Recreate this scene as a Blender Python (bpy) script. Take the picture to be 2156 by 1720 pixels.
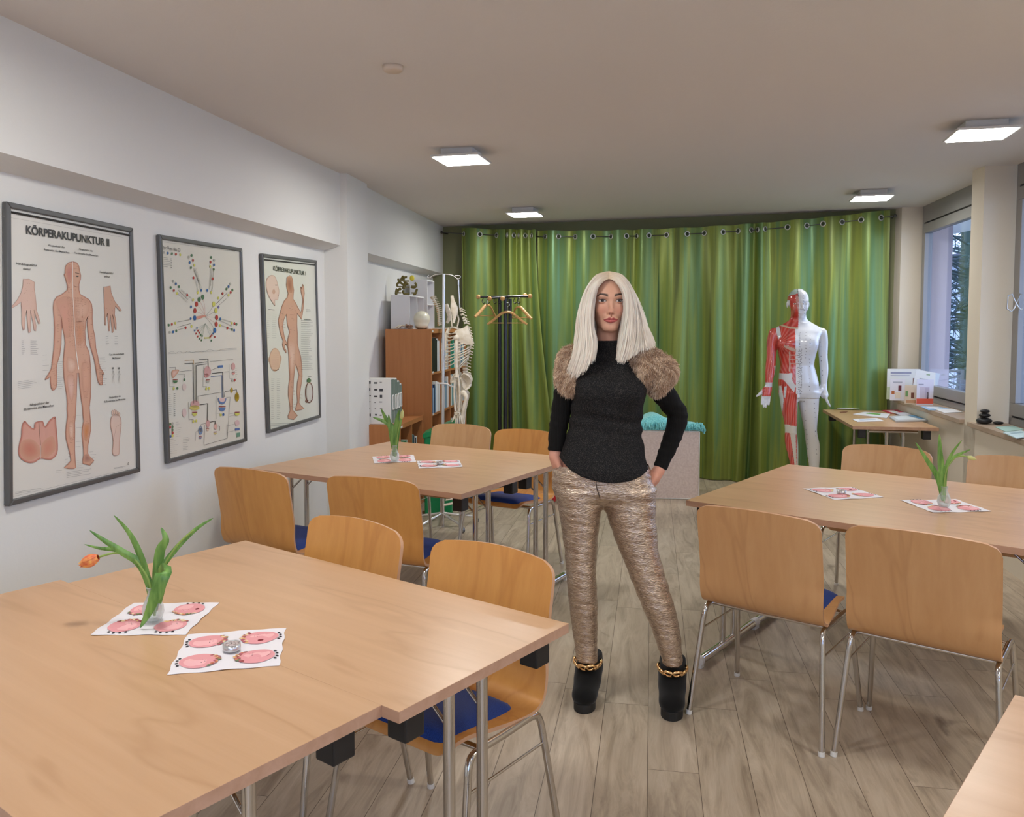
import bpy, bmesh, math, random
import numpy as np
from mathutils import Vector, Matrix
from mathutils.geometry import tessellate_polygon
random.seed(7); np.random.seed(7)
for o in list(bpy.data.objects): bpy.data.objects.remove(o)
SC = bpy.context.scene; COL = SC.collection
# ------------------------------------------------------------------ camera
FPX, CX, CY, HORIZON, H = 1740.0, 1078.0, 792.0, 688.0, 1.51      # photo frame 2156 x 1720
PITCH = math.atan((CY-HORIZON)/FPX)
cd = bpy.data.cameras.new('camera'); cam = bpy.data.objects.new('camera', cd); COL.objects.link(cam)
cam.location = (0, 0, H); cam.rotation_euler = (math.pi/2-PITCH, 0, 0)
cd.sensor_width = 36; cd.lens = FPX/2156*36; cd.shift_y = -(860-CY)/2156; cd.clip_start = .02; cd.clip_end = 200
SC.camera = cam
SC.view_settings.view_transform = 'Standard'; SC.view_settings.look = 'None'
SC.view_settings.gamma = 1; SC.view_settings.use_curve_mapping = False
SC.view_settings.exposure = 0.58
# ------------------------------------------------------------------ daylight
wd = bpy.data.worlds.new('world'); SC.world = wd; wd.use_nodes = True
bg = wd.node_tree.nodes['Background']; bg.inputs[0].default_value = (.46, .58, .86, 1); bg.inputs[1].default_value = 3.2
LAMP = 50.0          # strength of the ceiling panels

# ------------------------------------------------------------------ measuring: a pixel of the photo met with a real plane
_F = np.array([0, math.cos(PITCH), -math.sin(PITCH)]); _U = np.array([0, math.sin(PITCH), math.cos(PITCH)]); _R = np.array([1., 0, 0])
def ray(px, py): return _F+_R*(px-CX)/FPX-_U*(py-CY)/FPX
O3 = np.array([0, 0, H])
def atz(px, py, z): d = ray(px, py); return O3+d*((z-H)/d[2])
def aty(px, py, y): d = ray(px, py); return O3+d*(y/d[1])
def atplane(px, py, p, q):            # vertical plane through plan points p,q
    d = ray(px, py); n = np.array([-(q[1]-p[1]), q[0]-p[0]]); return O3+d*((n@np.array(p))/(n@d[:2]))
# ------------------------------------------------------------------ materials
def srgb(*c):
    if len(c) == 1: c = c[0]
    c = [x/255 for x in c]
    return tuple((x/12.92 if x <= .04045 else ((x+.055)/1.055)**2.4) for x in c)+(1,)
def mat(name, col, rough=.5, metal=0, spec=.5, **k):
    m = bpy.data.materials.new(name); m.use_nodes = True; b = m.node_tree.nodes['Principled BSDF']
    b.inputs['Base Color'].default_value = col; b.inputs['Roughness'].default_value = rough
    b.inputs['Metallic'].default_value = metal; b.inputs['Specular IOR Level'].default_value = spec
    for n, v in k.items(): b.inputs[n.replace('_', ' ')].default_value = v
    return m
def nd(m, t, **k):
    n = m.node_tree.nodes.new(t)
    for a, v in k.items():
        if hasattr(n, a): setattr(n, a, v)
        else: n.inputs[a.replace('_', ' ')].default_value = v
    return n
def lk(m, a, ao, b, bi): m.node_tree.links.new(a.outputs[ao], b.inputs[bi])
def bs(m): return m.node_tree.nodes['Principled BSDF']
def ramp(m, stops):
    r = nd(m, 'ShaderNodeValToRGB'); e = r.color_ramp.elements
    while len(e) < len(stops): e.new(.5)
    for i, (p, c) in enumerate(stops): e[i].position = p; e[i].color = c
    return r
def coords(m, scale, rot=(0, 0, 0), what='Object'):
    tc = nd(m, 'ShaderNodeTexCoord'); mp = nd(m, 'ShaderNodeMapping'); mp.inputs['Scale'].default_value = scale
    mp.inputs['Rotation'].default_value = rot; lk(m, tc, what, mp, 'Vector'); return mp
def noisy(m, scale=(8, 8, 8), c1=None, c2=None, det=4, nscale=1.0, lo=.35, hi=.65, bump=0, dist=.002, distort=0, what='Object'):
    mp = coords(m, scale, what=what); n = nd(m, 'ShaderNodeTexNoise', Scale=nscale, Detail=det, Distortion=distort); lk(m, mp, 0, n, 'Vector')
    if c1 is not None:
        r = ramp(m, [(lo, c1), (hi, c2)]); lk(m, n, 'Fac', r, 'Fac'); lk(m, r, 'Color', bs(m), 'Base Color')
    if bump:
        bp = nd(m, 'ShaderNodeBump', Strength=bump, Distance=dist); lk(m, n, 'Fac', bp, 'Height'); lk(m, bp, 'Normal', bs(m), 'Normal')
    return n
def wood(name, c1, c2, c3, axis=0, rough=.35, s=1.0, ring=.5):
    m = mat(name, c1, rough)
    sc = [26*s]*3; sc[axis] = 1.3*s
    mp = coords(m, sc); n1 = nd(m, 'ShaderNodeTexNoise', Scale=1, Detail=6, Roughness=.6, Distortion=.4); lk(m, mp, 0, n1, 'Vector')
    sc2 = [5*s]*3; sc2[axis] = .9*s
    mp2 = coords(m, sc2); n2 = nd(m, 'ShaderNodeTexNoise', Scale=1, Detail=3, Distortion=.6); lk(m, mp2, 0, n2, 'Vector')
    w = nd(m, 'ShaderNodeMath', operation='MULTIPLY'); w.inputs[1].default_value = 9; lk(m, n2, 'Fac', w, 0)
    fr = nd(m, 'ShaderNodeMath', operation='PINGPONG'); fr.inputs[1].default_value = 1; lk(m, w, 0, fr, 0)
    r1 = ramp(m, [(.3, c1), (.72, c2)]); lk(m, n1, 'Fac', r1, 'Fac')
    r2 = ramp(m, [(.0, (1, 1, 1, 1)), (.25, (0, 0, 0, 1))]); lk(m, fr, 0, r2, 'Fac')
    mu = nd(m, 'ShaderNodeMath', operation='MULTIPLY'); mu.inputs[1].default_value = ring; lk(m, r2, 'Color', mu, 0)
    mx = nd(m, 'ShaderNodeMixRGB'); lk(m, mu, 0, mx, 'Fac'); lk(m, r1, 'Color', mx, 'Color1'); mx.inputs['Color2'].default_value = c3
    lk(m, mx, 'Color', bs(m), 'Base Color')
    return m
def attr_mat(name, rough=.5, **k):
    m = mat(name, (.5, .5, .5, 1), rough, **k); a = nd(m, 'ShaderNodeAttribute', attribute_name='Col'); lk(m, a, 'Color', bs(m), 'Base Color'); return m

M_wall = mat('white_wall_paint', srgb(226, 225, 220), .85); noisy(M_wall, (60, 60, 60), bump=.25, dist=.002)
M_wallr = mat('cream_wall_paint', srgb(228, 218, 200), .85); noisy(M_wallr, (60, 60, 60), bump=.25, dist=.002)
M_ceil = mat('ceiling_paint', srgb(224, 219, 215), .9); noisy(M_ceil, (80, 80, 80), bump=.3, dist=.002)
M_chrome = mat('chrome', (.62, .6, .58, 1), .12, 1)
M_black = mat('black_plastic', (.012, .011, .011, 1), .45)
M_alu = mat('grey_aluminium', (.2, .2, .21, 1), .4, .5)
M_white = mat('white_plastic', (.75, .74, .72, 1), .4)
M_top = wood('beech_laminate', srgb(205, 165, 127), srgb(195, 154, 115), srgb(176, 134, 94), 0, .3, .8, .42)
bs(M_top).inputs['Specular IOR Level'].default_value = .45
M_edge = wood('beech_edge', srgb(196, 156, 130), srgb(180, 140, 112), srgb(170, 128, 100), 0, .45, 1.0, .2)
M_ply = wood('beech_plywood', srgb(214, 154, 84), srgb(202, 140, 72), srgb(182, 118, 56), 2, .32, 1.0, .4)
M_plyL = wood('pale_plywood', srgb(214, 170, 122), srgb(204, 156, 106), srgb(186, 138, 92), 2, .35, 1.0, .3)
M_plyM = wood('mid_plywood', srgb(208, 160, 110), srgb(198, 148, 98), srgb(178, 128, 82), 2, .33, 1.0, .4)
M_plye = mat('plywood_edge', srgb(206, 160, 124), .5)
M_blue = mat('blue_upholstery', srgb(26, 58, 130), .9, 0, .2, Sheen_Weight=.2); noisy(M_blue, (500, 500, 500), srgb(20, 48, 116), srgb(34, 70, 150), bump=.4, dist=.001)
M_shelf = wood('brown_shelf_veneer', srgb(184, 122, 72), srgb(172, 110, 62), srgb(158, 98, 52), 2, .45, 1.0, .2)
M_sillw = wood('wooden_sill', srgb(184, 164, 146), srgb(166, 144, 124), srgb(140, 116, 96), 1, .4, 1.0, .2)
# floor: vinyl planks running along the left wall
def floor_mat():
    m = mat('vinyl_plank_floor', srgb(168, 152, 136), .42)
    mp = coords(m, (1, 1, 1), (0, 0, math.radians(9.6)))
    sp = nd(m, 'ShaderNodeSeparateXYZ'); lk(m, mp, 0, sp, 0)
    cb = nd(m, 'ShaderNodeCombineXYZ'); rw = nd(m, 'ShaderNodeMath', operation='DIVIDE'); rw.inputs[1].default_value = .172; lk(m, sp, 'X', rw, 0)
    rf = nd(m, 'ShaderNodeMath', operation='FLOOR'); lk(m, rw, 0, rf, 0)
    wn = nd(m, 'ShaderNodeTexWhiteNoise', noise_dimensions='1D'); lk(m, rf, 0, wn, 'W')
    sh = nd(m, 'ShaderNodeMath', operation='MULTIPLY_ADD'); sh.inputs[1].default_value = 1.15; lk(m, wn, 'Value', sh, 0); lk(m, sp, 'Y', sh, 2)
    lk(m, sh, 0, cb, 'X'); lk(m, sp, 'X', cb, 'Y')
    br = nd(m, 'ShaderNodeTexBrick'); br.offset = 0; br.squash = 1
    br.inputs['Scale'].default_value = 1; br.inputs['Brick Width'].default_value = 1.15; br.inputs['Row Height'].default_value = .172
    br.inputs['Mortar Size'].default_value = .0011; br.inputs['Mortar Smooth'].default_value = .1; br.inputs['Bias'].default_value = 0
    br.inputs['Color1'].default_value = (0, 0, 0, 1); br.inputs['Color2'].default_value = (1, 1, 1, 1); br.inputs['Mortar'].default_value = (.5, .5, .5, 1)
    lk(m, cb, 0, br, 'Vector')
    # per-plank shift of the grain
    ad = nd(m, 'ShaderNodeMixRGB', blend_type='ADD'); ad.inputs['Fac'].default_value = 1; lk(m, cb, 0, ad, 'Color1')
    ms = nd(m, 'ShaderNodeMath', operation='MULTIPLY'); ms.inputs[1].default_value = 7; lk(m, br, 'Color', ms, 0); lk(m, ms, 0, ad, 'Color2')
    mp2 = nd(m, 'ShaderNodeMapping'); mp2.inputs['Scale'].default_value = (1.6, 11, 1); lk(m, ad, 'Color', mp2, 'Vector')
    n = nd(m, 'ShaderNodeTexNoise', Scale=1.3, Detail=8, Roughness=.65, Distortion=1.3); lk(m, mp2, 0, n, 'Vector')
    r = ramp(m, [(.25, srgb(140, 124, 106)), (.5, srgb(180, 165, 145)), (.75, srgb(204, 191, 172))]); lk(m, n, 'Fac', r, 'Fac')
    mp3 = nd(m, 'ShaderNodeMapping'); mp3.inputs['Scale'].default_value = (4, 9, 1); lk(m, ad, 'Color', mp3, 'Vector')
    n2 = nd(m, 'ShaderNodeTexNoise', Scale=1.0, Detail=3, Distortion=.5); lk(m, mp3, 0, n2, 'Vector')
    r2 = ramp(m, [(.66, (1, 1, 1, 1)), (.8, (.42, .38, .36, 1))]); lk(m, n2, 'Fac', r2, 'Fac')
    mx = nd(m, 'ShaderNodeMixRGB', blend_type='MULTIPLY'); mx.inputs['Fac'].default_value = 1; lk(m, r, 'Color', mx, 'Color1'); lk(m, r2, 'Color', mx, 'Color2')
    r3 = ramp(m, [(0, (.9, .9, .9, 1)), (1, (1.06, 1.05, 1.04, 1))]); lk(m, br, 'Color', r3, 'Fac')
    mx2 = nd(m, 'ShaderNodeMixRGB', blend_type='MULTIPLY'); mx2.inputs['Fac'].default_value = 1; lk(m, mx, 'Color', mx2, 'Color1'); lk(m, r3, 'Color', mx2, 'Color2')
    mx3 = nd(m, 'ShaderNodeMixRGB'); lk(m, br, 'Fac', mx3, 'Fac'); lk(m, mx2, 'Color', mx3, 'Color1'); mx3.inputs['Color2'].default_value = srgb(86, 70, 58)
    lk(m, mx3, 'Color', bs(m), 'Base Color')
    bp = nd(m, 'ShaderNodeBump', Strength=.15, Distance=.001); lk(m, n, 'Fac', bp, 'Height'); lk(m, bp, 'Normal', bs(m), 'Normal')
    return m
M_floor = floor_mat()
def emis(name, col, s):
    m = mat(name, col, .5); bs(m).inputs['Emission Color'].default_value = col; bs(m).inputs['Emission Strength'].default_value = s; return m
# ------------------------------------------------------------------ mesh building
class MB:
    def __init__(s): s.v = []; s.f = []; s.mi = []; s.sm = []; s.c = []
    def add(s, vs, fs, mi=0, sm=False, M=None, col=None):
        b = len(s.v)
        for p in vs:
            p = Vector(p)
            if M is not None: p = M @ p
            s.v.append(tuple(p)); s.c.append(col if col else (.5, .5, .5, 1))
        for f in fs: s.f.append(tuple(b+i for i in f)); s.mi.append(mi); s.sm.append(sm)
        return s
    def box(s, c, d, mi=0, M=None, col=None):
        x, y, z = c; a, b, h = d[0]/2, d[1]/2, d[2]/2
        vs = [(x+i*a, y+j*b, z+k*h) for i in (-1, 1) for j in (-1, 1) for k in (-1, 1)]
        return s.add(vs, [(0, 1, 3, 2), (4, 6, 7, 5), (0, 4, 5, 1), (2, 3, 7, 6), (0, 2, 6, 4), (1, 5, 7, 3)], mi, False, M, col)
    def prism(s, poly, z0, z1, mi=0, M=None, col=None):
        n = len(poly); a = sum(poly[i][0]*poly[(i+1) % n][1]-poly[(i+1) % n][0]*poly[i][1] for i in range(n))
        if a < 0: poly = poly[::-1]
        vs = [(p[0], p[1], z0) for p in poly]+[(p[0], p[1], z1) for p in poly]
        tri = tessellate_polygon([[Vector((p[0], p[1], 0)) for p in poly]])
        fs = []
        for t in tri:
            p = [poly[i] for i in t]; ar = (p[1][0]-p[0][0])*(p[2][1]-p[0][1])-(p[1][1]-p[0][1])*(p[2][0]-p[0][0])
            if ar < 0: t = t[::-1]
            fs.append(tuple(i+n for i in t)); fs.append(tuple(t[::-1]))
        fs += [(i, (i+1) % n, (i+1) % n+n, i+n) for i in range(n)]
        return s.add(vs, fs, mi, False, M, col)
    def tube(s, path, r, seg=12, mi=0, cap=True, M=None, col=None, flat=1.0):
        P = [Vector(p) for p in path]; n = len(P); R = r if hasattr(r, '__len__') else [r]*n
        vs = []; fs = []; nrm = None
        for i in range(n):
            t = (P[min(i+1, n-1)]-P[max(i-1, 0)])
            if t.length < 1e-9: t = Vector((0, 0, 1))
            t.normalize()
            if nrm is None: nrm = t.orthogonal().normalized() if abs(t.z) < .9 else Vector((1, 0, 0))
            nrm = (nrm-t*nrm.dot(t)); nrm.normalize(); bn = t.cross(nrm)
            for k in range(seg):
                a = 2*math.pi*k/seg; vs.append(P[i]+(nrm*math.cos(a)+bn*math.sin(a)*flat)*R[i])
        for i in range(n-1):
            for k in range(seg):
                k2 = (k+1) % seg; fs.append((i*seg+k, i*seg+k2, (i+1)*seg+k2, (i+1)*seg+k))
        s.add(vs, fs, mi, True, M, col)
        if cap:
            s.add(vs[:seg], [tuple(range(seg))[::-1]], mi, False, M, col); s.add(vs[-seg:], [tuple(range(seg))], mi, False, M, col)
        return s
    def lathe(s, prof, seg=24, mi=0, M=None, sm=True, col=None):
        vs = []; fs = []; n = len(prof)
        for r, z in prof:
            for k in range(seg): a = 2*math.pi*k/seg; vs.append((r*math.cos(a), r*math.sin(a), z))
        for i in range(n-1):
            for k in range(seg): k2 = (k+1) % seg; fs.append((i*seg+k, i*seg+k2, (i+1)*seg+k2, (i+1)*seg+k))
        return s.add(vs, fs, mi, sm, M, col)
    def ball(s, c, r, mi=0, seg=14, M=None, col=None):
        rr = r if hasattr(r, '__len__') else (r, r, r); vs = []; fs = []; n = seg//2+1
        for i in range(n):
            t = math.pi*i/(n-1)
            for k in range(seg): a = 2*math.pi*k/seg; vs.append((c[0]+rr[0]*math.sin(t)*math.cos(a), c[1]+rr[1]*math.sin(t)*math.sin(a), c[2]-rr[2]*math.cos(t)))
        for i in range(n-1):
            for k in range(seg): k2 = (k+1) % seg; fs.append((i*seg+k, i*seg+k2, (i+1)*seg+k2, (i+1)*seg+k))
        return s.add(vs, fs, mi, True, M, col)
    def sheet(s, G, th=0, mi=0, rim=None, sm=True, M=None, col=None):
        """grid of points G[i][j]; th>0 thickens along the normals, rim faces get their own vertices"""
        A = np.array([[list(p) for p in r] for r in G], float); ni, nj = A.shape[:2]
        du = np.gradient(A, axis=0); dv = np.gradient(A, axis=1); N = np.cross(du, dv); N /= (np.linalg.norm(N, axis=2, keepdims=True)+1e-12)
        idx = lambda i, j: i*nj+j
        q = [(idx(i, j), idx(i+1, j), idx(i+1, j+1), idx(i, j+1)) for i in range(ni-1) for j in range(nj-1)]
        if not th: return s.add(A.reshape(-1, 3), q, mi, sm, M, col)
        T = A+N*th/2; B = A-N*th/2
        s.add(T.reshape(-1, 3), q, mi, sm, M, col); s.add(B.reshape(-1, 3), [f[::-1] for f in q], mi, sm, M, col)
        loop = [(i, 0) for i in range(ni)]+[(ni-1, j) for j in range(1, nj)]+[(i, nj-1) for i in range(ni-2, -1, -1)]+[(0, j) for j in range(nj-2, 0, -1)]
        n = len(loop); vs = [T[a] for a in loop]+[B[a] for a in loop]
        return s.add(vs, [(k, n+k, n+(k+1) % n, (k+1) % n) for k in range(n)], mi if rim is None else rim, True, M, col)
    def build(s, name, mats, parent=None, bevel=0, loc=None, rz=0, colors=False, kind=None):
        me = bpy.data.meshes.new(name); me.from_pydata(s.v, [], s.f)
        if not isinstance(mats, (list, tuple)): mats = [mats]
        for m in mats: me.materials.append(m)
        me.polygons.foreach_set('material_index', s.mi); me.polygons.foreach_set('use_smooth', s.sm)
        if colors:
            a = me.color_attributes.new('Col', 'FLOAT_COLOR', 'POINT'); a.data.foreach_set('color', np.array(s.c, 'f').ravel())
        me.update(); o = bpy.data.objects.new(name, me); COL.objects.link(o)
        if parent: o.parent = parent
        if loc: o.location = loc
        o.rotation_euler.z = rz
        if bevel:
            b = o.modifiers.new('bevel', 'BEVEL'); b.width = bevel; b.segments = 2; b.limit_method = 'ANGLE'
        if kind: o['kind'] = kind
        return o
def tag(o, label=None, cat=None, group=None, kind=None):
    if label: o['label'] = label
    if cat: o['category'] = cat
    if group: o['group'] = group
    if kind: o['kind'] = kind
    return o
def thing(name, label, cat, loc=(0, 0, 0), rz=0, group=None):
    o = bpy.data.objects.new(name, None); COL.objects.link(o); o.location = loc; o.rotation_euler.z = rz; o.empty_display_size = .1
    return tag(o, label, cat, group)
def dup(root, loc=None, rz=None, label=None, group=None):
    def cp(o, par):
        c = o.copy(); COL.objects.link(c); c.parent = par
        for ch in [x for x in bpy.data.objects if x.parent == o]: cp(ch, c)
        return c
    r = cp(root, None)
    if loc is not None: r.location = loc
    if rz is not None: r.rotation_euler.z = rz
    if label: r['label'] = label
    if group: r['group'] = group
    return r
def catmull(pts, n=8, closed=False):
    P = [np.array(p, float) for p in pts]; N = len(P); out = []
    for i in range(N if closed else N-1):
        g = (lambda k: P[k % N]) if closed else (lambda k: P[max(0, min(N-1, k))])
        a, b, c, d = g(i-1), g(i), g(i+1), g(i+2)
        for k in range(n):
            t = k/n; out.append(.5*((2*b)+(-a+c)*t+(2*a-5*b+4*c-d)*t*t+(-a+3*b-3*c+d)*t**3))
    if not closed: out.append(P[-1])
    return out
# ------------------------------------------------------------------ room shell
C = 2.60
K = 1.0187
beam_dir = .15
def bx_(y): return -1.138+beam_dir*(y-6.54)          # face of the beam / pillar (left)
def lx(y): return bx_(y)-.12           # lower wall, set back under the beam
def mx_(y): return 3.23+.19*(y-5.87)                 # inner face of the right wall
def nx_(y): return 3.45+.18*(y-5.87)                 # window plane
BW0, BW1 = (-1.6, 9.36), (3.80, 7.68)                # back wall line
def bwy(x): return BW0[1]+(BW1[1]-BW0[1])*(x-BW0[0])/(BW1[0]-BW0[0])
YB = -2.6
MB().prism([(-3.6, YB-.2), (5.2, YB-.2), (5.2, 9.8), (-3.6, 9.8)], -.12, 0).build('floor', M_floor, kind='structure')
# ceiling sinks slightly towards the camera
cm = MB()
G = [[(x, y, C-max(0, 6-y)*.018) for x in (-3.6, 0, 5.2)] for y in (-2.8, 0, 3, 6, 9.8)]
cm.sheet(G, 0); cm.sheet([[(p[0], p[1], C+.2) for p in r] for r in G], 0)
cm.build('ceiling', M_ceil, kind='structure')
wl = MB()
wl.prism([(lx(YB), YB), (lx(9.4), 9.4), (lx(9.4)-.4, 9.4), (lx(YB)-.4, YB)], 0, C+.1)
def beam_at(y): return [(bx_(y), y, 2.09), (bx_(y), y, C+.1), (lx(y)-.05, y, C+.1), (lx(y)-.05, y, 2.04)]
wl.add(beam_at(YB)+beam_at(9.3), [(0, 1, 5, 4)[::-1], (3, 0, 4, 7)[::-1]])
wl.prism([(bx_(5.95)+.05, 5.95), (bx_(6.40)+.05, 6.40), (lx(6.40)-.05, 6.42), (lx(5.9)-.05, 5.96)], 0, C+.1)
wl.build('wall_left', M_wall, kind='structure')
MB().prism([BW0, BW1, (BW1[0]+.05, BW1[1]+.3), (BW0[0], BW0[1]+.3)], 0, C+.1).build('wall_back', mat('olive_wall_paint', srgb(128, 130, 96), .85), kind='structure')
wf = MB(); wf.box((.8, YB-.1, .45), (9, .2, .9)).box((.8, YB-.1, 2.5), (9, .2, .3)).box((-2.2, YB-.1, 1.6), (2.0, .2, 1.5)).box((3.9, YB-.1, 1.6), (2.6, .2, 1.5)); wf.build('wall_front', M_wall, kind='structure')  # opening behind the camera is added to let in front light
SILL = .85
yc = 7.74
wr = MB()
def para(y0, y1, z0, z1, off=.0, out=None):
    o = (lambda y: nx_(y)+.22) if out is None else out
    wr.prism([(mx_(y0), y0), (mx_(y1), y1), (o(y1), y1), (o(y0), y0)], z0, z1)
para(5.66, yc+.1, 0, SILL-.03)                       # parapet under window 1
para(5.64, 5.87, 0, C+.1)                            # pillar
para(3.30, 5.64, 0, SILL-.03)                        # parapet under window 2
wr.prism([(mx_(7.63), 7.63), (mx_(7.63)+.0, 8.0), (nx_(8)+.3, 8.0), (nx_(7.63)+.22, 7.63)], 0, C+.1)
para(1.2, 3.30, 0, C+.1)
para(-.9, 1.2, 0, SILL-.03); para(YB, -.9, 0, C+.1)  # low part leaves room for the added, unseen window beside the camera
wr.build('wall_right', M_wallr, kind='structure')
# sills
def sill(y0, y1, n):
    s = MB(); s.prism([(mx_(y0)-.035, y0), (mx_(y1)-.035, y1), (nx_(y1)+.02, y1), (nx_(y0)+.02, y0)], SILL-.03, SILL)
    s.build('trim_%d' % n, M_sillw, bevel=.003, kind='structure')
sill(5.88, 7.62, 1); sill(3.31, 5.73, 2)
def thin_glass():
    m = bpy.data.materials.new('thin_window_glass'); m.use_nodes = True; nt = m.node_tree; nt.nodes.clear()
    o = nt.nodes.new('ShaderNodeOutputMaterial'); t = nt.nodes.new('ShaderNodeBsdfTransparent'); t.inputs[0].default_value = (.88, .93, 1, 1)
    g = nt.nodes.new('ShaderNodeBsdfGlossy'); g.inputs['Roughness'].default_value = .02; mx = nt.nodes.new('ShaderNodeMixShader')
    fr = nt.nodes.new('ShaderNodeLayerWeight'); fr.inputs[0].default_value = .2; pw = nt.nodes.new('ShaderNodeMath'); pw.operation = 'MULTIPLY_ADD'
    pw.inputs[1].default_value = .35; pw.inputs[2].default_value = .05; nt.links.new(fr.outputs['Facing'], pw.inputs[0])
    nt.links.new(pw.outputs[0], mx.inputs[0]); nt.links.new(t.outputs[0], mx.inputs[1]); nt.links.new(g.outputs[0], mx.inputs[2]); nt.links.new(mx.outputs[0], o.inputs[0]); return m
M_pane = thin_glass()
M_frame = mat('grey_window_frame', srgb(150, 148, 146), .4, .3)
def window(n, y0, y1):
    root = thing('window_%d' % n, None, None); root['kind'] = 'structure'
    def slab(y0, y1, z0, z1, d0, d1, mb): mb.prism([(nx_(y0)+d0, y0), (nx_(y1)+d0, y1), (nx_(y1)+d1, y1), (nx_(y0)+d1, y0)], z0, z1)
    f = MB(); slab(y0, y1, C-.15, C+.02, -.02, .06, f)                     # shutter box
    slab(y0, y1, C-.165, C-.15, .01, .05, f)
    slab(y1-.05, y1, SILL, C-.15, -.02, .06, f); slab(y0, y0+.05, SILL, C-.15, -.02, .06, f)
    slab(y0, y1, SILL, SILL+.05, -.02, .06, f)
    f.build('window_frame', M_frame, root, bevel=.003)
    s = MB(); a, b = y0+.055, y1-.055
    slab(a, b, SILL+.065, SILL+.15, -.035, .03, s); slab(a, b, C-.25, C-.168, -.035, .03, s)
    slab(b-.07, b, SILL+.15, C-.25, -.035, .03, s); slab(a, a+.07, SILL+.15, C-.25, -.035, .03, s)
    if y1-y0 > 2.2:
        m_ = (a+b)/2; slab(m_-.06, m_+.06, SILL+.15, C-.25, -.035, .03, s)
    s.build('sash', M_frame, root, bevel=.004)
    g = MB(); slab(a+.06, b-.06, SILL+.14, C-.24, 0, .004, g); g.build('pane', M_pane, root)
    k = MB(); slab(y0+.05, y1-.05, SILL+.05, SILL+.065, .0, .03, k); slab(y0+.05, y1-.05, C-.168, C-.16, -.0, .03, k); k.build('seal', M_black, root)
    return root
window(1, 5.86, 7.60); window(2, 3.32, 5.60); window(3, -.88, 1.18)  # last one is unseen, added beside the camera for front light
w4 = thing('window_4', None, None); w4['kind'] = 'structure'  # unseen window added behind the camera as front fill light
for c, d in (((.7, YB-.1, .93), (3.8, .08, .06)), ((.7, YB-.1, 2.32), (3.8, .08, .06)), ((-1.17, YB-.1, 1.62), (.06, .08, 1.4)), ((.7, YB-.1, 1.62), (.08, .08, 1.4)), ((2.57, YB-.1, 1.62), (.06, .08, 1.4))): MB().box(c, d).build('frame_bar', M_frame, w4)
MB().box((.7, YB-.1, 1.62), (3.7, .004, 1.36)).build('pane', M_pane, w4)
# outer reveal seen through the glass of the first window
ow = MB(); ow.prism([(nx_(7.6)+.07, 7.60), (nx_(7.6)+.24, 7.56), (nx_(7.6)+.24, 7.9), (nx_(7.6)+.07, 7.9)], .5, C+.3)
ow.build('trim_3', mat('pinkish_outer_plaster', srgb(222, 205, 212), .9), kind='structure')
# skirting
for nm, f, ys in (('baseboard_left', lx, (YB, 5.95)),):
    b = MB(); b.prism([(f(ys[0]), ys[0]), (f(ys[1]), ys[1]), (f(ys[1])+.014, ys[1]), (f(ys[0])+.014, ys[0])], 0, .06); b.build(nm, M_white, kind='structure')
# ------------------------------------------------------------------ ceiling lights (their own light)
M_led = emis('led_diffuser', (1, .985, .945, 1), LAMP)
M_lampw = mat('lamp_white', (.7, .69, .67, 1), .4)
def ceil_light(x, y, label, rz=math.radians(-14.5)):
    z = C-max(0, 6-y)*.018
    r = thing('ceiling_light', label, 'lamp', (x, y, z), rz, 'square LED ceiling lights')
    MB().box((0, 0, -.022), (.2, .2, .044)).build('housing', M_lampw, r, bevel=.003)
    p = MB().box((0, 0, -.0515), (.3, .3, .013)); p.build('panel_frame', M_lampw, r, bevel=.002)
    MB().box((0, 0, -.0595), (.272, .272, .003)).build('diffuser', M_led, r)
    return r
LG = 'square LED ceiling lights'
ceil_light(-.31, 5.13, 'square ceiling light above the middle-left table group')
ceil_light(.12, 7.72, 'small-looking square ceiling light in front of the curtain, above the coat rack')
ceil_light(2.46, 4.40, 'square ceiling light nearest the right windows, topmost in the photo')
ceil_light(2.90, 6.74, 'square ceiling light near the right end of the curtain')
for (x, y) in ((-.76, 2.2), (2.03, 1.9), (-1.15, -.2), (1.6, -.6), (.3, -1.8)):
    ceil_light(x, y, 'square ceiling light behind or above the viewer, out of the picture')
r = thing('smoke_detector', 'round white cover plate on the ceiling above the wall charts', 'ceiling plate', (-.478, 3.38, C-.047))
MB().lathe([(0, -.022), (.034, -.022), (.04, -.016), (.042, 0), (0, 0)], 28).build('cover', mat('old_white_plastic', srgb(214, 196, 176), .5), r)
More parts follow.
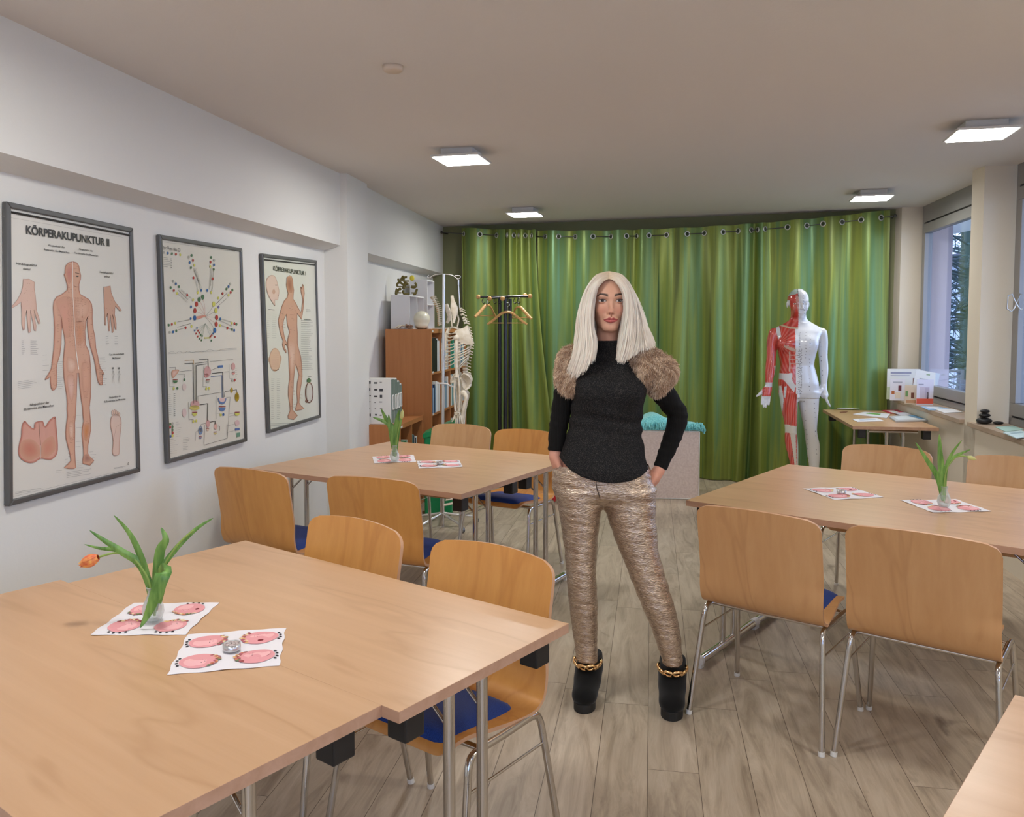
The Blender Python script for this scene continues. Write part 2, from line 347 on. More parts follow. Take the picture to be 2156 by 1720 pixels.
# ------------------------------------------------------------------ seminar tables
def table_parts(root, L=1.39, W=.62):
    """origin: near-left corner of the top on the floor; +x along the length, +y across"""
    MB().box((L/2, W/2, .7275), (L, W, .025), 0).build('tabletop', M_top, root, bevel=.0005)
    for c, d in (((L/2, 0, .7275), (L, .0006, .0244)), ((L/2, W, .7275), (L, .0006, .0244)), ((0, W/2, .7275), (.0006, W, .0244)), ((L, W/2, .7275), (.0006, W, .0244))): MB().box(c, d).build('edge_band', M_edge, root)
    for sx, x in ((0, .075), (1, L-.075)):
        s = 1 if sx == 0 else -1
        fo = MB(); fo.tube([(x, .0, .03), (x, W-.02, .03)], .02, 16); fo.build('foot_bar', M_chrome, root)
        for yy in (.0, W-.02):
            cp = MB(); cp.tube([(x, yy-.012, .03), (x, yy+.012, .03)], .0215, 16); cp.box((x, yy, .012), (.03, .03, .024)); cp.build('foot_cap', M_white, root)
        for y in (.235, .355):
            MB().tube([(x, y, .03), (x, y, .69)], .0138, 18).build('leg', M_chrome, root)
        MB().tube([(x, .13, .695), (x, W-.13, .695)], .0125, 14).build('top_bar', M_chrome, root)
        for y in (.235, .355): MB().tube([(x, y, .59), (x+s*.13, y, .70)], .005, 8).build('brace', M_chrome, root)
        for y in (.075, W-.075):
            k = MB(); k.box((x-s*.02, y, .68), (.055, .058, .072)); k.build('bracket', M_black, root, bevel=.004)
def table(pt, ang, label, group=None, L=1.39, W=.62):
    r = thing('seminar_table', label, 'table', (pt[0], pt[1], 0), math.radians(ang), group); table_parts(r, L, W); return r
def uv(a): a = math.radians(a); return np.array([math.cos(a), math.sin(a)]), np.array([-math.sin(a), math.cos(a)])
A1, B1 = uv(-37.0); P0 = np.array([-.963, 2.944])
table(P0-B1*.62, -37.0, 'beech seminar table of the front left pair, the one nearer the woman')
table(P0-B1*1.2405-A1*.05, -37.0, 'beech seminar table at the bottom left, closest to the viewer of the front left pair')
A2, B2 = uv(-30.2); Q0 = np.array([-1.435, 4.47])
table(Q0, -30.2, 'beech seminar table, front one of the middle pair, with two chair backs before it')
table(Q0+B2*.6205, -30.2, 'beech seminar table, rear one of the middle pair, carrying the tulip vase')
A3, B3 = uv(-38.8); R0 = np.array([.775, 3.637])
table(R0, -38.8, 'beech seminar table, front one of the right pair, behind the two large chair backs')
table(R0+B3*.6205, -38.8, 'beech seminar table, rear one of the right pair, towards the windows')
A4, B4 = uv(-41.0); T4 = np.array([1.055, 1.69])
table(T4-B4*.62, -41.0, 'corner of a beech seminar table cut off at the bottom right of the photo')
# leaflet table, short end towards the viewer
af = math.degrees(math.atan2(1.34, .26))
A5, B5 = uv(af)
table(np.array([2.65, 6.39])-B5*.62, af, 'beech table against the right windowsill, covered with leaflets and magazines', L=1.31)
# ------------------------------------------------------------------ chairs
def chair_parts(root, ply):
    prof = catmull([(.205, .425), (.19, .447), (.14, .452), (.04, .441), (-.07, .431), (-.13, .437), (-.172, .462), (-.196, .51), (-.208, .57), (-.222, .66), (-.238, .75), (-.252, .845)], 6)
    prof = [np.array(p) for p in prof]; n = len(prof); s = [0]
    for i in range(1, n): s.append(s[-1]+np.linalg.norm(prof[i]-prof[i-1]))
    S = s[-1]; G = []; nj = 21
    for i, p in enumerate(prof):
        d0, d1 = s[i], S-s[i]; hw = .2+.036*min(1, max(0, (d0-.1)/.25)); r = .045
        if d0 < r: hw -= r-math.sqrt(max(0, r*r-(r-d0)**2))
        if d1 < r: hw -= r-math.sqrt(max(0, r*r-(r-d1)**2))
        up = min(1, max(0, (s[i]-.38)/.15)); row = []
        for j in range(nj):
            t = -1+2*j/(nj-1); x = t*hw; y = p[0]+up*.03*(x/.23)**2; z = p[1]-(.017*(x/.23)**2)*min(1, max(0, (.12-d1)/.12))
            row.append((x, y, z))
        G.append(row)
    MB().sheet(G, .011, 0, 1).build('shell', [ply, M_plye], root)
    # blue pad lying on the seat
    pg = []; m = [p for p, q in zip(prof, s) if .02 < q < .34]; k = len(m)
    for i, p in enumerate(m):
        tt = i/(k-1); e = min(tt, 1-tt)*2; row = []
        for j in range(17):
            t = -1+2*j/16; hw = .175-.03*max(0, 1-min(tt, 1-tt)*9)**2; x = t*hw
            h = .006+.02*(1-abs(t)**6)*(1-(1-e)**8); row.append((x, p[0], p[1]+h))
        pg.append(row)
    MB().sheet(pg, .0).build('seat_pad', M_blue, root)
    for sx in (-1, 1):
        rail = catmull([(sx*.232, -.165, .36), (sx*.228, -.155, .40), (sx*.226, -.125, .42), (sx*.226, 0, .42), (sx*.226, .125, .42), (sx*.228, .155, .40), (sx*.232, .165, .36)], 5)
        MB().tube(rail, .0105, 12, cap=False).build('side_rail', M_chrome, root)
        for sy in (-1, 1):
            l = MB(); l.tube([(sx*.232, sy*.165, .36), (sx*.256, sy*.225, .012)], .0105, 12); l.tube([(sx*.2555, sy*.2245, .016), (sx*.2568, sy*.2265, 0)], .0122, 12, 1)
            l.build('leg', [M_chrome, M_white], root)
        MB().tube([(sx*.234, -.17, .33), (sx*.234, .17, .33)], .004, 8).build('side_bar', M_chrome, root)
    for y in (-.10, .10): MB().tube([(-.226, y, .418), (.226, y, .418)], .0085, 10).build('cross_bar', M_chrome, root)
def chair_at(root, mid_rear, facing, label, group=None):
    """mid_rear: plan point half way between the rear feet; facing: degrees of the front direction"""
    a = math.radians(facing); f = np.array([math.cos(a), math.sin(a)]); c = np.array(mid_rear)+f*.225
    rz = a-math.pi/2
    if root['label'] == '': root.location = (c[0], c[1], 0); root.rotation_euler.z = rz; root['label'] = label; return root
    return dup(root, (c[0], c[1], 0), rz, label)
CHR = thing('stacking_chair', 'x', 'chair', group='beech stacking chairs with blue seat pads'); CHR['label'] = ''; chair_parts(CHR, M_ply)
CHP = thing('stacking_chair', 'x', 'chair', group='beech stacking chairs with blue seat pads'); CHP['label'] = ''; chair_parts(CHP, M_plyL)
mid = lambda a, b: (np.array(a)+np.array(b))/2
CHM = thing('stacking_chair', 'x', 'chair', group='beech stacking chairs with blue seat pads'); CHM['label'] = ''; chair_parts(CHM, M_plyM)
chair_at(CHM, mid((.694, 3.151), (1.089, 2.825)), 51, 'beech chair seen from behind next to the woman\'s boot')
chair_at(CHM, mid((1.139, 2.835), (1.139+.395, 2.835-.326)), 52, 'beech chair seen from behind at the right edge, largest backrest in view')
chair_at(CHR, mid((-.265, 2.627), (.14, 2.32)), 233, 'honey-coloured chair facing the viewer across the front tables, next to woman')
chair_at(CHR, mid((-.334, 2.66), (-.745, 2.965)), 232.5, 'honey-coloured chair behind the front tables, left of the other one there')
chair_at(CHR, (-1.245, 3.88), 62, 'chair seen from behind beside the wall charts, leftmost of all chairs')
chair_at(CHR, (-.63, 3.66), 69, 'chair seen from behind at the middle tables, right one of two')
chair_at(CHP, (-.345, 5.62), 242, 'pale chair behind the middle tables, in front of the hanging skeleton')
chair_at(CHR, (.095, 5.33), 240, 'orange-toned chair behind the middle tables, beside the woman\'s elbow')
chair_at(CHP, (2.10, 4.60), 232, 'pale chair behind the right tables, in front of the leaflet table')
chair_at(CHP, (2.60, 4.20), 231, 'pale chair behind the right tables, cut off by the right edge of the photo')
# ------------------------------------------------------------------ bodies: distance fields turned into one continuous surface
class Field:
    def __init__(s, xs, ys, zs):
        s.ax = [np.asarray(a, np.float32) for a in (xs, ys, zs)]; s.D = np.full([len(a) for a in s.ax], .5, np.float32)
    def sub(s, lo, hi):
        sl = []
        for a, l, h in zip(s.ax, lo, hi):
            i = max(0, int(np.searchsorted(a, l))-1); j = min(len(a), int(np.searchsorted(a, h))+1); sl.append(slice(i, max(i, j)))
        X, Y, Z = np.meshgrid(*[a[q] for a, q in zip(s.ax, sl)], indexing='ij'); return tuple(sl), X, Y, Z
    def put(s, lo, hi, fn, k, op='add', pad=.03):
        m = k+pad; sl, X, Y, Z = s.sub([l-m for l in lo], [h+m for h in hi])
        if X.size == 0: return
        d = fn(X, Y, Z).astype(np.float32); A = s.D[sl]
        if op == 'add':
            if k > 0: h = np.clip(.5+.5*(A-d)/k, 0, 1); s.D[sl] = A*(1-h)+d*h-k*h*(1-h)
            else: s.D[sl] = np.minimum(A, d)
        else:
            d = -d
            if k > 0: h = np.clip(.5-.5*(A-d)/k, 0, 1); s.D[sl] = A*(1-h)+d*h+k*h*(1-h)
            else: s.D[sl] = np.maximum(A, d)
    def ell(s, c, r, k=.01, op='add', rot=None):
        r = r if hasattr(r, '__len__') else (r, r, r); R = max(r); c = [float(v) for v in c]
        def fn(X, Y, Z):
            x, y, z = X-c[0], Y-c[1], Z-c[2]
            if rot is not None:
                m = rot; x, y, z = m[0][0]*x+m[1][0]*y+m[2][0]*z, m[0][1]*x+m[1][1]*y+m[2][1]*z, m[0][2]*x+m[1][2]*y+m[2][2]*z
            k0 = np.sqrt((x/r[0])**2+(y/r[1])**2+(z/r[2])**2)+1e-6; k1 = np.sqrt((x/r[0]**2)**2+(y/r[1]**2)**2+(z/r[2]**2)**2)+1e-6
            return k0*(k0-1)/k1
        rr = (R, R, R) if rot is not None else r
        s.put([c[i]-rr[i] for i in range(3)], [c[i]+rr[i] for i in range(3)], fn, k, op)
    def cone(s, a, b, ra, rb, k=.01, op='add', sy=1.0):
        a = np.array(a, float); b = np.array(b, float); ab = b-a; L = float(ab@ab)+1e-9; m = max(ra, rb)
        def fn(X, Y, Z):
            t = np.clip(((X-a[0])*ab[0]+(Y-a[1])*ab[1]+(Z-a[2])*ab[2])/L, 0, 1)
            return np.sqrt((X-a[0]-ab[0]*t)**2+((Y-a[1]-ab[1]*t)/sy)**2+(Z-a[2]-ab[2]*t)**2)-(ra+(rb-ra)*t)
        s.put(np.minimum(a, b)-m*max(1, sy), np.maximum(a, b)+m*max(1, sy), fn, k, op)
    def chain(s, pts, rs, k=.01, op='add'):
        for i in range(len(pts)-1): s.cone(pts[i], pts[i+1], rs[i], rs[i+1], k, op)
    def loft(s, keys, k=.01, op='add', p=2.0):
        """keys: (z, cx, cy, rx, ry), interpolated smoothly over z"""
        K_ = sorted(keys); zz = np.array([q[0] for q in K_]); V = np.array([q[1:] for q in K_], float)
        zf = np.linspace(zz[0], zz[-1], 200); W = np.stack([np.interp(zf, zz, V[:, i]) for i in range(4)], 1)
        ker = np.hanning(15); ker /= ker.sum(); Wp = np.pad(W, ((7, 7), (0, 0)), 'edge'); W = np.stack([np.convolve(Wp[:, i], ker, 'valid') for i in range(4)], 1)
        def fn(X, Y, Z):
            cx, cy, rx, ry = [np.interp(Z, zf, W[:, i]) for i in range(4)]
            q = (np.abs((X-cx)/rx)**p+np.abs((Y-cy)/ry)**p)**(1/p); d = (q-1)*np.minimum(rx, ry)
            return np.maximum(d, np.maximum(zz[0]-Z, Z-zz[-1]))
        lo = [(W[:, 0]-W[:, 2]).min(), (W[:, 1]-W[:, 3]).min(), zz[0]]; hi = [(W[:, 0]+W[:, 2]).max(), (W[:, 1]+W[:, 3]).max(), zz[-1]]
        s.put(lo, hi, fn, k, op)
    def mesh(s, name, mats, colfn=None, parent=None, smooth=1):
        D = s.D; nx, ny, nz = D.shape; ax = s.ax; inside = D < 0
        c = np.zeros((nx-1, ny-1, nz-1), np.uint8)
        for i in (0, 1):
            for j in (0, 1):
                for k in (0, 1): c += inside[i:nx-1+i, j:ny-1+j, k:nz-1+k]
        act = (c > 0) & (c < 8); idx = -np.ones(act.shape, np.int64); I = np.argwhere(act); idx[act] = np.arange(len(I))
        P = np.zeros((len(I), 3)); N = np.zeros(len(I))
        g = lambda a, ijk: ax[a][ijk]
        for a in range(3):
            b, c2 = [q for q in range(3) if q != a]
            for u in (0, 1):
                for v in (0, 1):
                    p0 = I.copy(); p0[:, b] += u; p0[:, c2] += v; p1 = p0.copy(); p1[:, a] += 1
                    d0 = D[tuple(p0.T)]; d1 = D[tuple(p1.T)]; m = (d0 < 0) != (d1 < 0); t = np.where(m, d0/(d0-d1+1e-12), 0)
                    q = np.stack([ax[w][p0[:, w]] for w in range(3)], 1).astype(float); q[:, a] += t*(ax[a][p1[:, a]]-ax[a][p0[:, a]])
                    P[m] += q[m]; N[m] += 1
        P /= N[:, None]; F_ = []
        for a in range(3):
            b, c2 = (a+1) % 3, (a+2) % 3
            sl0 = [slice(None)]*3; sl1 = [slice(None)]*3; sl0[a] = slice(0, -1); sl1[a] = slice(1, None)
            A_, B_ = inside[tuple(sl0)], inside[tuple(sl1)]; E_ = np.argwhere(A_ != B_)
            ok = (E_[:, b] > 0) & (E_[:, c2] > 0) & (E_[:, b] < D.shape[b]-1) & (E_[:, c2] < D.shape[c2]-1); E_ = E_[ok]
            def cell(db, dc): q = E_.copy(); q[:, b] -= db; q[:, c2] -= dc; return idx[tuple(q.T)]
            q = np.stack([cell(1, 1), cell(0, 1), cell(0, 0), cell(1, 0)], 1)
            fl = ~A_[tuple(E_.T)]; q[fl] = q[fl][:, ::-1]; F_.append(q)
        F_ = np.concatenate(F_); F_ = F_[(F_ >= 0).all(1)]
        for _ in range(smooth):
            S_ = np.zeros_like(P); n_ = np.zeros(len(P))
            for q in range(4):
                a_, b_ = F_[:, q], F_[:, (q+1) % 4]; np.add.at(S_, a_, P[b_]); np.add.at(n_, a_, 1); np.add.at(S_, b_, P[a_]); np.add.at(n_, b_, 1)
            P = P*.5+.5*S_/np.maximum(n_, 1)[:, None]
        me = bpy.data.meshes.new(name); me.vertices.add(len(P)); me.vertices.foreach_set('co', P.astype('f').ravel())
        me.loops.add(F_.size); me.loops.foreach_set('vertex_index', F_.astype('i').ravel()); me.polygons.add(len(F_))
        me.polygons.foreach_set('loop_start', np.arange(0, F_.size, 4, dtype='i')); me.polygons.foreach_set('loop_total', np.full(len(F_), 4, 'i'))
        me.polygons.foreach_set('use_smooth', np.ones(len(F_), bool)); me.update(calc_edges=True); me.validate()
        for m in (mats if isinstance(mats, (list, tuple)) else [mats]): me.materials.append(m)
        if colfn is not None:
            cc = colfn(P); a = me.color_attributes.new('Col', 'FLOAT_COLOR', 'POINT'); a.data.foreach_set('color', np.concatenate([cc, np.ones((len(P), 1))], 1).astype('f').ravel())
        o = bpy.data.objects.new(name, me); COL.objects.link(o)
        if parent: o.parent = parent
        return o
def lin(*c): return np.array(srgb(*c)[:3])
def axis_(parts):
    out = []
    for a, b, st in parts: out += list(np.arange(a, b, st))
    return np.array(out)
def blend(col, w, c): return col*(1-w[:, None])+c*w[:, None]
def sstep(e0, e1, x): t = np.clip((x-e0)/(e1-e0), 0, 1); return t*t*(3-2*t)
def inpoly(px, py, poly):
    r = np.zeros(len(px), bool); n = len(poly)
    for i in range(n):
        x0, y0 = poly[i]; x1, y1 = poly[(i+1) % n]; c = ((y0 > py) != (y1 > py))
        with np.errstate(divide='ignore', invalid='ignore'): r ^= c & (px < (x1-x0)*(py-y0)/(y1-y0+1e-12)+x0)
    return r
# ------------------------------------------------------------------ the woman
WY = 3.22
def W3(px, py, dy=0.0): return aty(px, py, WY+dy)
def keyrow(py, xl, xr, dy, ry):
    a = aty(xl, py, WY+dy); b = aty(xr, py, WY+dy); return (a[2], (a[0]+b[0])/2, WY+dy, (b[0]-a[0])/2, ry)
M_skin = attr_mat('skin', .5, spec=.4, Subsurface_Weight=.06, Subsurface_Scale=.01)
bs(M_skin).inputs['Subsurface Radius'].default_value = (1, .35, .2)
HC = W3(1281.5, 635, -.005)                   # head: between the eyes, inside
hx, hy, hz = HC
woman = thing('person', 'woman with long platinum hair in black sweater and metallic gold trousers', 'person', (hx, WY, 0))
def HP(x, y, z): return (hx+x/1000, hy+y/1000, hz+z/1000)
def head_body():
    f = Field(axis_([(hx-.30, hx-.095, .006), (hx-.095, hx+.095, .0017), (hx+.095, hx+.32, .006)]),
              axis_([(hy-.14, hy-.05, .0018), (hy-.05, hy+.14, .005)]),
              axis_([(hz-.78, hz-.17, .007), (hz-.17, hz-.13, .003), (hz-.13, hz+.05, .0017), (hz+.05, hz+.125, .004)]))
    E = lambda c, r, k=10, op='add': f.ell(HP(*c), [q/1000 for q in r], k/1000, op)
    Cn = lambda a, b, ra, rb, k=10, op='add': f.cone(HP(*a), HP(*b), ra/1000, rb/1000, k/1000, op)
    E((0, 12, 27), (72, 90, 84)); E((0, -22, 20), (63, 62, 62), 20)         # skull, forehead
    E((0, -22, -32), (54, 58, 62), 20)                                       # mid face
    E((0, -30, -76), (39, 46, 36), 24)                                       # jaw
    E((0, -60, -101), (17, 15, 14), 18)                                      # chin
    for s in (-1, 1):
        E((s*33, -50, -32), (21, 22, 22), 22)                                # cheekbone
        Cn((s*49, 5, -45), (s*16, -50, -100), 13, 10, 20)                     # jaw line
        E((s*69, 12, -8), (7, 15, 26), 6)                                    # ear
        Cn((s*8, -77, 16), (s*38, -68, 18), 6.5, 6, 14)                      # brow
    for s in (-1, 1): E((s*33, -86, 0), (19, 13, 11), 9, 'cut')             # sockets
    Cn((0, -77, 4), (0, -94, -36), 6, 7.5, 9)                                # nose
    E((0, -97, -39), (8.5, 8, 7.5), 7)
    for s in (-1, 1): E((s*10.5, -87, -42), (6.5, 9, 6.5), 5)
    for s in (-1, 1): E((s*6, -93, -48.5), (3.4, 5, 2.6), 2, 'cut')
    for s in (-1, 1): E((s*33, -66, 0), (13.5, 14.5, 12.5), 1.5)            # eyeballs
    for s in (-1, 1):                                                        # lids
        pu = [(s*(33+14.5*math.cos(a)), -76-4*math.sin(a)+abs(math.cos(a))*4.5, 0+6.2*math.sin(a)) for a in np.linspace(.05, math.pi-.05, 9)]
        pl = [(s*(33+14.5*math.cos(a)), -76-2.2*math.sin(a)+abs(math.cos(a))*4.5, 0-4.8*math.sin(a)) for a in np.linspace(.05, math.pi-.05, 9)]
        for i in range(8): Cn(pu[i], pu[i+1], 2.5, 2.5, 3); Cn(pl[i], pl[i+1], 2.0, 2.0, 3)
    E((0, -77, -60), (22, 12, 12), 12)                                       # around the mouth
    pu = [(-28, -75, -68.8), (-15, -84, -66.3), (-5, -88.5, -64.5), (0, -88, -65.5), (5, -88.5, -64.5), (15, -84, -66.3), (28, -75, -68.8)]
    for i in range(6): Cn(pu[i], pu[i+1], (2, 3.6, 4.2, 4, 4.2, 3.6, 2)[i], (2, 3.6, 4.2, 4, 4.2, 3.6, 2)[i+1], 2.5)
    pl = [(-25, -76, -71), (-12, -85, -75.2), (0, -87.5, -76.5), (12, -85, -75.2), (25, -76, -71)]
    for i in range(4): Cn(pl[i], pl[i+1], (2, 4.6, 5.6, 4.6, 2)[i], (2, 4.6, 5.6, 4.6, 2)[i+1], 2.5)
    ml = [(-29, -78, -69), (-13, -90, -70), (0, -94, -70.6), (13, -90, -70), (29, -78, -69)]
    for i in range(4): Cn(ml[i], ml[i+1], 1.1, 1.1, 1.5, 'cut')
    E((0, -84, -57), (2.6, 4, 6), 4, 'cut')
    Cn((0, 8, -70), (0, 22, -180), 44, 46, 22)                               # neck
    # body under the clothes, wrists and hands
    f.loft([keyrow(735, 1240, 1322, .02, .045), keyrow(765, 1212, 1352, .02, .07), keyrow(800, 1213, 1350, 0, .09), keyrow(860, 1212, 1345, 0, .085), keyrow(920, 1200, 1345, 0, .08), keyrow(985, 1185, 1358, 0, .09), keyrow(1020, 1175, 1366, 0, .09)], .02)
    def arm(pts, rs): f.chain([W3(*p) for p in pts], rs, .012)
    arm([(1205, 762, .02), (1186, 860, .03), (1172, 945, .0), (1168, 962, -.005)], [.040, .027, .019, .022])
    arm([(1358, 762, .02), (1424, 876, .05), (1388, 990, .01), (1379, 1002, 0)], [.040, .026, .019, .022])
    # hands: palm, thumb and four fingers sliding into the pockets
    for (wx, wy, tx, ty, s) in ((1169, 953, 1181, 1004, -1), (1386, 990, 1358, 1034, 1)):
        a = W3(wx, wy, 0); b = W3(tx, ty, .0); ax_ = (b-a)/np.linalg.norm(b-a); sd = np.array([0, -1, 0.])
        m_ = a+ax_*.04; f.cone(a, m_, .021, .024, .012); f.cone(m_, a+ax_*.075, .024, .022, .01)
        for i, (o, L_) in enumerate(((-.022, .055), (-.007, .064), (.008, .060), (.022, .05))):
            p0 = a+ax_*.075+sd*o; p1 = p0+ax_*L_*.55+np.array([-s*.006, 0, 0]); p2 = p1+ax_*L_*.45+np.array([-s*.012, 0, 0])
            f.chain([p0, p1, p2], [.0095, .0085, .007], .004)
        t0 = a+ax_*.03+sd*.02; t1 = t0+ax_*.038+sd*.018+np.array([-s*.006, 0, 0]); t2 = t1+ax_*.03+sd*.006
        f.chain([t0, t1, t2], [.012, .0105, .008], .006)
    def col(P):
        x = (P[:, 0]-hx)*1000; y = (P[:, 1]-hy)*1000; z = (P[:, 2]-hz)*1000
        c = np.tile(lin(224, 172, 144), (len(P), 1)); ax_ = np.abs(x); fr = y < -40
        g = lambda cx, cz, rx, rz: np.exp(-(((ax_-cx)/rx)**2+((z-cz)/rz)**2))*fr
        c = blend(c, .45*g(36, -34, 20, 18), lin(206, 122, 100)); c = blend(c, .3*g(0, -42, 12, 12), lin(205, 125, 104)); c = blend(c, .35*g(0, 55, 45, 20), lin(226, 172, 142))
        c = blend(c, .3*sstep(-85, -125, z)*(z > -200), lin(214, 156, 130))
        dx = x-np.sign(x)*33; ey = (np.abs(dx) < 14.5) & (np.abs(z) < 12) & (y < -70)
        c = blend(c, .6*np.exp(-((dx/17)**2+((z-7)/7)**2))*fr, lin(128, 78, 64)); c = blend(c, .35*np.exp(-((dx/17)**2+((z+8)/5)**2))*fr, lin(170, 112, 92))       # shadowed lid make-up
        up = 6.2*np.sqrt(np.clip(1-(dx/14.8)**2, 0, 1)); lo = -3.9*np.sqrt(np.clip(1-(dx/14.8)**2, 0, 1))
        op = (z < up-.8) & (z > lo+.6) & fr & (np.abs(dx) < 14)
        c = blend(c, op*1.0, lin(214, 204, 198)); r = np.sqrt(dx**2+(z-1)**2)
        c = blend(c, (op & (r < 6.6))*1.0, lin(46, 42, 36)); c = blend(c, (op & (r < 2.5))*1.0, lin(12, 10, 10)); c = blend(c, (op & (np.hypot(dx-1.6, z-2.6) < 1.1))*1.0, lin(240, 240, 240))
        ll = np.exp(-((z-up-.2)/1.9)**2)*(np.abs(dx) < 16.5)*fr; c = blend(c, np.clip(ll*1.1, 0, 1), lin(30, 20, 18))
        l2 = np.exp(-((z-lo)/1.0)**2)*(np.abs(dx) < 15)*fr; c = blend(c, .8*l2, lin(50, 30, 26))
        # brows: thick inside, arched, thinning outwards
        t = (ax_-10)/42; bz = 19.5+6.5*np.sin(np.clip(t, 0, 1)*2.3)-3*np.clip(t-.75, 0, 1)*8; th = 5.4*(1-.6*np.clip(t, 0, 1))
        br = np.clip(1.6-np.abs(z-bz)/th*1.2, 0, 1)*sstep(-.02, .14, t)*(t < 1)*fr; c = blend(c, br*.97, lin(38, 24, 18))
        # lips
        lu = -70+7.6*np.exp(-((ax_-6)/12)**2)*(ax_ < 29)-1.5*np.exp(-(ax_/2.5)**2)+.04*ax_; ld = -70-12*np.sqrt(np.clip(1-(ax_/27)**2, 0, 1))+.04*ax_
        lp = (z < lu) & (z > ld) & (ax_ < 28) & fr; c = blend(c, lp*.95, lin(182, 84, 84)); c = blend(c, lp*np.exp(-((z+75)/2.2)**2)*.35, lin(214, 120, 118))
        c = blend(c, np.exp(-((z+70.2-.04*ax_)/1.0)**2)*(ax_ < 29)*fr*.8, lin(96, 30, 34))
        c = blend(c, np.exp(-((np.hypot(ax_-6, z+49))/2.6)**2)*fr*.8, lin(90, 48, 38))
        sc = (z > 84-.004*x*x) & (y < 60) | (y > 20) & (z > -60); c = blend(c, sc*1.0, lin(216, 190, 168))
        hn = z < -250; c = blend(c, hn*.5, lin(212, 140, 120))
        return c
    return f.mesh('body', M_skin, col, woman, 1)
body = head_body()
M_knit = mat('black_lurex_knit', (.012, .012, .013, 1), .8, 0, .12)
def knit():
    m = M_knit; mp = coords(m, (260, 260, 700)); v = nd(m, 'ShaderNodeTexNoise', Scale=1, Detail=3); lk(m, mp, 0, v, 'Vector')
    r = ramp(m, [(.5, (.012, .012, .013, 1)), (.78, (.10, .09, .08, 1))]); lk(m, v, 'Fac', r, 'Fac'); lk(m, r, 'Color', bs(m), 'Base Color')
    bp = nd(m, 'ShaderNodeBump', Strength=.6, Distance=.0015); lk(m, v, 'Fac', bp, 'Height'); lk(m, bp, 'Normal', bs(m), 'Normal')
knit()
def rib_mat():
    m = mat('ribbed_black_knit', (.01, .01, .011, 1), .8, 0, .12); mp = coords(m, (1, 1, 1)); w = nd(m, 'ShaderNodeTexWave', Scale=95, Distortion=.3, Detail=1); lk(m, mp, 0, w, 'Vector')
    bp = nd(m, 'ShaderNodeBump', Strength=.7, Distance=.002); lk(m, w, 'Fac', bp, 'Height'); lk(m, bp, 'Normal', bs(m), 'Normal'); r = ramp(m, [(.2, (.004, .004, .004, 1)), (.9, (.02, .019, .018, 1))]); lk(m, w, 'Fac', r, 'Fac'); lk(m, r, 'Color', bs(m), 'Base Color'); return m
def wrinkle(f, amp, fx, fy, fz, ph=0):
    X, Y, Z = np.meshgrid(*f.ax, indexing='ij'); f.D += (amp*np.sin(X*fx+Y*fy+Z*fz+1.7*np.sin(X*fx*.43+Z*fz*.31+ph)+ph)).astype(np.float32)
def sweater():
    f = Field(np.arange(hx-.25, hx+.26, .004), np.arange(WY-.17, WY+.2, .0045), np.arange(hz-.74, hz-.135, .004))
    f.loft([keyrow(717, 1255, 1309, .012, .050), keyrow(738, 1250, 1315, .012, .056), keyrow(752, 1228, 1338, .015, .072), keyrow(770, 1208, 1356, .01, .088), keyrow(800, 1205, 1359, -.004, .108),
            keyrow(830, 1204, 1359, -.010, .122), keyrow(862, 1203, 1354, -.004, .110), keyrow(889, 1199, 1350, 0, .098), keyrow(925, 1192, 1352, -.002, .104), keyrow(957, 1175, 1358, -.004, .128), keyrow(990, 1170, 1367, -.004, .138), keyrow(1016, 1168, 1372, -.004, .14)], .01, p=2.2)
    for s, px in ((-1, 1247), (1, 1318)): f.ell(W3(px, 822, -.085), (.052, .045, .052), .05)
    wrinkle(f, .0022, 9, 6, 85)
    # hem: curved, lowest at the front middle
    X, Y, Z = np.meshgrid(*f.ax, indexing='ij'); zb = W3(1280, 1008, 0)[2]; zs = W3(1280, 985, 0)[2]
    hp = [W3(a, b, -.05) for a, b in ((1168, 952), (1180, 966), (1195, 982), (1220, 997), (1255, 1006), (1286, 1009), (1320, 1006), (1345, 998), (1368, 986), (1376, 978))]
    hem = np.interp(X, [q[0] for q in hp], [q[2] for q in hp])+np.clip(Y-WY, 0, .2)*.12; f.D = np.maximum(f.D, (hem-Z)).astype(np.float32)
    o = f.mesh('sweater', M_knit, None, woman, 1); return o
sweater()
M_rib = rib_mat()
def sleeve(pts, rs, nm='sleeve'):
    P = np.array([W3(*p) for p in pts]); lo = P.min(0)-.08; hi = P.max(0)+.08
    f = Field(np.arange(lo[0], hi[0], .004), np.arange(lo[1], hi[1], .004), np.arange(lo[2], hi[2], .004)); Q = catmull([list(a)+[b] for a, b in zip(P, rs)], 5)
    for a_, b_ in zip(Q[:-1], Q[1:]): f.cone(a_[:3], b_[:3], a_[3], b_[3], .004)
    wrinkle(f, .0014, 25, 10, 150, pts[0][0])
    # cut the cuff square
    d = P[-1]-P[-2]; d /= np.linalg.norm(d); X, Y, Z = np.meshgrid(*f.ax, indexing='ij')
    e = (X-P[-1][0])*d[0]+(Y-P[-1][1])*d[1]+(Z-P[-1][2])*d[2]; f.D = np.maximum(f.D, e.astype(np.float32)); return f.mesh(nm, M_rib, None, woman, 1)
sleeve([(1208, 765, .015), (1193, 815, .02), (1184, 855, .03), (1175, 905, .015), (1170, 950, 0)], [.058, .046, .040, .035, .030])
sleeve([(1352, 765, .015), (1385, 812, .03), (1412, 850, .045), (1427, 878, .05), (1412, 930, .03), (1389, 985, .01)], [.058, .048, .042, .039, .034, .026])
M_gold = mat('crinkled_gold_lame', srgb(190, 172, 150), .27, .85, .5)
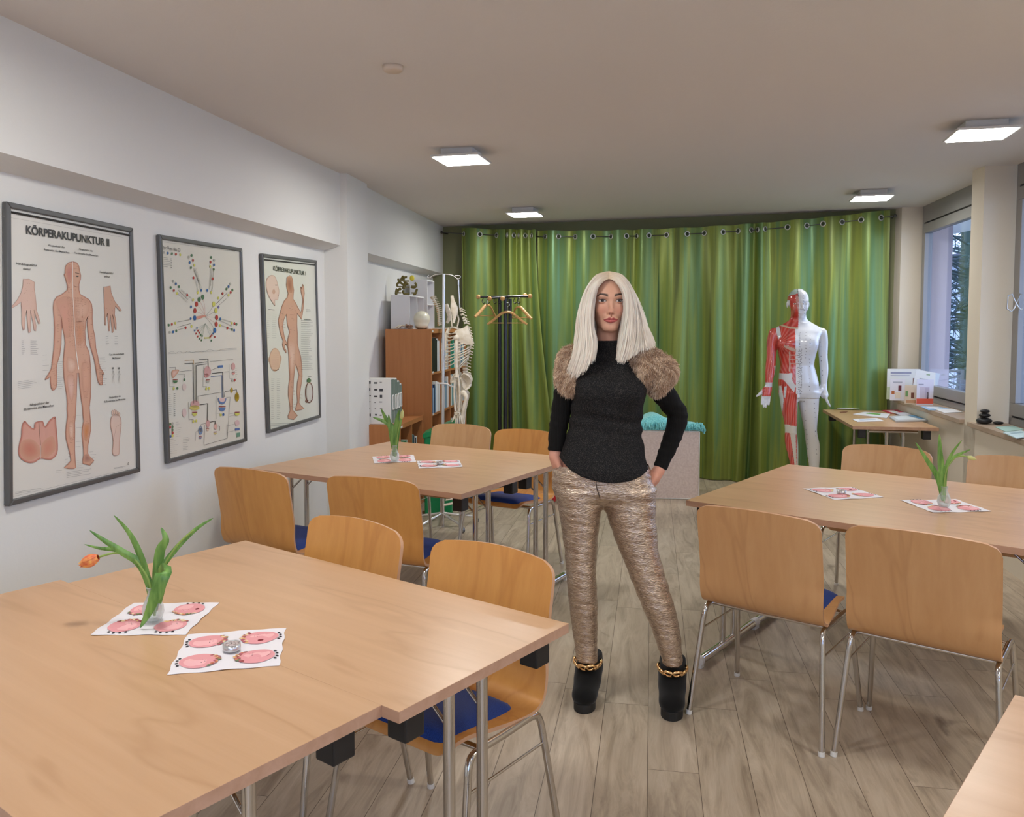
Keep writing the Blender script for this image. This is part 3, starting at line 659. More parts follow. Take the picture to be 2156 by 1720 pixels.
def gold():
    m = M_gold; mp = coords(m, (42, 42, 130)); n = nd(m, 'ShaderNodeTexNoise', Scale=1, Detail=3, Roughness=.5, Distortion=1.6); lk(m, mp, 0, n, 'Vector')
    r = ramp(m, [(.35, srgb(178, 158, 142)), (.52, srgb(204, 186, 168)), (.68, srgb(228, 210, 186))]); lk(m, n, 'Fac', r, 'Fac'); lk(m, r, 'Color', bs(m), 'Base Color')
    bp = nd(m, 'ShaderNodeBump', Strength=1.0, Distance=.004); lk(m, n, 'Fac', bp, 'Height'); lk(m, bp, 'Normal', bs(m), 'Normal')
gold()
def trousers():
    zt = W3(1280, 975, 0)[2]; f = Field(np.arange(hx-.25, hx+.32, .0045), np.arange(WY-.18, WY+.2, .0045), np.arange(.14, zt, .0045))
    f.loft([keyrow(970, 1180, 1362, 0, .112), keyrow(987, 1163, 1369, 0, .116), keyrow(1008, 1162, 1374, .002, .12), keyrow(1027, 1165, 1378, .004, .122), keyrow(1042, 1172, 1376, .006, .112), keyrow(1054, 1186, 1362, .006, .08)], .01, p=2.3)
    f.loft([keyrow(1030, 1168, 1268, .006, .112), keyrow(1060, 1173, 1267, .006, .108), keyrow(1095, 1180, 1263, .008, .098), keyrow(1128, 1184, 1259, .008, .090), keyrow(1160, 1189, 1257, .006, .080), keyrow(1209, 1192, 1255, .004, .072), keyrow(1230, 1194, 1256, .01, .070),
            keyrow(1260, 1197, 1258, .02, .072), keyrow(1297, 1201, 1258, .03, .068), keyrow(1340, 1207, 1258, .04, .058), keyrow(1389, 1213, 1258, .045, .048)], .022, p=2.1)
    f.loft([keyrow(1030, 1266, 1378, .006, .112), keyrow(1061, 1269, 1380, .006, .108), keyrow(1095, 1281, 1380, .0, .098), keyrow(1128, 1292, 1383, -.005, .09), keyrow(1162, 1305, 1387, -.01, .082), keyrow(1200, 1321, 1397, -.015, .074), keyrow(1246, 1339, 1411, -.018, .070),
            keyrow(1280, 1353, 1421, -.015, .072), keyrow(1310, 1366, 1429, -.01, .068), keyrow(1350, 1381, 1434, -.01, .058), keyrow(1396, 1396, 1437, -.01, .046)], .022, p=2.1)
    wrinkle(f, .0008, 30, 30, 170); wrinkle(f, .0009, -20, 15, 60, 2)
    o = f.mesh('trousers', M_gold, None, woman, 1)
    # fly seam and pocket welt lines
    b = MB(); b.tube([W3(1254, 1008, -.128), W3(1257, 1030, -.133), W3(1263, 1048, -.12)], .0016, 6); b.build('fly_seam', mat('dark_seam', (.05, .03, .02, 1), .6), o)
trousers()
M_suede = mat('black_suede', (.006, .006, .006, 1), .9, 0, .2, Sheen_Weight=.15); M_sole = mat('black_rubber_sole', (.012, .012, .012, 1), .6)
M_goldc = mat('polished_gold', (.95, .62, .30, 1), .16, 1)
def boot(ax, ay_px, toe_px, toe_py, heel_dx, dyA, lean):
    """ankle centre in pixels, toe tip on the floor in pixels"""
    toe = atz(toe_px, toe_py, 0.0); ank = W3(ax, ay_px, dyA); d = np.array([ank[0]-toe[0], ank[1]-toe[1]]); L = np.linalg.norm(d); d /= L
    g = thing('ankle_boot', None, None); g.parent = None
    lo = np.minimum(toe, ank)-.1; hi = np.maximum(toe, ank)+.16
    f = Field(np.arange(lo[0], hi[0], .004), np.arange(lo[1], hi[1], .004), np.arange(-.01, ank[2]+.06, .004))
    P = lambda t, o, z: (toe[0]+d[0]*t-d[1]*o, toe[1]+d[1]*t+d[0]*o, z)
    top = (ank[0], ank[1], ank[2]+.01)
    f.chain([top, P(.185, 0, .17), P(.175, 0, .12)], [.037, .039, .042], .05)
    f.chain([P(.175, 0, .11), P(.12, 0, .08), P(.055, .0, .055)], [.043, .041, .036], .05)
    f.ell(P(.052, 0, .052), (.043, .048, .030), .04)
    X, Y, Z = np.meshgrid(*f.ax, indexing='ij'); f.D = np.maximum(f.D, np.maximum(.03-Z, Z-ank[2]-.005).astype(np.float32))
    bt = f.mesh('boot', M_suede, None, woman, 1)
    s = MB(); poly = [(a*.044*(1.0 if abs(a) else 1), 0) for a in (1,)]
    out = []
    for k in range(24):
        a = 2*math.pi*k/24; t = .058+.058*math.cos(a); o = .043*math.sin(a); p = P(t, o, 0); out.append((p[0], p[1]))
    s.prism(out, 0, .034); s.build('platform_sole', M_sole, bt, bevel=.005)
    h = MB(); o2 = []
    for k in range(20):
        a = 2*math.pi*k/20; t = .198+.030*math.cos(a); o = .031*math.sin(a); p = P(t, o, 0); o2.append((p[0], p[1]))
    h.prism(o2, 0, .105); h.build('block_heel', M_sole, bt, bevel=.004)
    bpy.data.objects.remove(g)
    return bt, ank, d
def chain_(parent, c, r, ry, n=9, tilt=0):
    ob = MB()
    for k in range(n):
        a = 2*math.pi*k/n; p = Vector((c[0]+r*math.cos(a), c[1]+ry*math.sin(a), c[2]+.002*math.sin(3*a)))
        T_ = Vector((-r*math.sin(a), ry*math.cos(a), 0)).normalized(); N_ = Vector((math.cos(a), math.sin(a), 0)); U_ = T_.cross(N_)
        N2 = N_*math.cos(.7)+U_*math.sin(.7); U2 = U_*math.cos(.7)-N_*math.sin(.7)
        ring = [p+T_*(.021*math.cos(b))+U2*(.0155*math.sin(b)) for b in np.linspace(0, 2*math.pi, 15)]
        ob.tube(ring, .0056, 8, cap=False)
    o = ob.build('ankle_chain', M_goldc, parent); return o
b1, k1, _ = boot(1237, 1385, 1226, 1504, 0, .045, 0); chain_(b1, (k1[0], k1[1], k1[2]-.022), .046, .05)
b2, k2, _ = boot(1416, 1394, 1414, 1520, 0, -.01, 0); chain_(b2, (k2[0], k2[1], k2[2]-.030), .048, .05)
# fur shoulder pieces: soft volumes covered with short tufts
M_fur = attr_mat('brown_rabbit_fur', .8, spec=.15, Sheen_Weight=.2)
def fur(blobs, name, n=9000):
    P = [W3(*b[:3]) for b in blobs]; lo = np.min(P, 0)-.13; hi = np.max(P, 0)+.13
    f = Field(np.arange(lo[0], hi[0], .006), np.arange(lo[1], hi[1], .006), np.arange(lo[2], hi[2], .006))
    for p, b in zip(P, blobs): f.ell(p, b[3], .03)
    rng = np.random.RandomState(3)
    def colr(Q):
        n1 = np.sin(Q[:, 0]*70+Q[:, 2]*40+3*np.sin(Q[:, 2]*60+Q[:, 1]*50))*.5+.5; c = np.tile(lin(200, 168, 138), (len(Q), 1)); c = blend(c, n1*.6, lin(150, 116, 90)); return c
    o = f.mesh(name, M_fur, colr, woman, 1)
    me = o.data; nf = len(me.polygons); cen = np.empty(nf*3, 'f'); me.polygons.foreach_get('center', cen); cen = cen.reshape(-1, 3); nr = np.empty(nf*3, 'f'); me.polygons.foreach_get('normal', nr); nr = nr.reshape(-1, 3)
    pick = rng.randint(0, nf, n); c0 = cen[pick]+rng.randn(n, 3)*.003; nn = nr[pick]; out = c0-np.array([0, 0, .0])
    flow = nn*.55+np.array([0, 0, -1])*.75+rng.randn(n, 3)*.35; flow /= np.linalg.norm(flow, axis=1, keepdims=True)
    L = rng.uniform(.007, .017, n)[:, None]; side = np.cross(flow, rng.randn(n, 3)); side /= np.linalg.norm(side, axis=1, keepdims=True); w = .0008
    bend = nn*.003
    a = c0-side*w; b = c0+side*w; m1 = c0+flow*L*.55+bend-side*w*.8; m2 = c0+flow*L*.55+bend+side*w*.8; t = c0+flow*L+np.array([0, 0, -.003])
    V = np.stack([a, b, m2, m1, t], 1).reshape(-1, 3); k = np.arange(n)*5
    F4 = [tuple(x) for x in np.stack([k, k+1, k+2, k+3], 1)]+[tuple(x) for x in np.stack([k+3, k+2, k+4], 1)]
    me2 = bpy.data.meshes.new('fur_tufts'); me2.from_pydata([tuple(v) for v in V], [], F4); me2.materials.append(M_fur)
    base = np.where((np.sin(c0[:, 0]*90+c0[:, 2]*45+3*np.sin(c0[:, 2]*60+c0[:, 1]*50))+rng.randn(n)*.7 > 0)[:, None], lin(232, 206, 176), lin(182, 146, 116)); tip = base*.55+lin(244, 230, 212)*.45
    cc = np.stack([base*.85, base*.85, base*1.08, base*1.08, np.minimum(tip*1.1, .95)], 1).reshape(-1, 3); at = me2.color_attributes.new('Col', 'FLOAT_COLOR', 'POINT'); at.data.foreach_set('color', np.concatenate([cc, np.ones((len(cc), 1))], 1).astype('f').ravel())
    q = bpy.data.objects.new('fur_tufts', me2); COL.objects.link(q); q.parent = o; q['kind'] = 'stuff'
    return o
fur([(1205, 762, .02, (.056, .085, .062)), (1194, 795, .01, (.042, .075, .062)), (1205, 812, -.01, (.022, .07, .035))], 'fur_shoulder', 20000)
fur([(1342, 752, .01, (.042, .085, .055)), (1366, 770, .01, (.062, .09, .070)), (1396, 782, .02, (.052, .08, .058)), (1382, 806, .01, (.036, .07, .050)), (1350, 778, -.03, (.042, .065, .062))], 'fur_shoulder', 30000)
# hair
M_hair = attr_mat('platinum_hair', .55, spec=.3)
def soften(m, amt):
    nt = m.node_tree; t = nd(m, 'ShaderNodeBsdfTranslucent'); a = nd(m, 'ShaderNodeAttribute', attribute_name='Col'); nt.links.new(a.outputs['Color'], t.inputs['Color'])
    mx = nd(m, 'ShaderNodeMixShader'); mx.inputs[0].default_value = amt; out = [n for n in nt.nodes if n.type == 'OUTPUT_MATERIAL'][0]
    nt.links.new(bs(m).outputs[0], mx.inputs[1]); nt.links.new(t.outputs[0], mx.inputs[2]); nt.links.new(mx.outputs[0], out.inputs['Surface'])
soften(M_hair, .10)
def hair():
    rng = np.random.RandomState(5)
    # guides: (px, py, dy) from the parting down; front to back
    GL = [[(1281.5, 586, -.070), (1268, 592, -.084), (1253, 609, -.084), (1246, 645, -.078), (1249, 688, -.078), (1256, 720, -.095), (1252, 757, -.125)],
          [(1283, 573, -.045), (1262, 586, -.07), (1247, 613, -.065), (1239, 655, -.065), (1238, 700, -.08), (1239, 740, -.105), (1224, 784, -.12)],
          [(1283, 572, -.03), (1258, 583, -.045), (1240, 615, -.035), (1229, 655, -.04), (1228, 700, -.06), (1222, 745, -.09), (1207, 796, -.085)],
          [(1283, 572, -.01), (1256, 582, -.015), (1237, 615, .0), (1223, 655, -.01), (1219, 700, -.03), (1209, 745, -.065), (1193, 786, -.06)],
          [(1283, 572, .02), (1256, 583, .03), (1237, 615, .05), (1223, 655, .05), (1216, 695, .06), (1212, 735, .08), (1205, 775, .10)],
          [(1283, 574, .05), (1258, 588, .09), (1240, 620, .105), (1234, 660, .11), (1236, 700, .115), (1236, 745, .125), (1236, 790, .14)],
          [(1283, 578, .08), (1276, 596, .115), (1272, 625, .125), (1270, 660, .125), (1270, 705, .13), (1270, 745, .135), (1270, 795, .15)]]
    GR = [[(1282.5, 586, -.070), (1296, 592, -.084), (1309, 610, -.084), (1314, 645, -.078), (1309, 688, -.078), (1303, 720, -.095), (1298, 757, -.125)],
          [(1281, 573, -.045), (1308, 587, -.07), (1321, 616, -.065), (1326, 655, -.065), (1323, 700, -.08), (1318, 735, -.11), (1308, 765, -.12)],
          [(1281, 572, -.03), (1308, 583, -.045), (1326, 616, -.035), (1336, 655, -.04), (1340, 695, -.06), (1336, 730, -.10), (1327, 752, -.11)],
          [(1281, 572, -.01), (1310, 582, -.015), (1331, 618, .0), (1345, 655, -.01), (1354, 690, -.04), (1360, 712, -.075), (1366, 736, -.095)],
          [(1281, 572, .02), (1310, 583, .03), (1331, 619, .04), (1348, 657, .03), (1360, 690, .01), (1372, 712, -.01), (1380, 730, -.03)],
          [(1281, 574, .05), (1308, 588, .09), (1330, 622, .105), (1342, 660, .11), (1348, 700, .115), (1350, 745, .125), (1350, 790, .14)],
          [(1281, 578, .08), (1290, 596, .115), (1296, 625, .125), (1300, 660, .125), (1300, 705, .13), (1300, 745, .135), (1300, 795, .15)]]
    ob = MB(); NS = 16
    def sample(G, u):
        i = min(int(u), len(G)-2); t = u-i; return G[i]*(1-t)+G[i+1]*t
    V = []; F4 = []; Cc = []
    for G, n in ((GL, 5200), (GR, 5400)):
        Gw = np.array([[W3(*p) for p in g] for g in G]); Gs = np.array([catmull(list(g), 4) for g in Gw]); m = Gs.shape[1]
        for q in range(n):
            u = (rng.rand()**1.25)*(len(G)-1.001); base = sample(Gs, u); tt = np.linspace(0, 1, m)
            off = rng.randn(3)*np.array([.005, .006, .004]); off[0] = (-abs(off[0]) if G is GL else abs(off[0])) if u < .6 else off[0]; cur = base+off*(sstep(0, .35, tt)[:, None]); cur[:, 1] += -rng.rand()*.006
            inward = rng.rand()**2*.10; c0 = np.array([hx, hy+.01, 0]); cur[:, :2] += (c0[:2]-cur[:, :2])*inward*sstep(.02, .3, tt)[:, None]
            ph = rng.rand()*6; cur[:, 0] += .0022*np.sin(tt*9+ph)*tt; 
            end = int(m*(1-(.26 if u < 2.4 or G is GL else .34)*rng.rand()**1.5)) if rng.rand() > .05 else m; cur = cur[:max(6, end)]; mm = len(cur); w = rng.uniform(.0006, .0013)*(1-.75*np.linspace(0, 1, mm)**3)
            T_ = np.gradient(cur, axis=0); T_ /= np.linalg.norm(T_, axis=1, keepdims=True)+1e-9; out = cur-np.array([hx, hy, 0]); out[:, 2] = 0; out /= np.linalg.norm(out, axis=1, keepdims=True)+1e-9; out = out*.6+np.array([0, -.55, .1]); out /= np.linalg.norm(out, axis=1, keepdims=True)+1e-9
            S_ = np.cross(T_, out); S_ /= np.linalg.norm(S_, axis=1, keepdims=True)+1e-9; out2 = np.cross(S_, T_)
            b = len(V); sh = rng.uniform(.93, 1.05)*(1+.06*math.sin(u*23)); root = lin(236, 212, 178)*sh; tip = np.minimum(lin(255, 243, 228)*sh, .98)
            for i in range(mm):
                for k in (-1, 1):
                    V.append(cur[i]+S_[i]*k*w[i]*1.9)
                    x = i/mm; Cc.append(root*(1-min(1, x*3.2))+tip*min(1, x*3.2))
            for i in range(mm-1): F4.append((b+i*2, b+i*2+1, b+i*2+3, b+i*2+2))
    me = bpy.data.meshes.new('hair'); me.from_pydata([tuple(v) for v in V], [], F4); me.materials.append(M_hair); me.polygons.foreach_set('use_smooth', [True]*len(me.polygons))
    at = me.color_attributes.new('Col', 'FLOAT_COLOR', 'POINT'); at.data.foreach_set('color', np.concatenate([np.array(Cc), np.ones((len(Cc), 1))], 1).astype('f').ravel())
    o = bpy.data.objects.new('hair', me); COL.objects.link(o); o.parent = woman
    # scalp volume under the strands
    f = Field(np.arange(hx-.1, hx+.1, .005), np.arange(hy-.11, hy+.14, .005), np.arange(hz-.16, hz+.13, .005))
    f.ell(HP(0, 16, 27), (.077, .092, .091), 0); f.cone(HP(0, 45, 0), HP(0, 60, -150), .068, .06, .03)
    f.cone(HP(0, -140, -62), HP(0, -140, 18), .105, .108, .004, 'cut', 1.0); f.ell(HP(0, -75, -20), (.056, .06, .088), .004, 'cut')
    f.mesh('hair_underlayer', M_hair, lambda P: np.tile(lin(236, 218, 198), (len(P), 1)), o, 1)
hair()
# parts are modelled in world coordinates; bring them under the woman's root
for ch in [c for c in bpy.data.objects if c.parent == woman]:
    ch.matrix_parent_inverse = Matrix.Translation((-hx, -WY, 0))
# ------------------------------------------------------------------ curtain wall
bu = np.array([BW1[0]-BW0[0], BW1[1]-BW0[1]]); bu = bu/np.linalg.norm(bu); bn = np.array([bu[1], -bu[0]])     # bn points into the room
c0 = np.array(BW0)+bn*.15; c1 = np.array(BW1)+bn*.15
def cur_s(px):                       # distance along the curtain line for a photo column
    p = atplane(px, 600, c0, c1)[:2]; return float((p-c0)@bu)
sL, sR = cur_s(932), cur_s(1880)
def rod_z(s): t = (s-sL)/(sR-sL); return 2.52-.105*(1-(2*t-1)**2)
M_steel = mat('brushed_steel', (.72, .72, .7, 1), .3, .9); M_wire = mat('dark_wire', (.12, .12, .12, 1), .35, .8)
rd = thing('curtain_rod', 'thin sagging curtain wire with small end brackets under the ceiling', 'curtain rod', (*(c0+bu*sL), 0))
def inw(o): o.matrix_parent_inverse = Matrix.Translation(-Vector(o.parent.location)) @ Matrix.Identity(4); return o
def inwr(o):
    o.matrix_parent_inverse = (Matrix.Translation(o.parent.location) @ Matrix.Rotation(o.parent.rotation_euler.z, 4, 'Z')).inverted(); return o
cp3 = lambda s, off, z: (c0[0]+bu[0]*s+bn[0]*off, c0[1]+bu[1]*s+bn[1]*off, z)
inw(MB().tube([cp3(s, 0, rod_z(s)) for s in np.linspace(sL, sR, 30)], .004, 8).build('wire', M_wire, rd))
for s in (sL, sR): inw(MB().tube([cp3(s, -.15, rod_z(s)), cp3(s, .015, rod_z(s))], .008, 10).ball(cp3(s, .02, rod_z(s)), .014).build('end_bracket', M_wire, rd))
def cur_mat():
    m = mat('green_shantung', srgb(110, 140, 56), .38, .3, .5, Sheen_Weight=.35, Sheen_Roughness=.3); bs(m).inputs['Sheen Tint'].default_value = (.75, .9, .5, 1)
    mp = coords(m, (9, 9, .25)); n = nd(m, 'ShaderNodeTexNoise', Scale=1, Detail=3, Distortion=.6); lk(m, mp, 0, n, 'Vector')
    r = ramp(m, [(.3, srgb(98, 110, 54)), (.45, srgb(140, 154, 70)), (.58, srgb(108, 138, 80)), (.72, srgb(106, 148, 112))]); lk(m, n, 'Fac', r, 'Fac'); lk(m, r, 'Color', bs(m), 'Base Color')
    mp2 = coords(m, (30, 30, 320)); n2 = nd(m, 'ShaderNodeTexNoise', Scale=1, Detail=3); lk(m, mp2, 0, n2, 'Vector')
    # ironed-in fold lines every 45 cm
    sp = nd(m, 'ShaderNodeSeparateXYZ'); tc = nd(m, 'ShaderNodeTexCoord'); lk(m, tc, 'Object', sp, 0); d = nd(m, 'ShaderNodeMath', operation='PINGPONG'); d.inputs[1].default_value = .225; lk(m, sp, 'Z', d, 0)
    cr = nd(m, 'ShaderNodeMath', operation='LESS_THAN'); cr.inputs[1].default_value = .003; lk(m, d, 0, cr, 0); mu = nd(m, 'ShaderNodeMath', operation='MULTIPLY_ADD'); mu.inputs[1].default_value = .6; lk(m, cr, 0, mu, 0); lk(m, n2, 'Fac', mu, 2)
    bp = nd(m, 'ShaderNodeBump', Strength=.3, Distance=.002); lk(m, mu, 0, bp, 'Height'); lk(m, bp, 'Normal', bs(m), 'Normal'); return m
M_cur = cur_mat()
M_cdark = mat('eyelet_shade_disc', (.05, .065, .035, 1), .9)  # dark disc in each ring stands in for the shade of the hole
def curtain(label, pxs, edge_px, amp, seed, off=0.0, flare=None, spread=0):
    """pxs: photo columns of the eyelets; edge_px: left and right edge"""
    rng = np.random.RandomState(seed); ks = np.array([cur_s(p) for p in pxs]); e0, e1 = cur_s(edge_px[0]), cur_s(edge_px[1]); n = 150
    xp = np.concatenate([[e0], ks, [e1]]); fp = np.concatenate([[-.5], np.arange(len(ks)), [len(ks)-.5]])
    ph = rng.rand(4)*6; G = []; nz = 40
    root = thing('curtain', label, 'curtain', (*(c0+bu*(e0+e1)/2), 0), group='green satin eyelet curtains')
    def pt(s, v):      # v 0 top .. 1 bottom
        k = np.interp(s, xp, fp); zt = rod_z(s)+.062; z = zt*(1-v)+.006*v; t = (s-e0)/(e1-e0)
        a = amp*(.62+.5*v-.45*v*v)+.008*math.sin(3*v+ph[0]); y = a*math.sin(math.pi*k+.35*math.sin(2.2*v+ph[1]))+.014*math.sin(2*math.pi*k*.43+2.5*v+ph[2])*v+.006*math.sin(k*7+v*4)*v
        ss = s+(v**1.2)*.03*math.sin(k*1.3+ph[3])
        if flare: ss += flare*(v**1.6)*t
        return (ss, y+off+(.035*v*v*math.sin(k*2.1) if spread else 0), z)
    for i in range(n+1):
        s = e0+(e1-e0)*i/n; G.append([cp3(*(lambda q: (q[0], q[1], q[2]))(pt(s, j/nz))) for j in range(nz+1)])
    inw(MB().sheet([r[::-1] for r in G][::-1], .0025).build('cloth', M_cur, root))
    for s in ks:
        p0 = pt(s-.004, .025); p1 = pt(s+.004, .025); c = pt(s, 0); z = rod_z(s); a = math.atan2(p1[1]-p0[1], p1[0]-p0[0])
        tx = Vector((bu[0]*math.cos(a)+bn[0]*math.sin(a), bu[1]*math.cos(a)+bn[1]*math.sin(a), 0)); nx = Vector((tx.y, -tx.x, 0)); cc = Vector(cp3(c[0], c[1], z))+nx*.006
        ring = [cc+tx*(.0235*math.cos(b))+Vector((0, 0, .0235*math.sin(b))) for b in np.linspace(0, 2*math.pi, 25)]
        e = MB().tube(ring, .0055, 8, cap=False); e.add([tuple(cc+tx*(.020*math.cos(b))+Vector((0, 0, .020*math.sin(b)))-nx*.0005) for b in np.linspace(0, 2*math.pi, 21)[:-1]], [tuple(range(20))[::-1]], 1)
        inw(e.build('eyelet', [M_steel, M_cdark], root))
    return root
curtain('green curtain at the left end, behind the hanging skeleton', (977, 1011, 1045.5), (970, 1066), .055, 1)
curtain('narrow bunched green curtain behind the coat rack', (1072, 1084, 1096, 1108, 1123), (1062, 1132), .05, 2, .05, flare=.22)
curtain('wide green curtain directly behind the woman\'s head, left of the white couch box', (1148, 1176, 1211, 1248, 1286, 1318, 1340, 1365), (1130, 1384), .058, 3)
curtain('green curtain between the woman and the two-coloured figure', (1403, 1445, 1482, 1520, 1553, 1559+20, 1594, 1608), (1380, 1622), .055, 4, spread=1)
curtain('green curtain at the right end, behind the two-coloured figure', (1656, 1695.5, 1730.5, 1769.5, 1810, 1851), (1620, 1871), .055, 6)
# ------------------------------------------------------------------ two-coloured acupuncture figure
MY = 6.6
def M3(px, py, dy=0.0): return aty(px, py, MY+dy)
def mkey(py, xl, xr, dy, ry): a = aty(xl, py, MY+dy); b = aty(xr, py, MY+dy); return (a[2], (a[0]+b[0])/2, MY+dy, (b[0]-a[0])/2, ry)
M_mann = attr_mat('painted_plastic_figure', .22, spec=.6, Coat_Weight=.4, Coat_Roughness=.08)
def mannequin():
    m0 = M3(1681, 640); mx0 = m0[0]; mz = m0[2]
    f = Field(axis_([(mx0-.36, mx0-.10, .0055), (mx0-.10, mx0+.10, .0035), (mx0+.10, mx0+.30, .0055)]), np.arange(MY-.2, MY+.2, .0045),
              axis_([(.03, mz-.16, .006), (mz-.16, mz+.14, .0035)]))
    h = lambda x, y, z: (mx0+x/1000, MY+y/1000, mz+z/1000); E = lambda c, r, k=10, op='add': f.ell(h(*c), [q/1000 for q in r], k/1000, op)
    E((0, 12, 32), (80, 98, 90)); E((0, -22, -30), (60, 62, 68), 24); E((0, -40, -80), (38, 40, 30), 20)
    for s in (-1, 1):
        E((s*83, 14, -4), (8, 16, 27), 6); E((s*35, -56, -34), (22, 20, 22), 20); f.cone(h(s*8, -84, 20), h(s*40, -72, 20), .008, .007, .014); E((s*34, -92, 2), (18, 12, 10), 9, 'cut'); E((s*34, -72, 2), (13, 14, 10), 2)
    f.cone(h(0, -84, 6), h(0, -104, -34), .008, .010, .01)
    for s in (-1, 1): E((s*11, -94, -40), (8, 9, 7), 5)
    f.cone(h(-24, -82, -64), h(24, -82, -64), .006, .006, .003); f.cone(h(-20, -84, -73), h(20, -84, -73), .007, .007, .003); f.cone(h(-26, -94, -68.5), h(26, -94, -68.5), .0015, .0015, .002, 'cut')
    f.cone(M3(1681, 658, .02), M3(1681, 690, .03), .058, .066, .025)
    for x0_, x1_ in ((1673, 1640), (1689, 1722)): f.cone(M3(x0_, 680, .03), M3(x1_, 697, .02), .038, .034, .03)
    f.loft([mkey(680, 1662, 1700, .02, .06), mkey(688, 1640, 1718, .02, .075), mkey(698, 1630, 1730, .015, .10), mkey(715, 1633, 1723, 0, .122), mkey(735, 1638, 1719, -.005, .125), mkey(755, 1642, 1714, 0, .108), mkey(768, 1644, 1712, 0, .10), mkey(785, 1642, 1717, 0, .105), mkey(805, 1640, 1722, .005, .12), mkey(825, 1642, 1723, .01, .118), mkey(835, 1645, 1721, .01, .10), mkey(842, 1652, 1714, .01, .07)], .02, p=2.25)
    for x in (1659, 1701): f.ell(M3(x, 724, -.085), (.066, .045, .05), .05)
    f.loft([mkey(825, 1642, 1679, .005, .10), mkey(845, 1644, 1677.5, 0, .095), mkey(870, 1648, 1677, -.005, .085), mkey(893, 1653, 1677, -.005, .07), mkey(905, 1654, 1676, -.01, .062), mkey(920, 1653, 1678, .005, .062), mkey(935, 1653.5, 1679.5, .01, .06), mkey(955, 1659, 1680, .012, .052), mkey(980, 1665, 1680, .012, .042), mkey(1040, 1667, 1679, .015, .036), mkey(1066, 1666, 1680, .01, .04)], .02, p=2.1)
    f.loft([mkey(825, 1681, 1723, .005, .10), mkey(845, 1682, 1722.5, 0, .095), mkey(870, 1687, 1721, -.005, .085), mkey(893, 1692, 1719, -.005, .07), mkey(906, 1694.5, 1718.5, -.01, .062), mkey(920, 1696, 1721, .005, .062), mkey(935, 1698, 1725, .01, .06), mkey(955, 1700, 1726, .012, .052), mkey(980, 1704, 1724, .012, .042), mkey(1040, 1707, 1720, .015, .036), mkey(1066, 1706, 1721, .01, .04)], .02, p=2.1)
    for x in (1673, 1714): a = M3(x, 1072); f.cone((a[0], MY+.04, .10), (a[0], MY-.13, .065), .04, .034, .03)
    f.cone(M3(1678, 826, -.105), M3(1680, 835, -.12), .013, .016, .012)
    def arm(p, r):
        Q = catmull([list(M3(*q))+[rr_] for q, rr_ in zip(p, r)], 4)
        for a_, b_ in zip(Q[:-1], Q[1:]): f.cone(a_[:3], b_[:3], a_[3], b_[3], .004)
    arm([(1631, 702, .02), (1626, 722, .02), (1624, 750, .01), (1622, 775, 0), (1620, 795, -.02), (1618, 812, -.03)], [.046, .043, .036, .038, .031, .024])
    arm([(1729, 702, .02), (1732, 722, .02), (1733, 750, .01), (1735, 775, 0), (1735, 795, -.01), (1734, 815, -.02)], [.046, .040, .033, .032, .027, .022])
    # palms forward on the left, side-on on the right; five fingers each
    f.cone(M3(1618, 814, -.035), M3(1614, 830, -.045), .026, .036, .015, sy=.55); f.cone(M3(1616, 820, -.04), M3(1613, 834, -.045), .034, .032, .01, sy=.5)
    for i, (bx, tx, ty) in enumerate(((1605.5, 1603.5, 851), (1610, 1607.5, 857), (1615, 1612.5, 857.5), (1620, 1618.5, 852))): f.chain([M3(bx, 835, -.045), M3((bx+tx)/2, (835+ty)/2, -.05), M3(tx, ty, -.055)], [.0105, .0095, .0075], .003)
    f.chain([M3(1609, 820, -.045), M3(1600, 829, -.055), M3(1593, 834, -.055)], [.015, .0105, .0075], .008)
    f.cone(M3(1733, 815, -.02), M3(1736, 832, -.03), .026, .03, .012); 
    for i, dy in enumerate((-.055, -.035, -.015, .005)): f.chain([M3(1737, 832, dy), M3(1742, 846, dy-.004), M3(1748-abs(i-1.3), 856-abs(i-1.3)*2, dy-.006)], [.011, .0095, .0075], .004)
    f.chain([M3(1730, 820, -.045), M3(1725, 829, -.06), M3(1724, 836, -.06)], [.014, .011, .008], .008)
    rng = np.random.RandomState(11)
    def col(P):
        q = P-O3; dep = q@_F; px = CX+FPX*(q@_R)/dep; py = CY-FPX*(q@_U)/dep
        white = lin(222, 226, 232); c = np.tile(white, (len(P), 1)); front = P[:, 1] < MY+.06
        # muscle half
        mid = np.interp(py, [600, 640, 690, 760, 840], [1679, 1682, 1680.5, 1680.5, 1677.5]); ms = (px < mid)
        st = .5+.5*np.sin(px*1.25+py*.10+1.5*np.sin(py*.09)); st2 = np.where(py < 745, .5+.5*np.sin(np.arctan2(py-722, px-1640)*26), .5+.5*np.sin(px*.8-py*.35+1.2*np.sin(py*.1))); arm_ = (px < 1636) | (py > 800)
        red = lin(206, 66, 56); pale = lin(230, 150, 138); g = np.where(arm_, st, st2)[:, None]; mus = red*(1-.5*g**2)+pale*(.5*g**2); mus = mus*(1-.22*(np.sin(px*.33+py*.09)[:, None] > .8))
        c[ms] = mus[ms]
        W = lambda m, col_=white: c.__setitem__(m & ms, col_)
        P_ = lambda pts: inpoly(px, py, pts)
        W(py < 623-.25*(px-1660), lin(176, 196, 190)); W(P_([(1655, 632), (1663, 632), (1664, 652), (1655, 652)])); W(P_([(1675, 622), (1684, 622), (1682, 665), (1677, 640)]), lin(206, 150, 142))
        W(P_([(1633, 686), (1640, 684), (1645, 708), (1639, 715), (1636, 705)])); W(P_([(1674.5, 692), (1684, 692), (1684, 830), (1676, 830)]))
        yb = 684+ (px-1642)*.28*(px < 1665)+ (px >= 1665)*(6.4+(px-1665)*.05); W((np.abs(py-yb) < 1.8) & (px > 1641), lin(214, 190, 160))
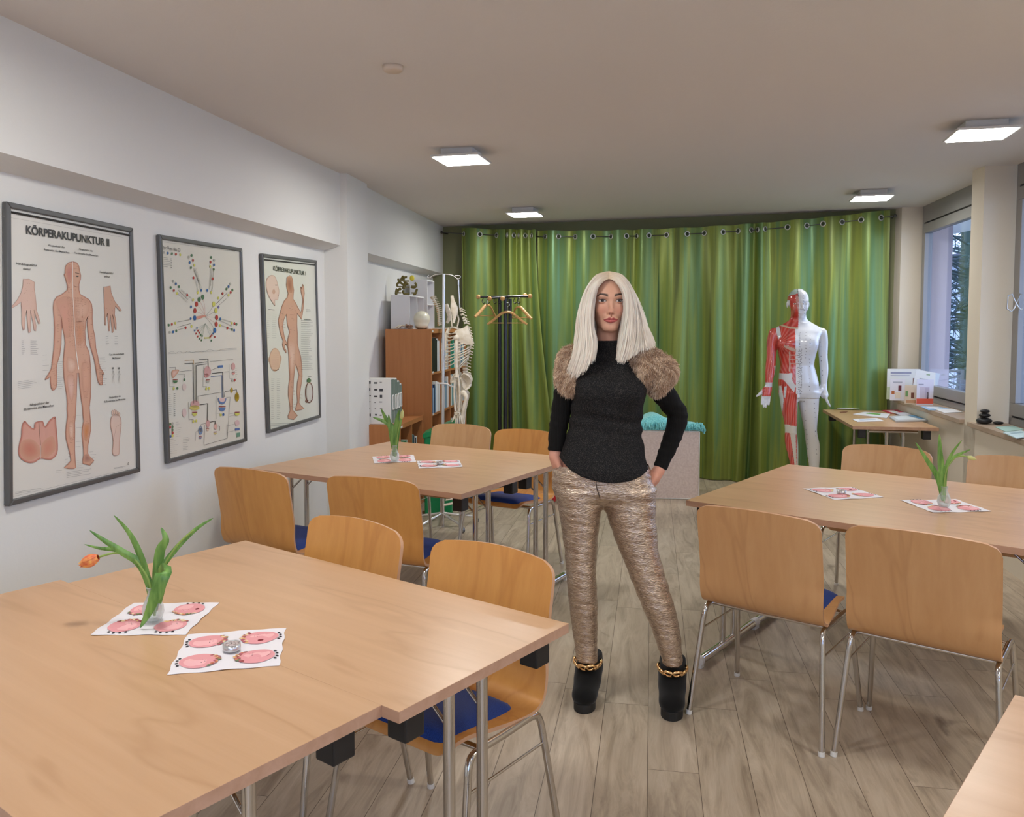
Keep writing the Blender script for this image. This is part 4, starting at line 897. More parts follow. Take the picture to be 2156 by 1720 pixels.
        W(P_([(1650, 726), (1676, 735), (1676, 741), (1662, 737), (1651, 731)]), lin(206, 176, 160)); W(P_([(1661, 740), (1664, 740), (1664, 782), (1661, 782)]), lin(206, 170, 160)); W(P_([(1640, 786), (1664, 786), (1664, 797), (1676, 812), (1672, 826), (1650, 800), (1640, 798)]))
        for yy in (748, 757, 766, 775): W((np.abs(py-yy) < .9) & (px > 1662), lin(214, 176, 166))
        W(P_([(1664, 786), (1668, 786), (1668, 812), (1664, 812)])); W(P_([(1640, 812), (1645, 812), (1650, 840), (1647, 870), (1652, 895), (1640, 895)])); W(P_([(1651, 815), (1657, 812), (1653, 838), (1650, 835)]))
        W(P_([(1650, 893), (1680, 898), (1680, 915), (1650, 910)]), lin(216, 212, 200)); W(P_([(1663, 912), (1675, 912), (1676, 940), (1677, 985), (1674, 985), (1668, 940)]), lin(210, 204, 190))
        W((py > 805) & (py < 815) & (px < 1632), lin(206, 208, 214)); W((px < 1632) & (py > 834)); W((px < 1605) & (py > 815)); W((px < 1637) & (px > 1630) & (py > 770) & (py < 806), lin(216, 210, 210))
        W(py > 1040)
        # eyes, ears, seams and the rows of printed points
        for ex in (1673, 1691): c[(np.hypot((px-ex)/3.1, (py-639.6)/1.5) < 1) & (P[:, 1] < MY-.05)] = lin(235, 232, 228); c[(np.hypot(px-ex, py-639.6) < 1.1) & (P[:, 1] < MY-.05)] = lin(40, 40, 50)
        c[(np.abs(px-mid) < .55) & (py < 625)] = lin(70, 80, 76); c[(np.abs(py-838.8) < .5) & (px > 1680) & (px < 1725)] = lin(150, 140, 120)
        legtint = sstep(840, 930, py)*(px > 1678); c = blend(c, .45*legtint, lin(196, 186, 160))
        for (xa, ya, xb, yb_, n) in ((1684, 700, 1684, 828, 52), (1687, 735, 1687, 828, 30), (1681, 740, 1681, 828, 22), (1696, 700, 1697, 760, 10), (1706, 706, 1704, 830, 16), (1727, 720, 1732, 800, 9), (1693, 845, 1703, 975, 14), (1715, 850, 1720, 975, 14), (1664, 915, 1672, 975, 9), (1691, 615, 1694, 660, 8)):
            for k in range(n): t = k/max(1, n-1); x_ = xa+(xb-xa)*t+rng.randn()*.5; y_ = ya+(yb_-ya)*t; c[(np.abs(px-x_) < 1.0) & (np.abs(py-y_) < .45) & front] = lin(88, 88, 96)
        return c
    root = thing('anatomical_figure', 'life-size standing anatomical figure, one half red muscles, other half white', 'anatomical model', (mx0, MY, 0))
    inw(f.mesh('body', M_mann, col, root, 1)); MB().lathe([(0, 0), (.30, 0), (.30, .02), (.29, .03), (0, .03)], 40).build('base', M_white, root)
    n = M3(1659, 727, -.128); inw(MB().ball(tuple(n), .006).build('nipple_stud', M_white, root))
mannequin()
# ------------------------------------------------------------------ hanging skeleton (without skull) and its stand
SY = 6.2
def S3(px, py, dy=0.0): return aty(px, py, SY+dy)
M_bone = mat('bone_plastic', srgb(226, 216, 196), .45); noisy(M_bone, (30, 30, 30), srgb(214, 202, 178), srgb(232, 224, 208))
p = S3(933, 1112); st = thing('skeleton_stand', 'chrome wheeled stand with a hooked top wire, holding the hanging skeleton', 'stand', (p[0], SY, 0))
inw(MB().tube([S3(931.5, 1085), S3(934.6, 577)], .011, 14).build('pole', M_steel, st)); inw(MB().tube([S3(931, 1108), S3(931.6, 1000)], .017, 14).build('pole_sleeve', M_chrome, st))
q = S3(931.8, 807); inw(MB().tube([q+np.array([-.04, -.01, 0]), q+np.array([.0, -.02, .0]), q+np.array([.03, -.01, -.002]), S3(948, 812, -.02), S3(956, 815, .02)], .006, 8).build('waist_clamp', M_white, st))
lw = catmull([S3(903, 579), S3(900.5, 583), S3(905, 585), S3(910, 581), S3(920, 577.5), S3(934, 577), S3(950, 579), S3(958, 583), S3(964, 587.5), S3(969, 584), S3(967.5, 580.5), S3(958, 580)], 5); inw(MB().tube(lw, .0035, 8).build('hook_wire', M_steel, st))
bx0, by0 = float(S3(931, 1108)[0]), SY
for k in range(5):
    a = math.radians(20+72*k); e = (bx0+.27*math.cos(a), by0+.27*math.sin(a)); l = inw(MB().tube([(bx0, by0, .10), (e[0], e[1], .05)], .010, 10).build('leg', M_steel, st))
    MB().tube([(e[0]-.01*math.sin(a), e[1]+.01*math.cos(a), .023), (e[0]+.01*math.sin(a), e[1]-.01*math.cos(a), .023)], .022, 16).build('caster', M_alu, l)
sk = thing('skeleton', 'hanging plastic skeleton without a skull, seen from its side', 'skeleton', (p[0]+.15, SY, 0))
inw(MB().tube([S3(965.3, 589), S3(965.3, 600)], .006, 8).tube([S3(965.3, 598), S3(968, 648)], .0045, 8).build('hanging_rod', M_steel, sk))
spn = catmull([S3(968.5, 645), S3(973, 662), S3(981, 682), S3(986, 705), S3(988, 728), S3(984, 748), S3(980, 765), S3(980, 782), S3(983, 797)], 8)
ln = [0]
for i in range(1, len(spn)): ln.append(ln[-1]+np.linalg.norm(spn[i]-spn[i-1]))
for k in range(24):
    d = ln[-1]*(k+.5)/24; j = min(len(spn)-2, int(np.searchsorted(ln, d))); c = spn[j]; t = spn[j+1]-spn[j-1]; t /= np.linalg.norm(t); nx = np.array([t[2], 0, -t[0]])
    sz = .011+.010*k/24; v = MB(); v.tube([c-t*.007-nx*sz*.6*-1*0, c+t*.007], sz, 10); v.tube([c+nx*-.0*sz, c+np.array([1, 0, -.35])*(.035+.006*(k > 17))], [.006, .0035], 6); v.tube([c+np.array([.008, -.03, 0]), c+np.array([.008, .03, 0])], .0035, 6); inw(v.build('vertebra', M_bone, sk))
rib_top, rib_bot = 0, 0
for side in (-1, 1):
    for k in range(12):
        t = k/11; s_ = spn[min(len(spn)-1, int((.30+.40*t)*(len(spn)-1)))]; L_ = (.075+.105*math.sin(math.pi*min(1, .15+t*.62)))*(1 if k < 10 else .6); wv = (.05+.075*math.sin(math.pi*(.15+.6*t)))
        fx = s_[0]-L_; drop = .045+.05*t; pts = [(s_[0]-.01, SY, s_[2]), (s_[0]+.012, SY+side*wv*.55, s_[2]+.004), (s_[0]-L_*.25, SY+side*wv, s_[2]-drop*.35), (s_[0]-L_*.65, SY+side*wv*.92, s_[2]-drop*.75), (s_[0]-L_*.95, SY+side*wv*.45, s_[2]-drop)]
        if k < 7: pts.append((S3(941+k*.5, 700)[0], SY+side*.012, s_[2]-drop*(.85)))
        elif k < 10: pts.append((fx+.02, SY+side*.05, s_[2]-drop*.8+.02))
        else: pts = pts[:4]
        inw(MB().tube(catmull(pts, 6), .0062, 8, flat=.6).build('rib', M_bone, sk))
inw(MB().tube([S3(946, 690), S3(940, 705), S3(937, 722), S3(938, 738)], [.012, .014, .014, .008], 10, flat=.4).build('sternum', M_bone, sk))
for side in (-1, 1):
    y = SY+side*.12; o3 = lambda px, py, dy=0: aty(px, py, SY)+np.array([0, side*(.115+dy), 0])
    T_ = [o3(959, 697), o3(986, 687), o3(997.5, 725), o3(973, 723)]
    if side < 0:
        sh = [[T_[0]*(1-u)*(1-v)+T_[1]*u*(1-v)+T_[2]*u*v+T_[3]*(1-u)*v+np.array([0, -.012*math.sin(math.pi*u)*math.sin(math.pi*v), 0]) for v in np.linspace(0, 1, 7)] for u in np.linspace(0, 1, 7)]
    else: sh = [[T_[0]*(1-u)*(1-v)+T_[1]*u*(1-v)+T_[2]*u*v+T_[3]*(1-u)*v for v in np.linspace(0, 1, 5)] for u in np.linspace(0, 1, 5)]
    inw(MB().sheet(sh, .007).build('shoulder_blade', M_bone, sk))
    inw(MB().tube(catmull([o3(946, 692, -.10), o3(955, 689, -.04), o3(966, 693, 0)], 5), .006, 8).build('collar_bone', M_bone, sk))
    d = 0 if side < 0 else .0
    hm = catmull([o3(963, 711, .01), o3(963.5, 730, .02), o3(963.5, 760, .02), o3(964, 784, .02), o3(963.5, 792, .02)], 4); inw(MB().tube(hm, [.020]+[.0135]*4+[.010]*(len(hm)-9)+[.012, .014, .016, .017], 12).ball(tuple(hm[0]), .022).build('upper_arm_bone', M_bone, sk))
    for (a, b, m_) in (((961, 790), (961.5, 862), -2.2), ((967, 786), (969, 862), 2)): inw(MB().tube(catmull([o3(*a, .02), o3((a[0]+b[0])/2+m_, (a[1]+b[1])/2, .02), o3(*b, .02)], 6), .0075, 8).build('forearm_bone', M_bone, sk))
    hd = MB()
    for k in range(8): hd.ball(tuple(o3(960.5+(k % 4)*3.2, 865+(k//4)*3.2, .02+.004*(k % 3))), .0075, seg=8)
    for k in range(5):
        bx1 = 960+k*3; tx = 954+k*6.0-(2 if k == 4 else 0); ty = (884, 899, 903, 900, 892)[k]; pts = [o3(bx1, 870, .02), o3(bx1*.5+tx*.5, 880, .025), o3(tx*.8+bx1*.2, (880+ty)/2, .028), o3(tx, ty, .03)]
        hd.tube(pts, [.0055, .005, .0045, .003], 8)
        for q in pts[1:3]: hd.ball(tuple(q), .0062, seg=8)
    inw(hd.build('hand_bones', M_bone, sk))
    # pelvis half, thigh and lower leg
    py_ = [(972, 792), (978, 785), (988, 789), (993, 800), (988, 815), (981, 822), (974, 812)]; ct = np.mean([o3(*q, -.05) for q in py_], 0)
    rg = catmull([o3(q[0], q[1], -.04+.03*math.sin(i)) for i, q in enumerate(py_)], 4, True); v = MB(); vs = [tuple(ct)]+[tuple(q) for q in rg]
    G2 = [[ct*(1-u)+np.array(q)*u+np.array([0, side*-.02*(1-u*u), 0]) for u in np.linspace(.05, 1, 5)] for q in list(rg)+[rg[0]]]; v.sheet(G2, .010)
    v.tube(catmull([o3(972, 795, -.02), o3(962, 800, -.02), o3(952, 803, -.05), o3(956, 790, -.03), o3(962, 784, -.03)], 5), [.008]*6+[.012]*8+[.007]*7, 8, flat=.6); v.tube(catmull([o3(981, 820, -.03), o3(990, 812, -.05), o3(989, 800, -.07)], 5), .008, 8); inw(v.build('hip_bone', M_bone, sk))
    fm = catmull([o3(979, 826, -.03), o3(983, 834, -.0), o3(980, 850, 0), o3(975, 878, 0), o3(972, 935, -.02), o3(972, 942, -.02)], 4); inw(MB().tube(fm, [.016, .017, .018, .018]+[.013]*(len(fm)-8)+[.015, .019, .024, .024], 12).ball(tuple(o3(977.5, 826, -.04)), .026).build('thigh_bone', M_bone, sk))
    tb = catmull([o3(972, 946, -.02), o3(973, 955, -.02), o3(973, 1030, -.02), o3(973, 1046, -.02)], 5); inw(MB().tube(tb, [.023]+[.017]*4+[.010]*(len(tb)-7)+[.012, .013], 10).build('shin_bone', M_bone, sk)); inw(MB().tube([o3(978, 950, -.02), o3(978, 1044, -.02)], .006, 8).build('calf_bone', M_bone, sk))
    fb = MB(); a_ = o3(974, 1050, -.02); fb.ball(tuple(a_), (.03, .018, .016), seg=10)
    for k in range(5): fb.tube([a_+np.array([-.02, (k-2)*.006, 0]), a_+np.array([-.09, (k-2)*.012, -.02]), a_+np.array([-.135, (k-2)*.014, -.028])], [.006, .005, .004], 6)
    inw(fb.build('foot_bones', M_bone, sk))
inw(MB().tube([S3(951.5, 622, -.08), S3(953, 632, -.08), S3(956, 648, -.08), S3(957, 657, -.08), S3(957, 668, -.08), S3(955, 680, -.08)], [.011, .014, .028, .027, .012, .008], 12, flat=.6).build('raised_bone', M_bone, sk))
inw(MB().tube([S3(950.5, 650, -.07), S3(950, 665, -.07), S3(951.5, 687, -.06)], .005, 8).tube([S3(961, 655, -.08), S3(966, 672, -.03), S3(963, 688, -.03)], .006, 8).build('ligament_strip', M_bone, sk))
# ------------------------------------------------------------------ shelves on the left
ed = np.array([.148, .989]); ed /= np.linalg.norm(ed); en = np.array([ed[1], -ed[0]]); ea = math.atan2(ed[1], ed[0])
def shelf_unit(name, label, cat, back, L_, D_, H_, cols, rows, th=.035, material=None, ti=.018, backpanel=False):
    """local: x along the wall, y = -depth .. 0 (front at y=-D)"""
    material = material or M_shelf
    r = thing(name, label, cat, (back[0], back[1], back[2] if len(back) > 2 else 0), ea)
    MB().box((th/2, -D_/2, H_/2), (th, D_, H_)).build('side_panel', material, r, bevel=.001); MB().box((L_-th/2, -D_/2, H_/2), (th, D_, H_)).build('side_panel', material, r, bevel=.001)
    MB().box((L_/2, -D_/2, H_-th/2), (L_-2*th, D_, th)).build('top_panel', material, r); MB().box((L_/2, -D_/2, th/2), (L_-2*th, D_, th)).build('bottom_panel', material, r)
    w = (L_-2*th-(cols-1)*ti)/cols; h = (H_-2*th-(rows-1)*ti)/rows
    for i in range(1, cols): MB().box((th+i*w+(i-.5)*ti, -D_/2, H_/2), (ti, D_-.004, H_-2*th)).build('divider', material, r)
    for j in range(1, rows):
        for i in range(cols): MB().box((th+i*(w+ti)+w/2, -D_/2, th+j*h+(j-.5)*ti), (w, D_-.004, ti)).build('shelf_board', material, r)
    if backpanel: MB().box((L_/2, -.004, H_/2), (L_-2*th, .006, H_-2*th)).build('back_panel', material, r)
    return r, w, h, th, ti
TB = np.array([-1.095, 7.15]); TL = 1.49
tall, cw, ch, th_, ti_ = shelf_unit('bookcase', 'tall brown bookcase with square compartments behind the skeleton', 'bookcase', (*TB,), TL, .405, 1.49, 4, 4, backpanel=True)
LB = np.array([-1.265, 6.41])
low, lw_, lh, _, _ = shelf_unit('bookcase', 'low brown two-by-two bookcase beside the wall pillar', 'bookcase', (*LB,), .73, .40, .75, 2, 2, backpanel=True)
cols_ = {}
def bmat(c):
    if c not in cols_: cols_[c] = mat('book_cover_%02x%02x%02x' % c, srgb(*c), .5)
    return cols_[c]
M_pages = mat('paper_pages', srgb(226, 220, 206), .8)
def book(P, x, y, z, t, d, h, c, label, group, ang=ea):
    """P: plan origin of the unit, x along it, y depth from the back"""
    o = thing('book', label, 'book', (P[0]+ed[0]*x+en[0]*y, P[1]+ed[1]*x+en[1]*y, z), ang, group)
    m = MB(); m.box((0, d/2, h/2), (t, d, h)); MB().box((0, -d/2+.0, h/2), (t, d, h)).build('cover', bmat(c), o); MB().box((0, -d/2, h/2+.0), (t*.8, d*.96, h*1.004)).build('pages', M_pages, o)
    return o
cn = {(20, 22, 26): 'black', (236, 236, 232): 'white', (40, 130, 120): 'teal', (60, 90, 140): 'blue', (150, 180, 200): 'pale blue', (30, 120, 80): 'green', (170, 40, 40): 'red', (200, 196, 184): 'cream', (24, 52, 90): 'navy', (120, 130, 140): 'grey', (190, 120, 110): 'pink', (30, 40, 60): 'dark blue'}
rowname = {3: 'top', 2: 'second', 1: 'third', 0: 'bottom'}
def fill(P, unit, cols, rows, cw, ch, th, ti, seqs, depth, nm):
    for (i, j), seq in seqs.items():
        x = th+i*(cw+ti)+.012; z0 = th+j*(ch+ti)+.001; seen = {}
        for (c, t, h) in seq:
            if x+t > th+i*(cw+ti)+cw-.004: break
            k = cn[c]; seen[k] = seen.get(k, 0)+1
            book(P, x+t/2, depth-.160, z0, t-.001, .17, min(h, ch-.02), c, '%s book in the %s row of the %s, compartment %s from the left' % (k, rowname[j+(0 if nm == 'tall bookcase' else 0)] if nm == 'tall bookcase' else ('upper' if j else 'lower'), nm, ('first', 'second', 'third', 'fourth')[i]), '%s books in one compartment (%s %d-%d)' % (k, nm, i, j)); x += t
rb = random.Random(4); ck = list(cn)
def rnd(pal, n=14, h0=.2, h1=.29): return [(rb.choice(pal), rb.uniform(.012, .034), rb.uniform(h0, h1)) for _ in range(n)]
K_, W_, T_c, B_, PB, G_, R_, CR, NV, GY, PK, DB = ck
seqs = {(0, 3): [(G_, .03, .25), (K_, .05, .30), (K_, .05, .29), (K_, .045, .30), (K_, .04, .28), (W_, .03, .29), (GY, .02, .28), (W_, .03, .27)], (1, 3): rnd([W_, T_c, PB, W_, CR], 14), (2, 3): [(T_c, .05, .24), (T_c, .04, .24), (G_, .05, .27), (T_c, .05, .27), (W_, .03, .24)], (3, 3): rnd([T_c, W_, B_]),
        (0, 2): [(B_, .02, .24), (B_, .03, .25), (PB, .04, .22), (NV, .04, .25), (PB, .03, .23), (W_, .05, .27), (W_, .04, .26), (CR, .03, .26), (W_, .04, .24)], (1, 2): rnd([B_, W_, PB, GY, PK]), (2, 2): rnd([B_, T_c, PB, W_, NV], h0=.24, h1=.3), (3, 2): rnd([B_, W_]),
        (0, 1): rnd([R_, W_, DB, GY, CR], h0=.18, h1=.22), (1, 1): rnd([GY, W_, B_, CR], h0=.16, h1=.2), (2, 1): rnd([T_c, B_, W_], h0=.16, h1=.22), (3, 1): rnd([B_, NV, W_, PB])}
fill(TB, tall, 4, 4, cw, ch, th_, ti_, seqs, .385, 'tall bookcase')
fill(LB, low, 2, 2, lw_, lh, th_, ti_, {(0, 1): [(PB, .02, .22), (W_, .02, .2), (T_c, .02, .2), (W_, .03, .21), (G_, .06, .2), (G_, .03, .22), (CR, .03, .22)], (1, 1): [(PB, .02, .24), (T_c, .03, .24), (NV, .03, .23), (CR, .02, .22), (DB, .04, .2), (W_, .02, .21)]}, .38, 'low bookcase')
# small white price-label strips on the shelf edges
def atU(P, x, y): return (P[0]+ed[0]*x+en[0]*y, P[1]+ed[1]*x+en[1]*y)
for (P, x, z, y, nm) in ((TB, .05, 1.472, .4065, 'top edge of the tall bookcase'), (TB, .06, 1.116, .404, 'shelf edge below the black books'), (TB, .07, .752, .404, 'shelf edge below the blue books'), (LB, .05, .732, .4015, 'top edge of the low bookcase')):
    o = MB().box((0, 0, 0), (.05, .0015, .016)).build('shelf_label', M_white, None, loc=(*atU(P, x, y+.001), z), rz=ea); tag(o, 'small white sticker on the '+nm, 'sticker')
# magazine files on the low bookcase
M_filew = mat('white_file_card', srgb(228, 226, 222), .5); M_fileg = mat('grey_green_card', srgb(120, 136, 128), .5); M_ink = mat('printed_ink', (.05, .05, .055, 1), .6); M_inkr = mat('red_ink', srgb(150, 30, 40), .6)
for k, (off, hh, x0, lab) in enumerate(((.0, .36, .03, 'large white magazine box with black print, front one on the low bookcase'), (.0, .355, .115, 'white magazine box with grip hole, second on the low bookcase'), (.02, .33, .20, 'white magazine box with grip hole, third on the low bookcase'), (.08, .30, .30, 'narrower printed magazine box at the back of the low bookcase'))):
    q = atU(LB, x0, 0); r = thing('magazine_box', lab, 'box', (*q, .7505), ea, 'magazine boxes on the low bookcase')
    MB().box((.038, -.17+off*-.3, hh/2), (.074, .31-off, hh)).build('case', [M_filew], r, bevel=.004); MB().box((.038, -.327+off*.2, hh/2), (.066, .004, hh-.02)).build('spine_panel', M_fileg, r)
    rg = [(.038+.02*math.copysign(min(1, abs(math.cos(a))*1.4), math.cos(a)), -.331+off*.2, .17+.055*math.copysign(min(1, abs(math.sin(a))*1.3), math.sin(a))) for a in np.linspace(0, 2*math.pi, 29)]
    MB().tube(rg, .006, 8, cap=False).build('grip', M_filew, r)
    if k in (0, 3):
        rr = random.Random(2+k)
        for i in range(6):
            z = hh-.03-i*.05
            for jj in range(5):
                t = MB(); w_ = rr.uniform(.008, .03); t.box((-.0005, -.05-jj*.048-rr.uniform(0, .01), z-rr.uniform(0, .012)), (.001, w_, rr.choice([.004, .006, .012, .022])), 1 if rr.random() < .08 else 0); t.build('printed_mark', [M_ink, M_inkr], r)
# white wall cubes
M_mdf = mat('white_board', srgb(220, 220, 222), .5)
wb, *_ = shelf_unit('wall_cube_shelf', 'long low white box shelf on top of the tall bookcase', 'shelf', (*atU(TB, .17, .0), 1.4905), .52, .17, .30, 2, 1, th=.012, material=M_mdf, ti=.012, backpanel=True)
wb2, *_ = shelf_unit('wall_cube_shelf', 'upright white box shelf at the back above the tall bookcase', 'shelf', (*atU(TB, .80, .0), 1.4905), .28, .17, .47, 1, 2, th=.012, material=M_mdf, ti=.012, backpanel=True)
M_olive = mat('olive_lacquer', srgb(104, 92, 30), .3, .2); M_yel = mat('yellow_plastic', srgb(224, 206, 60), .4)
o_ = atU(TB, .32, .10); r = thing('letter_ornament', 'olive cut-out ornament of stacked curls with a yellow piece on the white box shelf', 'ornament', (*o_, 1.791), ea-math.radians(70))
for k, (x, z, kind) in enumerate(((-.07, .035, 'C'), (.0, .03, 'O'), (.07, .035, 'U'), (-.06, .09, 'H'), (.0, .085, 'B'), (.065, .095, 'H'), (-.05, .145, 'U'), (.0, .14, 'H'))):
    m = MB(); a0 = k*1.9+.6; n_ = 19; kk = 1 if k % 2 else 2
    m.tube([(x+.030*math.cos(a0+t*2.6)*(1-.25*t), 0, z+.024*math.sin(a0+t*2.6*kk)) for t in np.linspace(0, 1.35, n_)], .0105, 8); m.box((x, 0, z-.012), (.05, .022, .012))
    m.build('cutout', M_olive, r, bevel=.002)
MB().ball((.052, 0, .155), (.022, .012, .026)).build('yellow_piece', M_yel, r)
# bone models on the tall bookcase
p = aty(888, 672, 7.32); r = thing('skull_model', 'pale skull model seen from behind on the tall bookcase', 'skull', (p[0], 7.32, 1.4905))
f = Field(np.arange(-.09, .09, .005), np.arange(-.12, .11, .005), np.arange(0, .17, .005)); f.ell((0, 0, .088), (.072, .088, .072), 0); f.ell((0, .055, .045), (.05, .05, .042), .03); f.ell((0, -.03, .03), (.055, .05, .028), .03); f.mesh('cranium', mat('pale_skull', srgb(226, 222, 200), .3), None, r, 1)
MB().tube([(-.05, .02, .012), (-.03, .075, .01), (.03, .075, .01), (.05, .02, .012)], .011, 8).build('jaw', M_bone, r)
p = aty(853, 686, 7.24); r = thing('hand_bone_model', 'small articulated hand-bone model lying left of the pale skull', 'bone model', (p[0], 7.24, 1.4905))
for k in range(5):
    m = MB(); a = math.radians(150+k*16); L_ = (.06, .085, .09, .085, .07)[k]
    for q in range(4): m.tube([(math.cos(a)*L_*q/4, math.sin(a)*L_*q/4, .02+.012*math.sin(q)), (math.cos(a)*L_*(q+.85)/4, math.sin(a)*L_*(q+.85)/4, .02+.012*math.sin(q+.85))], .005, 8)
    m.build('finger_bones', M_bone, r)
m = MB(); rr = random.Random(3)
for k in range(12): m.ball((rr.uniform(-.005, .06), rr.uniform(-.02, .02), rr.uniform(.01, .035)), rr.uniform(.008, .013), seg=8)
m.build('wrist_bones', mat('brown_bone', srgb(150, 118, 96), .5), r)
p = aty(921, 688, 7.4); r = thing('spine_model', 'curved spine and pelvis model standing on the tall bookcase', 'spine model', (p[0], 7.4, 1.4905))
M_disc = mat('amber_disc', srgb(206, 160, 96), .4)
def R3(px, py): v = aty(px, py, 7.4); return np.array([v[0]-p[0], 0, v[2]-1.4905])
sp_ = catmull([R3(909.5, 624), R3(915, 634), R3(921, 648), R3(923.5, 662), R3(924, 676), R3(925, 686)], 7)
for k in range(0, len(sp_)-2, 2):
    c = sp_[k]; m = MB(); m.tube([c, c+np.array([.003, 0, -.011])], .013, 10); m.tube([c, c+np.array([.035, 0, .002])], [.006, .003], 6); m.build('vertebra', M_bone, r); MB().tube([c+np.array([-.004, 0, -.009]), c+np.array([-.003, 0, -.014])], .012, 10).build('disc', M_disc, r)
MB().tube([R3(940, 640), R3(944, 655), R3(948, 668), R3(941, 680)], [.014, .022, .022, .012], 10, flat=.6).build('pelvis', M_bone, r); MB().box((.02, 0, .006), (.12, .08, .012)).build('foot_plate', M_bone, r, bevel=.002)
# tall green box beside the stand
q = atz(914, 1090, 0); M_green = mat('green_plastic', srgb(20, 140, 84), .35)
r = thing('storage_box', 'tall green plastic box behind the pale chair, in front of the bookcases', 'box', (-.59, 6.64, 0), 0)
MB().box((0, 0, .32), (.22, .2, .64)).build('body', M_green, r, bevel=.012)
MB().add([(-.12, -.11, .62), (.12, -.11, .68), (.12, .11, .68), (-.12, .11, .62), (-.12, -.11, .66), (.12, -.11, .76), (.12, .11, .76), (-.12, .11, .66)], [(0, 3, 2, 1), (4, 5, 6, 7), (0, 1, 5, 4), (1, 2, 6, 5), (2, 3, 7, 6), (3, 0, 4, 7)]).build('lid', M_green, r, bevel=.006)
# ------------------------------------------------------------------ coat rack
RY = 7.55
def K3(px, py, dy=0.0): return aty(px, py, RY+dy)
M_rack = mat('dark_grey_tube', (.05, .05, .055, 1), .3, .7); M_knob = wood('turned_beech', srgb(226, 178, 116), srgb(214, 164, 100), srgb(190, 140, 80), 2, .35); M_hang = wood('hanger_wood', srgb(224, 176, 112), srgb(210, 160, 98), srgb(186, 136, 78), 0, .35)
p = K3(1063, 900); r = thing('coat_rack', 'dark metal coat rack with wooden knobs before the curtain', 'coat rack', (p[0], RY, 0))
for px, dy in ((1052, 0), (1064, -.03), (1074, .02)): inw(MB().tube([(K3(px, 700, dy)[0], RY+dy, .03), (K3(px, 700, dy)[0], RY+dy, 1.765)], .0165, 14).build('pole', M_rack, r))
MB().lathe([(0, 0), (.24, 0), (.24, .018), (.05, .035), (0, .035)], 36).build('base', M_rack, r)
for i, (a, b, dy) in enumerate((((1007, 625), (1116, 624), .0), ((1031, 628), (1106, 622), -.06), ((1058, 629), (1070, 623), -.09))): inw(MB().tube([K3(*a, dy), K3(*b, dy+(.1 if i else 0))], .009, 10).build('cross_arm', M_rack, r))
for (x, y, dy) in ((1007, 625, 0), (1031, 628.5, -.06), (1058, 628.5, -.09), (1105.5, 622, .04), (1116, 623.5, 0)): inw(MB().ball(tuple(K3(x, y, dy)), .021).build('knob', M_knob, r))
for x in (1018, 1028, 1042, 1052, 1070, 1084, 1092): inw(MB().tube(catmull([K3(x, 627, -.02), K3(x-3, 634, -.03), K3(x, 639, -.05), K3(x+4, 636, -.06)], 4), .0035, 8).build('hook', M_rack, r))
def hanger(cx, cy, ang, label, w=.21):
    o = K3(cx, cy); t = thing('coat_hanger', label, 'coat hanger', (o[0], RY-.05, o[2]), ang, 'wooden coat hangers on the rack')
    MB().tube(catmull([(0, 0, -.005), (0, 0, .03), (.004, 0, .045), (.02, 0, .056), (.014, 0, .075), (-.006, 0, .078)], 5), .0022, 8).build('hook', M_steel, t)
    for s in (-1, 1): pass
    m = MB(); pts = catmull([(-w, .02, -.115), (-w*.75, .012, -.085), (-.05, 0, -.018), (0, 0, -.006), (.05, 0, -.018), (w*.75, .012, -.085), (w, .02, -.115)], 6); m.tube(pts, [.013]*4+[.0145]*(len(pts)-8)+[.013]*4, 10, flat=.55); m.build('shoulder', M_hang, t)
    MB().tube([(-w*.86, .015, -.104), (w*.86, .015, -.104)], .004, 8).build('bar', M_hang, t)
hanger(1068, 656, 0, 'wooden coat hanger facing the viewer, middle of three', .18); hanger(1027, 641, math.radians(62), 'wooden coat hanger turned sideways on the left of the rack', .19); hanger(1092, 645, math.radians(-60), 'wooden coat hanger turned sideways on the right of the rack', .19)
# ------------------------------------------------------------------ couch box, blanket, red bag
M_fab = mat('pale_pink_fabric', srgb(214, 196, 188), .8); noisy(M_fab, (60, 60, 60), srgb(206, 188, 180), srgb(220, 204, 196), bump=.3, dist=.001)
bxr = atz(1478, 1051, 0); br_ = math.radians(-6)
r = thing('padded_box', 'large pale pink fabric box with white piping behind the woman', 'box', (bxr[0]-.32, bxr[1]+.24, 0), br_)
MB().box((0, 0, .303), (.63, .46, .605)).build('body', M_fab, r, bevel=.012)
for x in (-.312, .312): MB().tube([(x, -.229, .01), (x, -.229, .598)], .004, 8).build('piping', M_white, r)
for z in (.006, .6): MB().tube([(-.312, -.229, z), (.312, -.229, z)], .004, 8).build('piping', M_white, r)
M_turq = mat('turquoise_knit', srgb(120, 205, 208), .9, 0, .2, Sheen_Weight=.3); noisy(M_turq, (90, 90, 90), srgb(96, 186, 192), srgb(150, 224, 224), bump=.8, dist=.004)
q = aty(1425, 905, bxr[1]-.0); bl = thing('blanket', 'turquoise fringed knitted blanket folded on the pale box', 'blanket', (bxr[0]-.285, bxr[1]+.20, .606), br_)
G = []
for i in range(30):
    t = i/29; row = []
    for j in range(20):
        s = j/19; x = -.30+.60*t; y = -.2+.36*s; hgt = (.055+.07*math.exp(-((x+.12)/.13)**2))*(1-abs(2*s-1)**6)*(1-abs(2*t-1)**8)+.006*math.sin(t*16+s*5); row.append((x, y, max(.004, hgt)))
    G.append(row)
MB().sheet(G, .012).build('folded_cloth', M_turq, bl)
fr = MB(); rr = random.Random(8)
